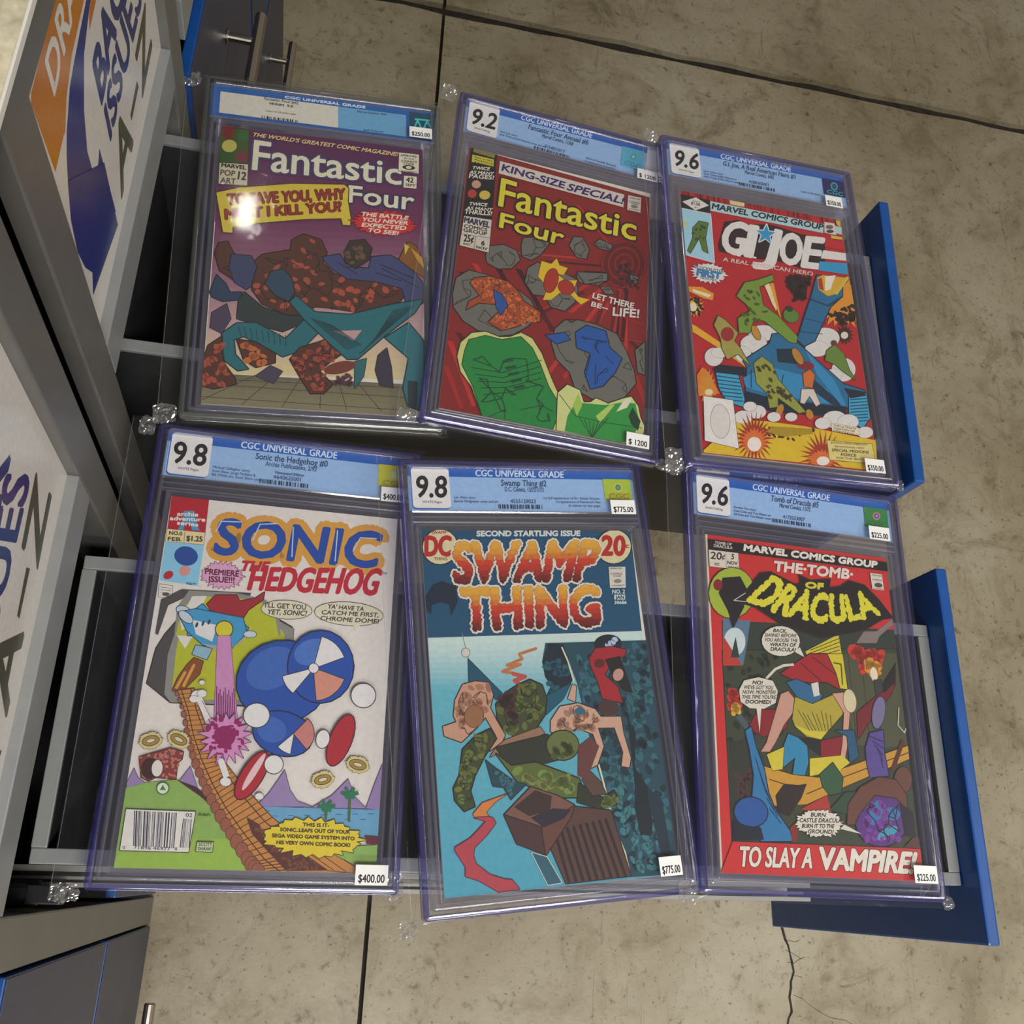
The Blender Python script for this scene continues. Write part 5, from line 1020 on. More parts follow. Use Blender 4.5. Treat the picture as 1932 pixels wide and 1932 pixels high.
['P','8a7a78',[55.1,62.1,67.2,63.4,83.2,75.2,85.3,72.1,69.1,59.2,66,53.4,46.7,51.4],'',0],
['P','d8c832',[13.1,39.2,32.9,41.2,34.3,12.7,23.3,12.8],'2a2410',.5],
['L','5a5010',1.2,[24.1,33.1,30.6,32.5,30.1,15.8]],
['N','cf3a28',26,6,5,[41.4,46.9,69.2,44.9,65.7,27.5,52.4,27.5]],
['N','e0a030',14,5,6,[52.4,38.3,68.3,37.5,62.4,22.4,54.5,22.9]],
['E','f0e4c8',[60.3,27,63.6,27.7,60.5,21.1],'',0,20],
['P','3a3a3a',[59.7,22.2,66.5,22.8,67,6.2,60.2,4.4],'181410',.5],
['N','cf3a28',14,5,7,[-71.2,.7,-61.3,3.9,-60.9,-9.6,-69.5,-11.5]],
['N','e0b038',6,4.5,8,[-67.5,-7.9,-60.9,-8.5,-61.3,-15.2,-67.3,-15.7]],
['P','4a5a64',[-66.2,-16.8,-61.2,-14.1,-53.4,-24.6,-57.2,-27.1],'',0],
['P','8c1a22',[-55.9,-24.8,-46.4,-9.5,-24.2,-8.7,-18.6,-1.4,-22.8,-22.1,-43,-30.4],'2a0a0c',.6],
['P','a81e26',[-24.4,20.1,-10.9,29.6,2.6,38.1,18.3,39.7,24.6,24.8,27.1,12,16,16.9,.5,15.4,-12.2,15.4],'2a0a0c',.8],
['P','7a1a24',[40.7,-5.5,58,7.7,79.7,21.6,72.9,10.3,54.8,-7.8,39.6,-26.2],'2a0a0c',.6],
['P','8c1a22',[6.3,-29.9,25.7,-25,25.3,-40.8,5.1,-42.3],'2a0a0c',.5],
['P','1a1614',[67.5,20.5,82,38.8,79.9,22.9,67.8,12.2],'',0],
['L','e0d8c4',2,[-37.2,15.3,-29.1,23.1,-21.3,26.8,-12.3,28.3]],
['L','4a0c14',.8,[-5.8,30.1,13.3,15.4]],
['L','4a0c14',.8,[5,35.9,24.5,23.6]],
['P','2a6a94',[-19.9,13.5,-10.8,16.7,2.8,12.1,11.1,5.9,5.2,-2.7,-10.8,1.6],'0c1c28',.7],
['P','e0dcd4',[1.7,14.4,8.2,16.1,8.5,5.7,3.3,4],'',0],
['P','cf9c88',[-30.3,-8.1,-25.7,3.7,-19.2,6.6,-13.5,.2,-16.9,-10.3,-25.1,-20.1,-33.6,-34.1,-38.9,-41.1,-46.2,-41.6,-40.9,-34.6],'5a2c24',.7],
['P','b8a834',[-17.3,-14.9,-13.3,2.5,1.4,-1.9,20.1,6.7,28.7,2.8,27.6,-7.7,13.4,-21.5,6.4,-28.8,-5.9,-27.5,-15.2,-20.4],'3a3410',.7],
['L','5a5018',.7,[-11.6,-7.6,-3,-22.8]],
['L','5a5018',.7,[-7.8,-9.2,-0.2,-22.6]],
['L','5a5018',.7,[-3.9,-10.8,2.5,-22.3]],
['L','5a5018',.7,[.4,-7.9,5.3,-22.1]],
['L','5a5018',.7,[4.3,-9.5,8.1,-21.9]],
['L','5a5018',.7,[8.6,-6.5,10.9,-21.7]],
['L','5a5018',.7,[12.5,-8.1,13.7,-21.5]],
['L','5a5018',.7,[16.4,-9.7,16.5,-21.2]],
['P','d8c838',[-16.4,-19.4,-5.8,-26.4,6.4,-28.8,12,-22.7,-3,-22.8],'',0],
['P','d4a48e',[20.2,7.9,36,10.5,34.2,-6,28.6,-33.9,22.9,-51,19.9,-50.1,25.2,-29.6,29,-6.5],'5a2c24',.6],
['E','ddd0a8',[35.3,3.4,41,4.8,36,-5.7],'6a5a30',.5,20],
['P','2a8ab4',[-30.2,-53.5,-26.4,-35.8,-21.9,-26.5,-15.9,-28.3,-6.3,-30.9,-6.5,-47.5,-11.2,-58.8,-14.8,-70.9,-19.6,-71.2,-20.9,-58.3,-17.3,-43.9],'0c1c28',.8],
['P','1a5878',[19.8,-21,36.5,-19.6,38.1,-39.9,29.9,-45,29.6,-24.7],'0c1c28',.6],
['P','1c1a1c',[-14.7,-28.2,5.2,-28.9,5.1,-42.3,-4.3,-36.3],'',0],
['P','cf9a30',[-44.6,-52.4,-20.8,-57.2,1.1,-58,23.1,-49.9,87.7,-27.1,86.3,-37.6,24.1,-63,-10.6,-78.1,-41.9,-81],'3a240c',.6],
['P','d8c838',[-41.5,-43.5,-26.5,-36.9,-29,-53.5,-37.6,-55.1],'3a3410',.4],
['P','d8c838',[-5,-44.1,24.1,-39.8,29.9,-45,20.4,-51.2,-6.2,-57.3],'',0],
['L','5a3c10',.8,[-40.5,-61.8,-21.6,-65.9]],
['L','5a3c10',.8,[-9.9,-70.6,22.2,-57.6]],
['L','5a3c10',.8,[22.3,-56.5,85.6,-33.1]],
['P','2a7ab0',[-58.4,-27.2,-53.4,-23.5,-50.7,-37.6,-44.7,-54.5,-42.4,-71.5,-37.4,-83.9,-26.7,-97.9,-24.9,-105,-50.8,-106.3,-51.8,-86.8,-55.6,-74.4,-53.4,-59.4,-55.7,-40.1],'0c1c30',.9],
['E','2458a0',[-57.6,-86.1,-44.4,-87.4,-60.3,-96.4],'0c1c30',.9,20],
['P','10182a',[-73,-92.1,-62.8,-95.7,-50.1,-97,-48.4,-105.2,-73.3,-106.9],'',0],
['L','10304a',.8,[-51.3,-46.4,-45.7,-67.5]],
['L','10304a',.8,[-49.4,-53.8,-43.2,-72.6]],
['L','10304a',.8,[-47.6,-61.2,-40.7,-77.7]],
['L','10304a',.8,[-45.7,-68.5,-38.3,-82.9]],
['L','10304a',.8,[-43.9,-75.8,-35.8,-88]],
['L','10304a',.8,[-42.1,-83.1,-33.4,-93]],
['P','2a1c18',[-36.6,-73.3,-28.7,-64.2,-16.6,-64.5,-9.2,-63,-15,-74.1,-25.8,-87.4,-35.2,-85.8],'',0],
['P','2f5a3a',[2.6,-55.7,14.7,-46,22.3,-56.5,19.9,-67.6,9.7,-70.4,4.2,-64.3],'101c14',.7],
['P','2c4a34',[8.6,-81.2,23.7,-67.4,35,-66.7,23.1,-83.6],'101c14',.5],
['P','5a4a94',[45.3,-32.6,50.6,-20.8,62.7,-17.6,61.7,-35.9,63.4,-52.7,46.5,-54.9,45,-46.1],'1a1430',.8],
['E','7a749c',[60.5,-3.8,66.2,-4,56.9,-16.7],'2a2438',.6,20],
['L','2a2050',.9,[49,-23.2,61.5,-26.8]],
['L','2a2050',.9,[51.2,-26.5,60.9,-32]],
['L','2a2050',.9,[53.4,-29.7,60.2,-37.2]],
['L','2a2050',.9,[55.6,-33,59.6,-42.3]],
['L','2a2050',.9,[57.8,-36.2,58.9,-47.4]],
['L','5a2c1c',3.5,[68.1,-46.8,80.2,-24.3]],
['L','c8c4b4',1,[79.7,1.4,77.1,-12.9,82.3,-18.3,86.8,-9.8]],
['E','6a4030',[76,-55.2,83.9,-54.7,74.6,-65.3],'241410',.6,20],
['P','b03428',[-15.7,-81.6,7.2,-70.6,9.6,-83.3,.8,-85.9],'',0],
['E','5a2c80',[52.8,-86.3,74.3,-90.1,44.6,-105.2],'1a0c28',.9,20],
['E','2f7ab0',[48.4,-81.1,53.4,-82.5,43.4,-90.5],'',0,20],
['E','2f7ab0',[62.3,-81.4,69.7,-82.1,60.7,-86.2],'',0,20],
['E','3aa0b8',[56.6,-95.7,66,-90.9,58.4,-98.8],'',0,20],
['N','7a3a9a',24,4,9,[38,-73,67.1,-73.5,68.8,-99.4,38.2,-103]],
['C','1a0c28',16,.9,10,[38,-73,69.7,-73.3,68.5,-101.5,35.8,-103.1]],
['P','6a3e30',[22.3,-91.1,25.2,-76,36.6,-63.3,54.2,-54.4,69.5,-55.7,77.1,-66.3,76.9,-77.3,67.7,-69.1,48.7,-68,34.5,-81.9,28.5,-90.8],'241410',.8],
['P','5a3428',[70.6,-104.6,79.1,-97.8,87,-98.5,86.1,-106],'',0],
['P','1a1a24',[69.8,-72.2,81.7,-79.2,81.7,-97.7,71.6,-97.1],'',0],
['P','8a2418',[-26.5,-95.8,-18.8,-89.1,-21.3,-104.9,-25,-106.1],'',0],
['P','e2dccb',[-61.9,3.9,-57.1,11.7,-44.6,15.2,-32.4,13.5,-28.6,5.8,-31.2,-3.6,-41.4,-9,-53.7,-9.5,-61.2,-5.1],'2a2420',.5],
['P','e2dccb',[-48.1,-8.5,-43.8,-8.1,-46.6,-27.4],'',0],
['T','NO!','3a3630',[-50.2,9.5,-41.9,9.7,-41,12.5,-49.3,12.3],.35,'',0,0,0],
['T',"WE'VE GOT YOU",'3a3630',[-58.2,5,-32.9,6.7,-32.1,9.6,-57.5,7.8],.18,'',0,0,0],
['T','NOW, MONSTER!','3a3630',[-59.3,1.1,-30.9,3.1,-30.1,6,-58.6,3.9],.18,'',0,0,0],
['T',"THIS TIME YOU'RE",'3a3630',[-60.2,-2.7,-31,-0.6,-30.2,2.2,-59.5,.1],.18,'',0,0,0],
['T','DOOMED!','3a3630',[-57.3,-6.1,-35.6,-4.8,-34.8,-2,-56.6,-3.4],.35,'',0,0,0],
['B','e2dccb',[-1.5,-91.3,19.1,-91.5,-3.3,-101.4],30,.86,'2a2420',.5,1],
['P','e2dccb',[15.8,-94.6,19.8,-91.2,33.9,-97.4],'',0],
['T','BURN','3a3630',[-8.4,-86.9,3.8,-86.6,4.7,-83.8,-7.5,-84.1],.28,'',0,0,0],
['T','CASTLE DRACULA!','3a3630',[-18.4,-91.4,18.1,-89.9,19,-87,-17.6,-88.6],.28,'',0,0,0],
['T','BURN IT TO THE','3a3630',[-16.7,-95.3,10.3,-94.3,11.2,-91.5,-15.9,-92.5],.28,'',0,0,0],
['T','GROUND!','3a3630',[-12.2,-99,9.3,-98.3,10.2,-95.6,-11.4,-96.3],.28,'',0,0,0],
['P','cf2d2a',[-73.9,-107.5,86.3,-106,85.9,-130.3,-85.4,-130.9],'',0],
['T','TO SLAY A','ece4d4',[-69.8,-124.1,-11.1,-123.1,-8.1,-109.9,-67.8,-111],1,'3a1214',.5,0,0],
['T','VAMPIRE!','ece4d4',[-4.6,-123.4,74.3,-123.5,80.7,-109.3,-2.6,-108.9],1.9,'3a1214',.5,0,0],
['P','17130f',[-82.3,125.1,84.8,125.3,84.4,117.1,-82.3,115.9],'',0],
['T','TOMB OF','d8d0c4',[-76.7,121.6,-61.7,121.8,-61.3,124.1,-76.3,123.9],.2,'',0,0,0],
['T','DRACULA','d8d0c4',[-77.7,118.8,-61,118.8,-60.6,121.1,-77.3,121.1],.2,'',0,0,0],
['T','MARVEL COMICS GROUP','ece6da',[-50.7,119.1,73.4,119.1,74.9,124.6,-49.7,124.4],1,'',0,0,0],
['P','e0d8c8',[-82.3,115.9,-56,116.1,-56.1,102.1,-82.1,101.6],'2a2018',.3],
['L','2a2018',.3,[-67,116,-67.6,101.7]],
['T','20','3a2e28',[-81.2,108.3,-71.5,108.5,-70.5,114.6,-80.3,114.4],.4,'',0,0,0],
['T','¢','3a2e28',[-71,109.3,-68.5,109.3,-67.7,113.9,-70.2,113.9],.2,'',0,0,0],
['T','CC','3a2e28',[-77.8,103.2,-73.7,103.3,-73.4,105.4,-77.5,105.3],.3,'',0,0,0],
['T','5','3a2e28',[-62.6,110.1,-60.4,110.2,-59.6,114.7,-61.9,114.7],.4,'',0,0,0],
['T','NOV','3a2e28',[-66.5,105.5,-57.5,105.7,-57,108.4,-66.1,108.2],.3,'',0,0,0],
['T','02143','3a2e28',[-66.2,102.2,-57.2,102.4,-56.9,104.2,-65.9,104],.15,'',0,0,0],
['E','a8bc38',[-63.7,81.7,-43.6,84.2,-65,60.6],'241410',.6,20],
['P','1c1618',[-71.4,93.3,-55.6,96.4,-49.5,85.1,-53.8,70.5,-64.3,52.2,-68.5,66.6,-75.5,79.8],'',0],
['E','8a1c20',[-75.7,86.8,-71.6,87.3,-75.9,82],'',0,20],
['T','THE·TOMB·','ecdcd0',[-24.7,105,48.1,106.1,50,114.4,-23.2,113],1.2,'',0,0,0],
['P','17130f',[-63.5,75.8,-53.1,82.5,-37.1,101,-27.7,103.3,-18.8,100,-5.2,95,-0.4,96.7,-1.6,103.8,9.3,100.1,27.4,103.5,25.4,95.9,36.4,97.9,45.4,104.1,59.7,101.9,71.8,90.8,83.4,76.4,73.4,74.1,55.2,63.2,35.6,57.8,14,52.2,5,54.5,-21.9,60.1,-43.7,71.7],'3a2418',.6],
['L','d8d0c8',.6,[-51.9,82.6,-62.4,75.4,-47.9,75.5]],
['T','OF','dcd034',[3.4,93.6,19.5,94,20.5,98.8,4.3,98.4],1.2,'',0,0,0],
['T','DRACULA','e3dc34,e3dc34',[-50,76.9,71.5,78.9,60.4,96.8,-25.7,100.2],2.2,'2a2410',.6,-12,-9],
['P','e0d8c8',[66.3,113.6,77.7,113.6,78,99.5,66.8,99.5],'',0],
['T','APPROVED','4a3e38',[67.6,111.5,77.1,111.4,77.4,112.5,67.9,112.5],.1,'',0,0,0],
['T','COMICS','4a3e38',[67.5,107.4,76.9,107.5,77.2,108.6,67.8,108.6],.1,'',0,0,0],
['E','5a4e48',[73.1,103.5,77,103.5,72.6,101.4],'',0,20],
['T','AUTHORITY','4a3e38',[67.8,100,77.2,99.9,77.5,100.8,68.1,100.9],.08,'',0,0,0],
['E','e2dccb',[-23,46.1,-6.1,46.5,-25.1,33.8],'2a2420',.5,20],
['P','e2dccb',[-12.4,38.8,-6.4,42.6,-3.1,35],'',0],
['T','BACK,','3a3630',[-29.3,52.9,-17.4,53.3,-16.5,56.2,-28.4,55.7],.3,'',0,0,0],
['T','SWINE! BEFORE','3a3630',[-37.2,48.2,-9.1,50.4,-8.3,53.2,-36.5,51],.18,'',0,0,0],
['T','YOU AROUSE THE','3a3630',[-38,44.3,-8.5,46.6,-7.7,49.4,-37.2,47.1],.18,'',0,0,0],
['T','WRATH OF','3a3630',[-33.3,41,-10.3,42.6,-9.5,45.4,-32.5,43.8],.3,'',0,0,0],
['T','DRACULA!','3a3630',[-32.9,37.3,-10.7,38.7,-9.8,41.6,-32.1,40.1],.3,'',0,0,0]],
 'label':[
['P','9dc3ee',[-93.4,183,94.2,183,93.5,145.9,-93.5,146],'',0],
['P','1b5fb8',[-93.4,183,94.2,183,94.1,174.2,-93.5,174.2],'',0],
['T','CGC UNIVERSAL GRADE','d6e6f8',[-38.6,175.3,34.5,175.3,35.9,181.1,-37.4,180.9],.35,'',0,0,0],
['P','1a62bc',[-64,180.8,-62.8,180.5,-61.8,179.9,-61.1,178.9,-60.9,177.8,-61,149.6,-61.2,148.5,-61.9,147.6,-63,146.9,-64.2,146.7,-88,146.7,-89.2,146.9,-90.2,147.6,-90.8,148.5,-91.1,149.6,-91,177.8,-90.8,178.9,-90.1,179.9,-89.1,180.5,-87.9,180.8],'',0],
['P','f0eeea',[-63.3,181.9,-62.1,181.7,-61.1,181,-60.4,180,-60.1,178.9,-60.3,150.7,-60.5,149.6,-61.2,148.7,-62.3,148,-63.5,147.8,-87.3,147.8,-88.5,148,-89.5,148.7,-90.1,149.6,-90.4,150.7,-90.3,178.9,-90.1,180,-89.4,181,-88.4,181.7,-87.2,181.9],'',0],
['T','9.6','17171a',[-87.4,157,-63.4,157,-60.1,174.5,-84.4,174.3],1,'',0,0,0],
['T','OFF-WHITE TO WHITE Pages','4a4a50',[-83.1,152,-67.3,152,-67,153.9,-82.8,153.9],.05,'',0,0,0],
['T','Tomb of Dracula #5','2a4a78',[-22.2,167.3,22.8,167.3,24.1,172.5,-21.1,172.4],.25,'',0,0,0],
['T','Marvel Comics, 11/72','34527c',[-14.4,162.5,14.7,162.5,15.6,166.3,-13.6,166.3],.15,'',0,0,0],
['T','Gardner Fox story','4a6890',[-57.6,155.9,-36.9,155.9,-36.4,157.9,-57.2,157.9],.08,'',0,0,0],
['T','Gene Colan and Tom Palmer art','4a6890',[-57.6,152.7,-23.3,152.7,-22.9,154.8,-57.2,154.8],.08,'',0,0,0],
['T','Gil Kane and Tom Palmer cover','4a6890',[-57.6,149.6,-23.3,149.6,-22.9,151.7,-57.2,151.7],.08,'',0,0,0],
['T','4172523007','3a5680',[-12.2,152.7,8.4,152.7,9.1,155.9,-11.5,155.9],.08,'',0,0,0],
['K','2c3c58',15,44,[-22.4,148,14.9,148,15,151.4,-22.4,151.4]],
['P','3a8a4a',[67.5,174.8,91,174.8,90.7,156.2,67.1,156.2],'',0],
['E','d8885a',[79.7,167.3,83.5,167.8,79.3,163.6],'',0,20],
['E','3a58b8',[79.7,167.3,82.1,167.6,79.5,164.8],'',0,20],
['E','8ab0e0',[79.7,167.3,80.9,167.5,79.6,166],'',0,20],
['T','CGC','2a7a3a',[70.6,157.7,87.6,157.7,88.8,161.9,71.7,161.9],.2,'',0,0,0]],
},
'sign':{
 'print':[
['P','c87a1c',[406.5,-409.5,349.5,-412.6,345.9,-416,349.3,-470.1,372.5,-468.7,376.2,-469.4,389.3,-458.8,411.9,-450.6,448.3,-447.4],'',0],
['P','1a2878',[451.7,-450.5,412.8,-456,397.5,-459.5,377.9,-471.4,369.9,-479.7,363,-489.5,353.3,-509.5,421.9,-599.8,419.5,-533.2,405.2,-541.5,400.1,-531.1,399.4,-512.5,410,-489.7,429.6,-468,449.6,-459.9,458.7,-456.8],'',0],
['P','c8702a',[458.7,-456.8,467.8,-465.1,446.5,-467,450.5,-460.7],'',0],
['T','DRA','e6e2dc',[375,-441.3,442.1,-437.4,441.2,-413.4,375.2,-418.4],1.6,'',0,0,0],
['T','BACK','1e2a6e',[440.3,-517.2,555.3,-508,545.4,-468.1,440.2,-485.3],3.4,'',0,0,0],
['T','ISSUES','1e2a6e',[441.5,-551.1,561.3,-548.9,545.8,-507.4,442.5,-525.2],2.6,'',0,0,0],
['T','A','4c4a38',[438.3,-605.3,484.7,-603.7,486,-554.4,445.5,-567.8],3,'',0,0,0],
['T','Z','4c4a38',[524.4,-601.3,567.3,-596.4,566.1,-557.8,523.2,-563],3,'',0,0,0],
['P','4c4a38',[490,-587.6,519.1,-586.1,517.7,-579.4,490.3,-582.6],'',0],
['P','1a2878',[361,-491.7,421.2,-548.4,419.3,-610.8,348.8,-589.6,357.7,-577.3,349.8,-560.1,345.9,-538.3,350.1,-513],'',0]],
},
}
# ---------------------------------------------------------------- helpers
MM = .001
def lin(c):
    c = c/255
    return c/12.92 if c <= .04045 else ((c+.055)/1.055)**2.4
INK = .98
def rgb(h): return tuple(min(.9, lin(int(h[i:i+2], 16))*INK) for i in (0, 2, 4)) + (1,)
def tag(o, label=None, cat=None, group=None, kind=None):
    if label: o['label'] = label
    if cat: o['category'] = cat
    if group: o['group'] = group
    if kind: o['kind'] = kind
    return o
def empty(name, loc=(0, 0, 0), parent=None):
    o = bpy.data.objects.new(name, None); COL.objects.link(o); o.location = loc; o.empty_display_size = .05
    if parent: o.parent = parent
    return o
def link(name, me, mat=None, parent=None, loc=None):
    o = bpy.data.objects.new(name, me); COL.objects.link(o)
    if mat and not me.materials: me.materials.append(mat)
    if parent: o.parent = parent
    if loc: o.location = loc
    return o
class MB:                                     # collects verts and faces of one mesh
    def __init__(s): s.v = []; s.f = []
    def add(s, vs, fs):
        b = len(s.v); s.v += vs; s.f += [tuple(b+i for i in f) for f in fs]
    def box(s, x0, x1, y0, y1, z0, z1, c=0):
        if c <= 0:
            s.add([(x, y, z) for z in (z0, z1) for x, y in ((x0, y0), (x1, y0), (x1, y1), (x0, y1))],
                  [(3, 2, 1, 0), (4, 5, 6, 7), (0, 1, 5, 4), (1, 2, 6, 5), (2, 3, 7, 6), (3, 0, 4, 7)]); return
        bm = bmesh.new(); bmesh.ops.create_cube(bm, size=1)
        for q in bm.verts: q.co = Vector(((x0+x1)/2+q.co.x*(x1-x0), (y0+y1)/2+q.co.y*(y1-y0), (z0+z1)/2+q.co.z*(z1-z0)))
        bmesh.ops.bevel(bm, geom=list(bm.edges), offset=c, segments=2, affect='EDGES', profile=.6)
        bm.verts.index_update(); s.add([tuple(q.co) for q in bm.verts], [tuple(q.index for q in f.verts) for f in bm.faces]); bm.free()
    def tube(s, a, b, r, n=14, caps=True):
        a = Vector(a); b = Vector(b); d = (b-a).normalized(); u = d.orthogonal().normalized(); w_ = d.cross(u)
        vs = []
        for p, rr in ((a, r*.8), (a+d*r*.2, r), (b-d*r*.2, r), (b, r*.8)):
            vs += [tuple(p+(u*math.cos(2*math.pi*k/n)+w_*math.sin(2*math.pi*k/n))*rr) for k in range(n)]
        fs = [(j*n+k, j*n+(k+1) % n, (j+1)*n+(k+1) % n, (j+1)*n+k) for j in range(3) for k in range(n)]
        if caps: fs += [tuple(range(n))[::-1], tuple(range(3*n, 4*n))]
        s.add(vs, fs)
    def ring(s, x0, y0, x1, y1, r, prof, seg=5):   # profile (outward offset, z) swept round a rounded rectangle
        path = []
        for cx, cy, a0 in ((x1-r, y1-r, 0), (x0+r, y1-r, 90), (x0+r, y0+r, 180), (x1-r, y0+r, 270)):
            for k in range(seg+1):
                t = math.radians(a0+90*k/seg); path.append((cx, cy, math.cos(t), math.sin(t)))
        m = len(prof); n = len(path); vs = []
        for cx, cy, dx, dy in path:
            for o, z in prof: vs.append((cx+dx*(r+o), cy+dy*(r+o), z))
        s.add(vs, [(i*m+j, ((i+1) % n)*m+j, ((i+1) % n)*m+(j+1) % m, i*m+(j+1) % m) for i in range(n) for j in range(m)])
    def build(s, name, mat, parent=None, smooth=False, loc=None):
        me = bpy.data.meshes.new(name); me.from_pydata(s.v, [], s.f); me.update()
        if smooth:
            for p in me.polygons: p.use_smooth = True
        return link(name, me, mat, parent, loc)
# ---------------------------------------------------------------- materials
def mat(name, base, rough=.5, metal=0, spec=.5, coat=0):
    m = bpy.data.materials.new(name); m.use_nodes = True; b = m.node_tree.nodes['Principled BSDF']
    b.inputs['Base Color'].default_value = (*base[:3], 1); b.inputs['Roughness'].default_value = rough; b.inputs['Metallic'].default_value = metal
    b.inputs['Specular IOR Level'].default_value = spec; b.inputs['Coat Weight'].default_value = coat; b.inputs['Coat Roughness'].default_value = .1
    return m
def nd(nt, t, **k):
    n = nt.nodes.new(t)
    for a, b in k.items(): setattr(n, a, b)
    return n
def speckle(m, amt=.12, scale=60, bump=.0, bscale=400, stretch=None):
    nt = m.node_tree; b = nt.nodes['Principled BSDF']; c = b.inputs['Base Color'].default_value[:]
    tc = nd(nt, 'ShaderNodeTexCoord'); mp = nd(nt, 'ShaderNodeMapping'); nt.links.new(tc.outputs['Object'], mp.inputs[0])
    if stretch: mp.inputs['Scale'].default_value = stretch
    n = nd(nt, 'ShaderNodeTexNoise'); n.inputs['Scale'].default_value = scale; n.inputs['Detail'].default_value = 6; nt.links.new(mp.outputs[0], n.inputs[0])
    r = nd(nt, 'ShaderNodeValToRGB'); r.color_ramp.elements[0].position = .3; r.color_ramp.elements[1].position = .7
    r.color_ramp.elements[0].color = tuple(x*(1-amt) for x in c[:3])+(1,); r.color_ramp.elements[1].color = tuple(min(1, x*(1+amt)) for x in c[:3])+(1,)
    nt.links.new(n.outputs[0], r.inputs[0]); nt.links.new(r.outputs[0], b.inputs['Base Color'])
    if bump:
        n2 = nd(nt, 'ShaderNodeTexNoise'); n2.inputs['Scale'].default_value = bscale; nt.links.new(mp.outputs[0], n2.inputs[0])
        bp = nd(nt, 'ShaderNodeBump'); bp.inputs['Strength'].default_value = bump; bp.inputs['Distance'].default_value = .001
        nt.links.new(n2.outputs[0], bp.inputs['Height']); nt.links.new(bp.outputs[0], b.inputs['Normal'])
    return m
def clear(name, tint, dif, difcol, rough=.06, ior=1.5, bump=0, bscale=60, gcol=(1, 1, 1), stretch=(1, 1, 1)):
    """clear plastic: straight transmission with a tint, a little milky scatter, Fresnel reflection"""
    m = bpy.data.materials.new(name); m.use_nodes = True; nt = m.node_tree; nt.nodes.clear()
    out = nd(nt, 'ShaderNodeOutputMaterial'); tr = nd(nt, 'ShaderNodeBsdfTransparent'); tr.inputs[0].default_value = (*tint, 1)
    df = nd(nt, 'ShaderNodeBsdfDiffuse'); df.inputs[0].default_value = (*difcol, 1); gl = nd(nt, 'ShaderNodeBsdfGlossy'); gl.inputs['Roughness'].default_value = rough; gl.inputs[0].default_value = (*gcol, 1)
    m1 = nd(nt, 'ShaderNodeMixShader'); m1.inputs[0].default_value = dif; nt.links.new(tr.outputs[0], m1.inputs[1]); nt.links.new(df.outputs[0], m1.inputs[2])
    fr = nd(nt, 'ShaderNodeFresnel'); m2 = nd(nt, 'ShaderNodeMixShader')
    ge = nd(nt, 'ShaderNodeNewGeometry'); io = nd(nt, 'ShaderNodeMapRange')       # same index from either side: a thin sheet does not trap light
    io.inputs[3].default_value = ior; io.inputs[4].default_value = 1/ior; nt.links.new(ge.outputs['Backfacing'], io.inputs[0]); nt.links.new(io.outputs[0], fr.inputs[0])
    nt.links.new(fr.outputs[0], m2.inputs[0]); nt.links.new(m1.outputs[0], m2.inputs[1]); nt.links.new(gl.outputs[0], m2.inputs[2]); nt.links.new(m2.outputs[0], out.inputs[0])
    if bump:
        tc = nd(nt, 'ShaderNodeTexCoord'); mp = nd(nt, 'ShaderNodeMapping'); mp.inputs['Scale'].default_value = stretch; n = nd(nt, 'ShaderNodeTexNoise'); n.inputs['Scale'].default_value = bscale; n.inputs['Detail'].default_value = 3
        bp = nd(nt, 'ShaderNodeBump'); bp.inputs['Strength'].default_value = bump; bp.inputs['Distance'].default_value = .002
        nt.links.new(tc.outputs['Object'], mp.inputs[0]); nt.links.new(mp.outputs[0], n.inputs[0]); nt.links.new(n.outputs[0], bp.inputs['Height'])
        for q in (gl, fr): nt.links.new(bp.outputs[0], q.inputs['Normal'])
    return m
def ink(name, rough=.35):
    m = mat(name, (.8, .8, .8), rough, spec=.4); nt = m.node_tree
    a = nd(nt, 'ShaderNodeVertexColor', layer_name='ink'); b = nt.nodes['Principled BSDF']
    tc = nd(nt, 'ShaderNodeTexCoord'); n = nd(nt, 'ShaderNodeTexNoise'); n.inputs['Scale'].default_value = 260; n.inputs['Detail'].default_value = 4; nt.links.new(tc.outputs['Object'], n.inputs[0])
    mx = nd(nt, 'ShaderNodeMixRGB', blend_type='MULTIPLY'); mx.inputs[0].default_value = .3
    r = nd(nt, 'ShaderNodeValToRGB'); r.color_ramp.elements[0].color = (.72, .72, .72, 1); r.color_ramp.elements[0].position = .35; r.color_ramp.elements[1].position = .65
    nt.links.new(n.outputs[0], r.inputs[0]); nt.links.new(a.outputs[0], mx.inputs[1]); nt.links.new(r.outputs[0], mx.inputs[2]); nt.links.new(mx.outputs[0], b.inputs['Base Color'])
    return m
M = {}
M['ink'] = ink('printed_paper'); M['ink_sign'] = ink('printed_sign', .22)
M['gray'] = speckle(mat('silver_gray_powder_coat', (.165, .160, .152), .36, .3), .06, 30, .05, 900)
M['gray_light'] = speckle(mat('light_gray_edge', (.29, .30, .305), .4, .25), .06, 40, .04, 700)
M['gray_dark'] = speckle(mat('shade_darkened_gray', (.034, .036, .038), .5, .1), .15, 25)  # mid-gray drawer metal, deep shade put into the near-black base colour
M['dark'] = mat('dark_cabinet_interior', (.012, .012, .012), .7)
M['blue'] = speckle(mat('blue_laminate', (.008, .070, .29), .34, coat=.1), .08, 50, .06, 500)
M['front'] = speckle(mat('slate_blue_laminate', (.046, .050, .092), .42, spec=.35), .08, 40, .05, 300)
M['steel'] = mat('brushed_steel', (.50, .46, .40), .22, 1)
M['rail'] = mat('zinc_rail', (.62, .62, .58), .28, .9)
M['rail_dark'] = mat('black_rail', (.03, .032, .034), .35, .6)
M['cream'] = speckle(mat('cream_speckled_laminate', (.60, .55, .40), .35), .25, 160)
M['white'] = mat('white_edge_banding', (.75, .73, .68), .4)
M['paper'] = mat('page_block_paper', (.74, .70, .60), .7)
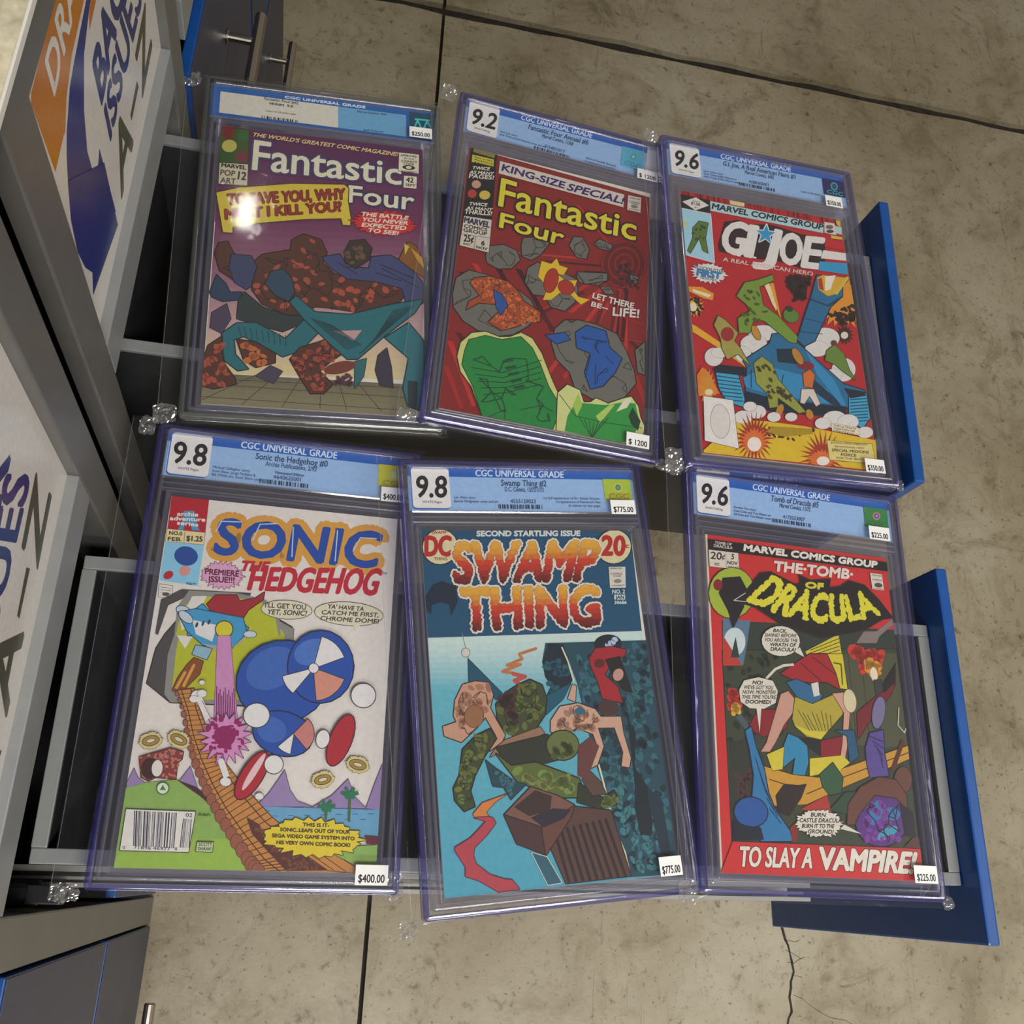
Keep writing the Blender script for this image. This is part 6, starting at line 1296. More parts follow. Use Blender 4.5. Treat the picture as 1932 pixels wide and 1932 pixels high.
M['sticker'] = mat('white_sticker_paper', (.80, .80, .80), .5)
M['case'] = clear('clear_hard_plastic', (.965, .965, .975), .014, (.42, .42, .56), .05, 1.33)
M['well'] = clear('clear_inner_well', (.88, .89, .94), .10, (.44, .43, .58), .10, 1.9)
M['rim'] = clear('violet_tinted_rim', (.64, .65, .86), .13, (.10, .08, .50), .13, 1.9)
M['rimclear'] = clear('gray_tinted_rim', (.74, .76, .74), .14, (.30, .32, .29), .16, 1.65)
M['bag'] = clear('thin_clear_bag', (.985, .985, .99), .006, (.8, .8, .85), .06, 1.25, .35, 22)
M['crinkle'] = clear('crumpled_bag_corner', (.93, .93, .94), .09, (.85, .85, .87), .07, 2.6)
# ---------------------------------------------------------------- flat print
GLYPH = {}
def glyphs(s):
    if s not in GLYPH:
        c = bpy.data.curves.new('text', 'FONT'); c.body = s; c.dimensions = '2D'; c.fill_mode = 'FRONT'; c.resolution_u = 3
        o = bpy.data.objects.new('text', c); me = bpy.data.meshes.new_from_object(o)
        vs = [(p.co.x, p.co.y) for p in me.vertices]; me.calc_loop_triangles(); fs = [tuple(t.vertices) for t in me.loop_triangles]
        e = {}
        for f in fs:
            for a, b in ((0, 1), (1, 2), (2, 0)):
                k = tuple(sorted((f[a], f[b]))); e[k] = e.get(k, 0)+1
        bpy.data.meshes.remove(me); bpy.data.objects.remove(o); bpy.data.curves.remove(c)
        x0 = min(p[0] for p in vs); x1 = max(p[0] for p in vs)
        GLYPH[s] = ([((x-x0)/(x1-x0), y/CAP[0]) for x, y in vs], fs, [k for k, n in e.items() if n == 1])
    return GLYPH[s]
CAP = [1.0]
_v = glyphs('H')[0]; CAP[0] = max(y for x, y in _v); GLYPH.clear()
class Print:
    """layers of ink, each a few microns above the last; x, y in millimetres"""
    def __init__(s, rect, step=.007): s.rect = rect; s.step = step; s.z = 0; s.out = {}
    def tri(s, layer, pts, col):
        x0, y0, x1, y1 = s.rect; P = pts
        if any(p[0] < x0 or p[0] > x1 or p[1] < y0 or p[1] > y1 for p in P):
            for ax, lim, sg in ((0, x0, 1), (0, x1, -1), (1, y0, 1), (1, y1, -1)):
                Q = []
                for i in range(len(P)):
                    a, b = P[i-1], P[i]; da = (a[ax]-lim)*sg; db = (b[ax]-lim)*sg
                    if (da < 0) != (db < 0):
                        t = da/(da-db); Q.append((a[0]+(b[0]-a[0])*t, a[1]+(b[1]-a[1])*t))
                    if db >= 0: Q.append(b)
                P = Q
                if len(P) < 3: return
        ar = sum(P[i-1][0]*P[i][1]-P[i][0]*P[i-1][1] for i in range(len(P)))
        if abs(ar) < 1e-6: return
        if ar < 0: P = P[::-1]
        vs, fs, cs = s.out.setdefault(layer, ([], [], [])); b = len(vs)
        vs += [(p[0]*MM, p[1]*MM, s.z*MM) for p in P]; fs.append(tuple(range(b, b+len(P)))); cs += [col]*len(P)
    def up(s): s.z += s.step
    def poly(s, layer, pts, col):
        s.up()
        for t in tessellate_polygon([[Vector((x, y, 0)) for x, y in pts]]): s.tri(layer, [pts[i] for i in t], col)
    def stroke(s, layer, edges, w, col, joins=True):
        """w and col may be lists, one per edge; neighbouring pieces sit at slightly different heights so none are coplanar"""
        s.up(); z0 = s.z; W = w if isinstance(w, list) else [w]*len(edges); K = col if isinstance(col, list) else [col]*len(edges)
        for k, (a, b) in enumerate(edges):
            w = W[k]/2; dx, dy = b[0]-a[0], b[1]-a[1]; l = math.hypot(dx, dy)
            if l < 1e-5: continue
            nx, ny = -dy/l*w, dx/l*w; s.z = z0+(2*k % 18)*.00035
            s.tri(layer, [(a[0]+nx, a[1]+ny), (b[0]+nx, b[1]+ny), (b[0]-nx, b[1]-ny), (a[0]-nx, a[1]-ny)], K[k])
            if joins and w > .12: s.z += .00035; s.tri(layer, [(a[0]+w*math.cos(q*1.047), a[1]+w*math.sin(q*1.047)) for q in range(6)], K[k])
        s.z = z0
    def shape(s, pts, c, o, w):
        if o: s.stroke('art', [(pts[i-1], pts[i]) for i in range(len(pts))], w*2, rgb(o))
        s.poly('art', pts, rgb(c))
    def run(s, items):
        for it in items: getattr(s, 'do_'+it[0])(*it[1:])
        return s
    def do_P(s, c, a, o, w): s.shape(pair(a), c, o, w)
    def do_G(s, cols, a):
        s.up(); P = pair(a); C = [rgb(c) for c in cols]; n = 8
        f = lambda u, v, A: tuple(A[0][i]*(1-u)*(1-v)+A[1][i]*u*(1-v)+A[2][i]*u*v+A[3][i]*(1-u)*v for i in range(len(A[0])))
        for j in range(n): s.tri('art', [f(u, v_, P) for u, v_ in ((0, j/n), (1, j/n), (1, (j+1)/n), (0, (j+1)/n))], f(.5, (j+.5)/n, C))
    def do_L(s, c, w, a): P = pair(a); s.stroke('art', list(zip(P, P[1:])), w, rgb(c))
    def do_E(s, c, q, o, w, n):
        (cx, cy), (ax, ay), (bx, by) = pair(q)
        s.shape([(cx+(ax-cx)*math.cos(6.2832*k/n)+(bx-cx)*math.sin(6.2832*k/n), cy+(ay-cy)*math.cos(6.2832*k/n)+(by-cy)*math.sin(6.2832*k/n)) for k in range(n)], c, o, w)
    def do_B(s, c, q, n, d, o, w, k_):
        (cx, cy), (ax, ay), (bx, by) = pair(q); R = random.Random(n); P = []
        for k in range(2*n):
            r = (d if k % 2 else 1)*(R.uniform(.9, 1.08) if n > 6 else 1); t = 3.14159*k/n
            P.append((cx+((ax-cx)*math.cos(t)+(bx-cx)*math.sin(t))*r, cy+((ay-cy)*math.cos(t)+(by-cy)*math.sin(t))*r))
        s.shape(P, c, o, w)
    def inside(s, P, n, R):
        x0 = min(p[0] for p in P); x1 = max(p[0] for p in P); y0 = min(p[1] for p in P); y1 = max(p[1] for p in P); out = []
        for _ in range(n*30):
            x = R.uniform(x0, x1); y = R.uniform(y0, y1); c = False
            for i in range(len(P)):
                a, b = P[i-1], P[i]
                if (a[1] > y) != (b[1] > y) and x < (b[0]-a[0])*(y-a[1])/(b[1]-a[1])+a[0]: c = not c
            if c and all((x-u)**2+(y-v_)**2 > 1.2 for u, v_ in out): out.append((x, y))
            if len(out) >= n: break
        return out
    def do_C(s, c, n, w, seed, a):
        R = random.Random(seed); Q = s.inside(pair(a), n, R); E = set()
        for i, p in enumerate(Q):
            for j in sorted(range(len(Q)), key=lambda k: (Q[k][0]-p[0])**2+(Q[k][1]-p[1])**2)[1:3]: E.add((min(i, j), max(i, j)))
        ed = []
        for i, j in sorted(E):
            p, q = Q[i], Q[j]; m_ = ((p[0]+q[0])/2+R.uniform(-.8, .8), (p[1]+q[1])/2+R.uniform(-.8, .8)); ed += [(p, m_), (m_, q)]
        s.stroke('art', ed, w, rgb(c))
    def do_N(s, c, n, r, seed, a):
        R = random.Random(seed); s.up(); b = rgb(c)
        for x, y in s.inside(pair(a), n, R):
            f = R.uniform(.75, 1.15); t0 = R.uniform(0, 6); e = R.uniform(.6, 1)
            s.tri('art', [(x+r*f*math.cos(t0)*math.cos(k*.9)*R.uniform(.7, 1)-r*f*e*math.sin(t0)*math.sin(k*.9)*.7, y+r*f*math.sin(t0)*math.cos(k*.9)*R.uniform(.7, 1)+r*f*e*math.cos(t0)*math.sin(k*.9)*.7) for k in range(7)], tuple(min(.9, v_*R.uniform(.85, 1.1)) for v_ in b[:3])+(1,))
    def do_T(s, txt, c, q, b, o, w, ab, at):
        P = pair(q); vs, fs, be = glyphs(txt); cs = c.split(','); R = random.Random(len(txt)); NB = 7 if len(cs) > 1 else 1
        def tone(v_):
            v_ = min(.999, max(0, v_))*(len(cs)-1); i = min(int(v_), len(cs)-2); a, b_ = rgb(cs[i]), rgb(cs[i+1]); t = v_-i
            return tuple(x*(1-t)+y*t for x, y in zip(a, b_))
        def mp(u, v_):
            (x0, y0), (x1, y1), (x2, y2), (x3, y3) = P
            x = (x0*(1-u)+x1*u)*(1-v_)+(x3*(1-u)+x2*u)*v_; y = (y0*(1-u)+y1*u)*(1-v_)+(y3*(1-u)+y2*u)*v_
            return (x, y+4*u*(1-u)*(ab*(1-v_)+at*v_))
        V = [mp(*p) for p in vs]; E = [(V[i], V[j]) for i, j in be]
        if len(cs) > 1:
            EE = []
            for i, j in be:
                n = max(1, int(math.dist(V[i], V[j])/1.1)); pts = [(vs[i][0]+(vs[j][0]-vs[i][0])*k/n, vs[i][1]+(vs[j][1]-vs[i][1])*k/n) for k in range(n+1)]
                EE += list(zip(pts, pts[1:]))
            ws = [R.uniform(.35, 1.75) for _ in EE]
            for w_, col in (((b+2*w, rgb(o)),) if w else ())+((b+.45, rgb('2c140c')), (b, None)):
                s.stroke('letters', [(mp(*p), mp(*q_)) for p, q_ in EE], [b*k+(w_-b) for k in ws], [col or tone((p[1]+q_[1])/2) for p, q_ in EE])
            s.up()
            for f in fs:
                for n in range(NB):
                    Q = [vs[i] for i in f]
                    for lim, sg in ((n/NB if n else -9, 1), ((n+1)/NB if n < NB-1 else 9, -1)):
                        O = []
                        for i in range(len(Q)):
                            p, r_ = Q[i-1], Q[i]; da = (p[1]-lim)*sg; db = (r_[1]-lim)*sg
                            if (da < 0) != (db < 0): t = da/(da-db); O.append((p[0]+(r_[0]-p[0])*t, p[1]+(r_[1]-p[1])*t))
                            if db >= 0: O.append(r_)
                        Q = O
                    if len(Q) > 2: s.tri('letters', [mp(*p) for p in Q], tone((n+.5)/NB))
            return
        if w: s.stroke('letters', E, b+2*w, rgb(o))
        if b: s.stroke('letters', E, b, rgb(c), joins=b > .5)
        s.up(); k = rgb(c)
        for f in fs: s.tri('letters', [V[i] for i in f], k)
    def do_K(s, c, seed, n, a):
        P = pair(a); R = random.Random(seed); s.up(); x = 0; k = rgb(c)
        ws = [R.choice((1, 1, 2, 3)) for _ in range(n)]; T = sum(ws)
        f = lambda u, v_: tuple((P[0][i]*(1-u)+P[1][i]*u)*(1-v_)+(P[3][i]*(1-u)+P[2][i]*u)*v_ for i in (0, 1))
        for i, q in enumerate(ws):
            if i % 2 == 0: s.tri('art', [f(x/T, 0), f((x+q)/T, 0), f((x+q)/T, 1), f(x/T, 1)], k)
            x += q
    def build(s, names, parent, m, z=0):
        r = []
        for layer, (vs, fs, cs) in s.out.items():
            me = bpy.data.meshes.new(names[layer]); me.from_pydata(vs, [], fs)
            at = me.color_attributes.new('ink', 'FLOAT_COLOR', 'CORNER')
            at.data.foreach_set('color', [x for c in cs for x in c]); me.update()
            o = link(names[layer], me, m, parent, (0, 0, z*MM)); r.append(o)
        return r
def pair(a): return [(a[i], a[i+1]) for i in range(0, len(a), 2)]
# ---------------------------------------------------------------- the floor
def floor():
    m = mat('polished_concrete', (.3, .27, .2), .42, spec=.4); nt = m.node_tree; b = nt.nodes['Principled BSDF']; L = nt.links.new
    geo = nd(nt, 'ShaderNodeNewGeometry')
    def nz(sc, det, rough=.6, dist=0, vec=None):
        n = nd(nt, 'ShaderNodeTexNoise'); n.inputs['Scale'].default_value = sc; n.inputs['Detail'].default_value = det; n.inputs['Roughness'].default_value = rough; n.inputs['Distortion'].default_value = dist
        L(vec or geo.outputs['Position'], n.inputs[0]); return n.outputs[0]
    def ramp(src, *st):
        r = nd(nt, 'ShaderNodeValToRGB'); e = r.color_ramp.elements
        while len(e) < len(st): e.new(.5)
        for k, (p, c) in enumerate(st): e[k].position = p; e[k].color = (*c, 1)
        L(src, r.inputs[0]); return r.outputs[0]
    def mul(a, c, f=1):
        x = nd(nt, 'ShaderNodeMixRGB', blend_type='MULTIPLY'); x.inputs[0].default_value = f; L(a, x.inputs[1]); L(c, x.inputs[2]); return x.outputs[0]
    c = ramp(nz(2.2, 8, .62, .4), (.30, (.26, .212, .135)), (.5, (.365, .315, .220)), (.70, (.445, .40, .30)))
    g = lambda x: (x, x, x)
    c = mul(c, ramp(nz(9, 8, .7, .8), (.32, (.66, .63, .56)), (.5, g(.92)), (1, g(1))))
    c = mul(c, ramp(nz(46, 5, .7, .3), (.31, (.52, .47, .38)), (.42, g(.95)), (.6, g(1)), (.75, g(1.0))))
    mp = nd(nt, 'ShaderNodeMapping'); mp.inputs['Scale'].default_value = (40, 5, 1); mp.inputs['Rotation'].default_value = (0, 0, 1.1); L(geo.outputs['Position'], mp.inputs[0])
    c = mul(c, ramp(nz(1.3, 4, .6, 2, mp.outputs[0]), (.27, g(.62)), (.36, g(1)), (1, g(1))), .7)
    c = mul(c, ramp(nz(140, 3, .6), (.30, g(.4)), (.38, g(1)), (1, g(1))), .9)
    c = mul(c, ramp(nz(5.5, 9, .78, 1.2), (.31, (.55, .50, .42)), (.44, g(.96)), (1, g(1))))
    for ang, sc_ in ((.35, (70, 4, 1)), (-.5, (55, 3, 1)), (1.45, (90, 5, 1))):
        m2 = nd(nt, 'ShaderNodeMapping'); m2.inputs['Scale'].default_value = sc_; m2.inputs['Rotation'].default_value = (0, 0, ang); L(geo.outputs['Position'], m2.inputs[0])
        c = mul(c, ramp(nz(1.1, 3, .6, .6, m2.outputs[0]), (.22, g(.6)), (.29, g(1)), (1, g(1))), .7)
    L(c, b.inputs['Base Color'])
    bp = nd(nt, 'ShaderNodeBump'); bp.inputs['Strength'].default_value = .25; bp.inputs['Distance'].default_value = .003; L(nz(60, 8, .7), bp.inputs['Height']); L(bp.outputs[0], b.inputs['Normal'])
    L(ramp(nz(5, 4), (.3, g(.34)), (.7, g(.52))), b.inputs['Roughness'])
    dk = speckle(mat('joint_dirt', (.022, .017, .012), .8), .4, 60)
    q = MB(); q.box(-3, 5, -3, 6, -.08, -.012); fl = tag(q.build('floor', dk), kind='structure')
    random.seed(5)
    def edge(n, a): return [a*random.uniform(-1, 1) for _ in range(n)]
    J = edge(161, .0035)                       # the cross joint, worn ragged
    yj = lambda x: 1.607+.0113*(x+.0)
    for xs, side in (((-3, .1275), 0), ((.1335, 5), 0), ((-3, .1275), 1), ((.1335, 5), 1)):
        n = 80; top = []; 
        for k in range(n+1):
            x = xs[0]+(xs[1]-xs[0])*k/n; y = yj(x)+(noise.noise(Vector((x*9, side*7, 0)))*.007+(.013 if side else -.013))
            top.append((x, y))
        far = 6 if side else -3
        mb = MB(); vs = []
        for x, y in top: vs += [(x, y, 0), (x, far, 0), (x, y, -.03), (x, far, -.03)]
        fs = []
        for k in range(n):
            a, d = 4*k, 4*k+4
            fs.append((a, d, d+1, a+1) if side else (a+1, d+1, d, a)); fs.append((a+2, d+2, d, a) if side else (a, d, d+2, a+2))
        fs += [(0, 1, 3, 2), (4*n, 4*n+2, 4*n+3, 4*n+1)]
        mb.add(vs, fs); mb.build('concrete_slab', m, fl)
    mb = MB(); P = []                           # hairline crack running out from under the drawer
    x, y = .724, .12
    while y > -.6:
        P.append((x, y)); y -= random.uniform(.006, .016); x += random.uniform(-.006, .0068)
    for k, (x, y) in enumerate(P): w_ = .0011+.0011*random.random(); mb.v += [(x-w_, y, .0003), (x+w_, y, .0003)]
    mb.f = [(2*k, 2*k+2, 2*k+3, 2*k+1) for k in range(len(P)-1)]
    mb.build('floor_crack', dk, fl)
    mb = MB(); x, y = .30, .0
    for x0, y0, dx, dy, n in ((.752, -.125, .02, -.006, 14), (.748, -.035, .008, .0015, 4), (.742, -.052, .009, .002, 4), (.744, -.066, .008, -.001, 4), (.746, -.082, .010, .001, 4), (.750, -.097, .007, -.001, 4)):
        P = []; x, y = x0, y0
        for k in range(n): P.append((x, y)); x += dx*random.uniform(.6, 1.3); y += dy+random.uniform(-.004, .004)
        b0 = len(mb.v)
        for k, (x, y) in enumerate(P): mb.v += [(x, y-.0003, .0003), (x, y+.0003, .0003)]
        mb.f += [(b0+2*k, b0+2*k+2, b0+2*k+3, b0+2*k+1) for k in range(len(P)-1)]
    mb.build('floor_crack', dk, fl)
floor()
# ---------------------------------------------------------------- cabinets
FX = -.150                                      # front plane of the posts
def Z(mm): return EYE+mm*MM                     # heights measured down from the lens
def sign(parent, dy):
    s = MB(); s.box(-.162, -.1575, .329+dy, .594+dy, Z(-630), Z(-409)); sg = s.build('sign_panel', M['white'], parent)
    p = Print((331, -628, 592, -411), .02)
    p.poly('art', [(331, -628), (592, -628), (592, -411), (331, -411)], rgb('dfdad4')); p.run(ART['sign']['print'])
    for o in p.build({'art': 'sign_print', 'letters': 'sign_lettering'}, sg, M['ink_sign']):
        # print plane (x: along the cabinet, y: height) stood upright on the panel
        for v_ in o.data.vertices: x, y, z = v_.co; v_.co = (-.1573+z, x+dy, EYE+y)
        o.data.update()
    return sg
def closed_front(parent, y0, y1, ztop, zbot, hy=None, hz=None):
    f = MB(); f.box(-.158, -.1485, y0, y1, Z(zbot), Z(ztop), .0012); fo = f.build('drawer_front', M['blue'], parent)
    g = MB(); g.box(-.1485, -.1475, y0+.0008, y1-.0008, Z(zbot)+.001, Z(ztop)-.001, .0004); g.build('front_facing', M['front'], fo)
    if hy is not None:
        h = MB(); h.tube((-.117, hy-.085, Z(hz)), (-.117, hy+.085, Z(hz)), .0062)
        for d in (-.048, .048): h.tube((-.1475, hy+d, Z(hz)), (-.119, hy+d, Z(hz)), .0045); h.tube((-.1475, hy+d, Z(hz)), (-.1455, hy+d, Z(hz)), .0075)
        h.build('handle', M['steel'], fo, smooth=False)
    return fo
def cabinet(label, y0, y1, posts, bay):
    t = tag(empty('drawer_cabinet', (0, 0, 0)), label, 'cabinet', 'comic drawer cabinets along the wall')
    b = MB()
    b.box(-.72, -.705, y0, y1, 0, Z(-366))                          # back
    for y in (y0, y1-.012): b.box(-.705, FX-.012, y, y+.012, 0, Z(-366))
    b.box(-.705, FX-.02, y0, y1, .06, .075); b.box(-.705, FX-.02, y0, y1, Z(-645), Z(-640))
    b.build('carcass', M['gray_dark'], t)
    for a, c in posts:
        q = MB(); q.box(FX-.03, FX, a, c, 0, Z(-366), .0015); q.build('post', M['gray'], t)
    a, c = bay
    q = MB(); q.box(FX-.03, FX, a-.001, c+.001, Z(-393), Z(-366), .001); q.build('top_rail', M['gray'], t)
    q = MB(); q.box(FX-.03, FX-.0135, a, c, Z(-662), Z(-629)); q.box(FX-.0135, FX, a, c, Z(-662), Z(-622), .001); q.build('bottom_rail', M['gray_light'], t)
    return t
def drawer(parent, org, skew, x0, x1, w, zt, depth, board, zb, zbb, slide):
    """pulled-out drawer; org = back corner (x, y), built along its own axes then turned by skew"""
    d = empty('drawer', (org[0], org[1], 0), parent); d.rotation_euler.z = math.radians(skew); T = .009; L_ = x1-x0
    for y in (0, w-T):
        q = MB(); q.box(0, L_, y, y+T, Z(zt-depth), Z(zt)-.002); q.build('side_wall', M['gray_dark'], d)
        q = MB(); q.box(0, L_, y-.0005, y+T+.0005, Z(zt)-.004, Z(zt), .0008); q.build('wall_capping', M['gray_light'], d)
    for x in (0, L_-T):
        q = MB(); q.box(x, x+T, T, w-T, Z(zt-depth), Z(zt)-.002); q.build('end_wall', M['gray_dark'], d)
        q = MB(); q.box(x-.0005, x+T+.0005, T+.0006, w-T-.0006, Z(zt)-.0045, Z(zt)-.0004, .0008); q.build('wall_capping', M['gray_light'], d)
    q = MB(); q.box(T, L_-T, T, w-T, Z(zt-depth), Z(zt-depth)+.006); q.build('drawer_bottom', M['gray_dark'], d)
    q = MB(); q.box(L_+.001, L_+.0115, board[0], board[1], Z(zbb), Z(zb), .0018); q.build('drawer_front', M['blue'], d)
    # telescopic slide on the near side
    x2, zs = slide or (0, 0)
    if slide: q = MB(); q.box(-.02, x2, -.0045, -.0005, Z(zs-40), Z(zs)); q.box(-.02, x2-.004, -.0095, -.0075, Z(zs-38), Z(zs-4)); q.box(-.02, x2, -.0145, -.0115, Z(zs-40), Z(zs-1)); q.box(-.02, x2, -.0145, -.0005, Z(zs-41), Z(zs-39)); q.build('drawer_slide', M['rail'], d)
    return d
far = cabinet('gray drawer cabinet whose pulled-out drawer carries the upper row of comics', .295, .626, ((.295, .331), (.592, .626)), (.331, .592))
near = cabinet('gray drawer cabinet whose pulled-out drawer carries the lower row of comics', -.057, .268, ((-.057, -.025), (.236, .268)), (-.025, .236))
c0 = cabinet('gray drawer cabinet with slate fronts in the lower left corner, all drawers shut', -.392, -.060, ((-.392, -.358),), (-.358, -.062))
c3 = cabinet('drawer cabinet at the top edge with shut blue-edged drawers and steel bar handles', .640, .985, ((.955, .985),), (.642, .955))
c4 = cabinet('farthest drawer cabinet, only its lower bar handle showing above the upper row', .990, 1.335, ((1.305, 1.335),), (.992, 1.305))
sign(far, 0); sign(near, -.357); sign(c3, .357)
closed_front(c0, -.352, -.0595, -694, -1072); closed_front(c0, -.352, -.0595, -1085, -1432, -.215, -1257)
closed_front(near, -.021, .262, -1085, -1432); closed_front(far, .334, .622, -1085, -1432)
closed_front(c3, .638, .980, -694, -1072, .765, -821); closed_front(c3, .638, .980, -1085, -1432)
closed_front(c4, .992, 1.33, -694, -1072, 1.13, -821); closed_front(c4, .992, 1.33, -1085, -1432, 1.105, -1190)
for t_, y in ((far, .281), ):
    q = MB(); q.box(-.30, -.20, .269, .2945, 0, Z(-366)); q.build('filler_strip', M['gray_dark'], t_)
drawer(far, (-.175, .379), .5, -.175, .502, .209, -714, 262, (-.040, .258), -690, -1040, None)
drawer(near, (-.157, .005), 1.05, -.157, .531, .2105, -730, 270, (-.043, .257), -709, -1062, (.575, -764))
q = MB(); q.tube((-.30, -.016, Z(-752)), (-.150, -.013, Z(-752)), .008); q.box(-.158, -.136, -.020, -.008, Z(-762), Z(-744), .001); q.build('slide_channel', M['rail_dark'], near)
q = MB(); q.box(-.74, FX+.002, -.42, 1.36, Z(-364), Z(-360)); wt = q.build('worktop', M['cream']); tag(wt, 'cream speckled worktop with white front edge above the signs', 'worktop')
q = MB(); q.box(FX+.002, FX+.0035, -.42, 1.36, Z(-364.5), Z(-359.5), .0004); q.build('edge_banding', M['white'], wt)
# ---------------------------------------------------------------- graded comics
def frame(yaw, sx, sy, c):
    nz = Vector((-sx, -sy, 1)).normalized(); ex = Vector((math.cos(yaw), math.sin(yaw), 0)); ex = (ex-nz*ex.dot(nz)).normalized(); ey = nz.cross(ex)
    return Matrix(((ex.x, ey.x, nz.x, c[0]*MM), (ex.y, ey.y, nz.y, c[1]*MM), (ex.z, ey.z, nz.z, EYE+c[2]*MM), (0, 0, 0, 1)))
def sc(mb):
    mb.v = [(x*MM, y*MM, z*MM) for x, y, z in mb.v]; return mb
def plate(mb, x0, y0, x1, y1, z0, z1): mb.box(x0, x1, y0, y1, z0, z1)
def film(x0, y0, x1, y1, case, zt, zb, seed, n=46):
    """the bag: upper and lower sheets that meet at a welded margin"""
    mb = MB(); kx0, ky0, kx1, ky1 = case
    for top in (1, 0):
        b = len(mb.v); m_ = n*3//2
        for j in range(m_+1):
            for i in range(n+1):
                x = x0+(x1-x0)*i/n; y = y0+(y1-y0)*j/m_
                d = max(kx0-x, x-kx1, ky0-y, y-ky1, 0); k = max(0, 1-d/6); k = k*k*(3-2*k)
                rim = -1.2+(.25 if top else -.25); z = rim+((zt if top else zb)-rim)*k
                q = noise.noise(Vector((x*.018, y*.012, seed+top)))*.32+noise.noise(Vector((x*.06, y*.04, seed)))*.10
                if d > 0: q *= 1+d*.55
                mb.v.append((x, y, z+(abs(q) if top else -abs(q))*(1 if d == 0 else .8)))
        mb.f += [((b+j*(n+1)+i, b+j*(n+1)+i+1, b+(j+1)*(n+1)+i+1, b+(j+1)*(n+1)+i) if top else (b+(j+1)*(n+1)+i, b+(j+1)*(n+1)+i+1, b+j*(n+1)+i+1, b+j*(n+1)+i)) for j in range(m_) for i in range(n)]
    return sc(mb)
def crumple(cx, cy, sx, sy, seed, z=0, n=16):
    mb = MB()
    for j in range(n+1):
        for i in range(n+1):
            u, v_ = i/n*2-1, j/n*2-1; x = cx+u*sx*(1-.12*v_*v_); y = cy+v_*sy*(1-.12*u*u)
            p = Vector((x*.22, y*.22, seed)); e = (1-u*u)*(1-v_*v_)
            mb.v.append((x+noise.noise(p+Vector((9, 0, 0)))*1.6, y+noise.noise(p+Vector((0, 9, 0)))*1.6, z+noise.noise(p)*3.4*(.35+e)+noise.noise(p*2.3)*1.5))
    mb.f = [(j*(n+1)+i, j*(n+1)+i+1, (j+1)*(n+1)+i+1, (j+1)*(n+1)+i) for j in range(n) for i in range(n)]
    return sc(mb)
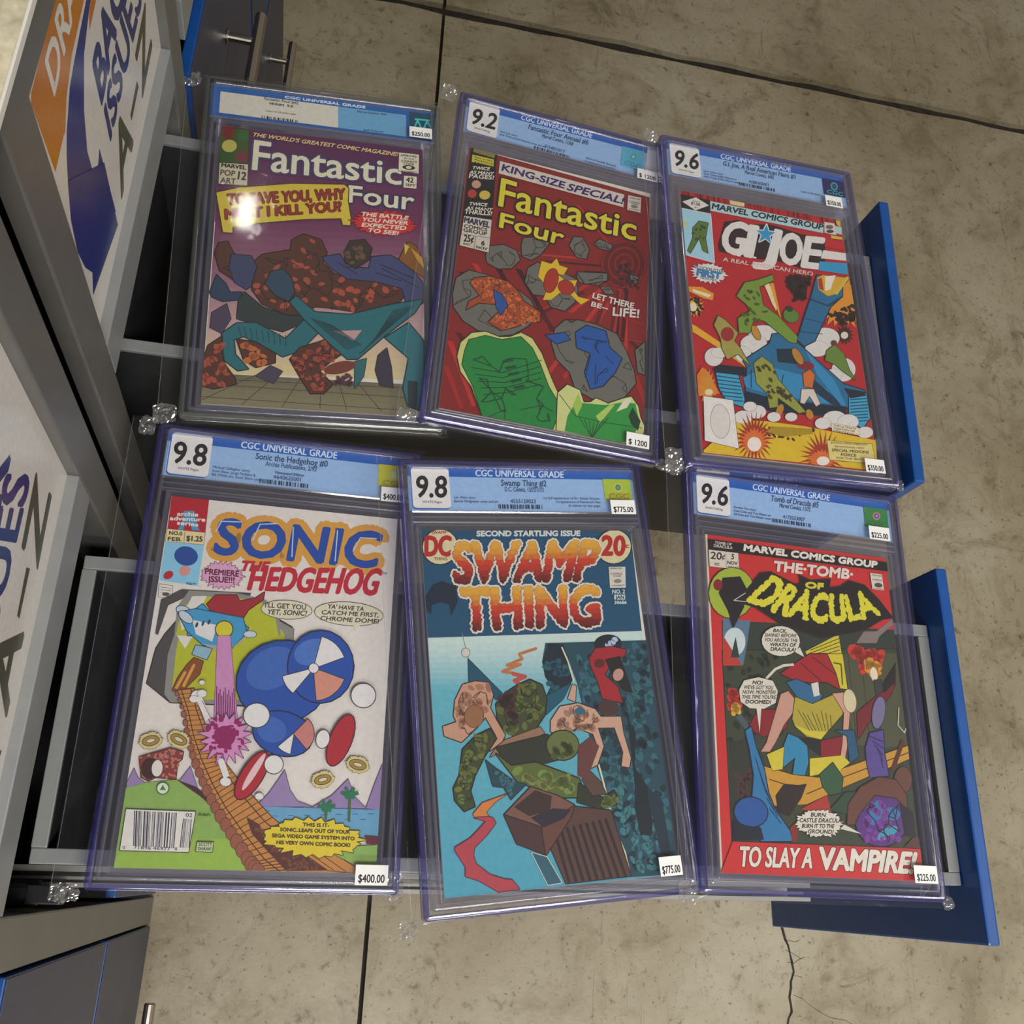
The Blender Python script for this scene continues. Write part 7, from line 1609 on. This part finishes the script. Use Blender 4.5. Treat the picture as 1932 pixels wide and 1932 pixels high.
def slab(key, label, yaw, sx, sy, c, cw, ch, prices, old=False, corners=(), bagx=(-117, 104)):
    root = tag(empty('graded_comic'), label, 'comic book', 'graded comics in clear hard cases'); root.matrix_world = frame(yaw, sx, sy, c)
    top = 178 if old else 187; lt, lb = (172.3, 138.3) if old else (183.2, 146); lw = 96 if old else 93.5; rim = M['rimclear'] if old else M['rim']
    X = 101 if old else 100.5
    # outer shell: back plate, front plate
    q = MB(); plate(q, -X+2, -141.5, X-2, top-2, -8, -6.8); sc(q).build('case_back', M['case'], root)
    q = MB(); plate(q, -X+2.6, -141, X-2.6, top-2.6, 4.0, 4.9); sc(q).build('case_front', M['case'], root)
    q = MB(); q.ring(-X, -143.5, X, top, 3.5, [(0, -7.6), (0, 3.0), (-.25, 3.5), (-.8, 4.0), (-1.6, 4.42), (-2.5, 4.72), (-3.4, 4.85), (-3.8, 4.5), (-3.8, -7.6)]); sc(q).build('outer_rim', rim, root, smooth=True)
    q = MB(); q.ring(-X+6.2, -137.6, X-6.2, top-4.4, 2.5, [(0, -6.4), (0, 2.9), (-.3, 3.4), (-.8, 3.8), (-1.5, 4.1), (-2.2, 4.2), (-2.5, 3.9), (-2.5, -6.4)]); sc(q).build('inner_ridge', M['well'], root, smooth=True)
    # inner well round the book, label bay
    q = MB(); h = ch/2; q.ring(-cw/2-4.2, -h-4.6, cw/2+4.2, h+4.2, 2, [(0, -6), (0, 2.2), (-.25, 2.7), (-.7, 3.1), (-1.3, 3.35), (-1.8, 3.2), (-1.8, -6)]); q.box(-cw/2-3, cw/2+3, -h-3.4, h+3, -6.2, -5.4); sc(q).build('inner_well', M['well'], root)
    q = MB(); y0 = h+4.2; y1 = lb-1.5
    for a, b_ in ((y0+.4, y0+1.7), (y0+(y1-y0)*.45, y0+(y1-y0)*.45+1.4), (y1-1.4, y1-.2)): q.add([(x, y, z) for x in (-X+8.5, X-8.5) for y, z in ((a, -3), (a, 3.0), (b_, 3.55), (b_, -3))], [(0, 1, 2, 3), (7, 6, 5, 4), (1, 0, 4, 5), (2, 1, 5, 6), (3, 2, 6, 7), (0, 3, 7, 4)])
    sc(q).build('divider_ridge', M['well'], root)
    # grade label
    q = MB(); q.box(-lw, lw, lb, lt, -.6, 0); lab = sc(q).build('grade_label', M['sticker'], root)
    Print((-lw, lb, lw, lt), .02).run(ART[key]['label']).build({'art': 'label_print', 'letters': 'label_lettering'}, lab, M['ink'], .03)
    # the book
    q = MB(); q.box(-cw/2, cw/2, -h, h, -2.6, -.02); bk = sc(q).build('comic_book', M['paper'], root)
    p = Print((-cw/2, -h, cw/2, h)); p.run(ART[key]['cover']); p.build({'art': 'cover_artwork', 'letters': 'cover_lettering'}, bk, M['ink'])
    # bag
    bg = film(bagx[0], -148, bagx[1], top+5, (-X, -143.5, X, top), 6.1, -8.8, ord(key)).build('plastic_bag', M['bag'], root, smooth=True)
    q = MB()
    for x in (bagx[0]+.8,): q.box(x-.14, x+.14, -147, top+4, -1.4, -1.0)
    sc(q).build('bag_seam', M['crinkle'], bg)
    for i, (cx, cy, a, b_) in enumerate(corners): crumple(cx, cy, a, b_, ord(key)*3+i*7, .5).build('crumpled_corner', M['crinkle'], bg)
    # price stickers on the bag
    for i, (txt, px, py, wd, hg) in enumerate(prices):
        q = MB(); q.box(px-wd/2, px+wd/2, py-hg/2, py+hg/2, 6.6, 6.78); st = sc(q).build('price_sticker', M['sticker'], root)
        pr = Print((px-wd/2, py-hg/2, px+wd/2, py+hg/2), .02); a = wd*.40
        pr.run([['T', txt, '2e2e30', [px-a, py-hg*.36, px+a, py-hg*.36, px+a, py+hg*.02, px-a, py+hg*.02], .3, '', 0, 0, 0]])
        pr.build({'letters': 'price_lettering'}, st, M['ink'], 6.79)
    return root
CN = ((-110, 184, 8, 8), (-110, -141, 8, 8))
slab('A', 'purple-covered graded comic with cream and blue label, left in upper row', .0798, 0, .012, (-20.5, 471.9, -699.8), 171, 260, [('$250.00', 83, 142.5, 20, 11)], True, ((-112, 175, 7, 8), (-111, -140, 9, 8)))
slab('B', 'dark red graded comic with gray boulders on its cover, graded 9.2', -.0401, -.045, 0, (175.1, 478.5, -691.8), 172.5, 260, [('$ 1200', 80, 144, 20, 11), ('$ 1200', 79, -128, 20, 12.5)], False, ((-110, 184, 7, 9), (-110, -142, 8, 6), (104, -143, 7, 5)), (-119, 105))
slab('C', 'bright red graded comic with a blue tank on its cover, upper row', .0512, -.055, 0, (376.6, 471.7, -680.7), 166.5, 259.5, [('$350.00', 74, 144.5, 18, 12), ('$350.00', 75, -127, 19, 12.5)], False, ((-109, 186, 7, 7), (-109, -138, 8, 10), (102, -140, 4, 5)), (-117, 105))
slab('D', 'white-covered graded comic with large blue title outlined in orange', .0199, -.02, -.015, (-19.8, 135.6, -715.4), 168.5, 259.5, [('$400.00', 79, 147, 19, 12), ('$400.00', 81, -131, 22, 13)], False, ((-109, 185, 6, 8), (-112, -145, 9, 6), (98, -138, 6, 10)), (-121, 104))
slab('E', 'teal and light blue graded comic with two-line red title', .1302, -.045, -.018, (179.6, 133.5, -697.6), 171, 260, [('$775.00', 79, 148, 21, 12), ('$775.00', 77, -124, 17, 13)], False, ((-111, -147, 6, 6), ), (-117, 104))
slab('F', 'red-framed graded comic with yellow title on black, right in lower row', .005, -.05, -.012, (394.2, 147.2, -700.5), 168.2, 258.6, [('$225.00', 76, 148.5, 20, 12), ('$225.00', 82, -124.5, 20, 12.5)], False, ((-109, 185, 6, 7), (-110, -143, 7, 9), (103, -144, 5, 5)), (-117, 106))
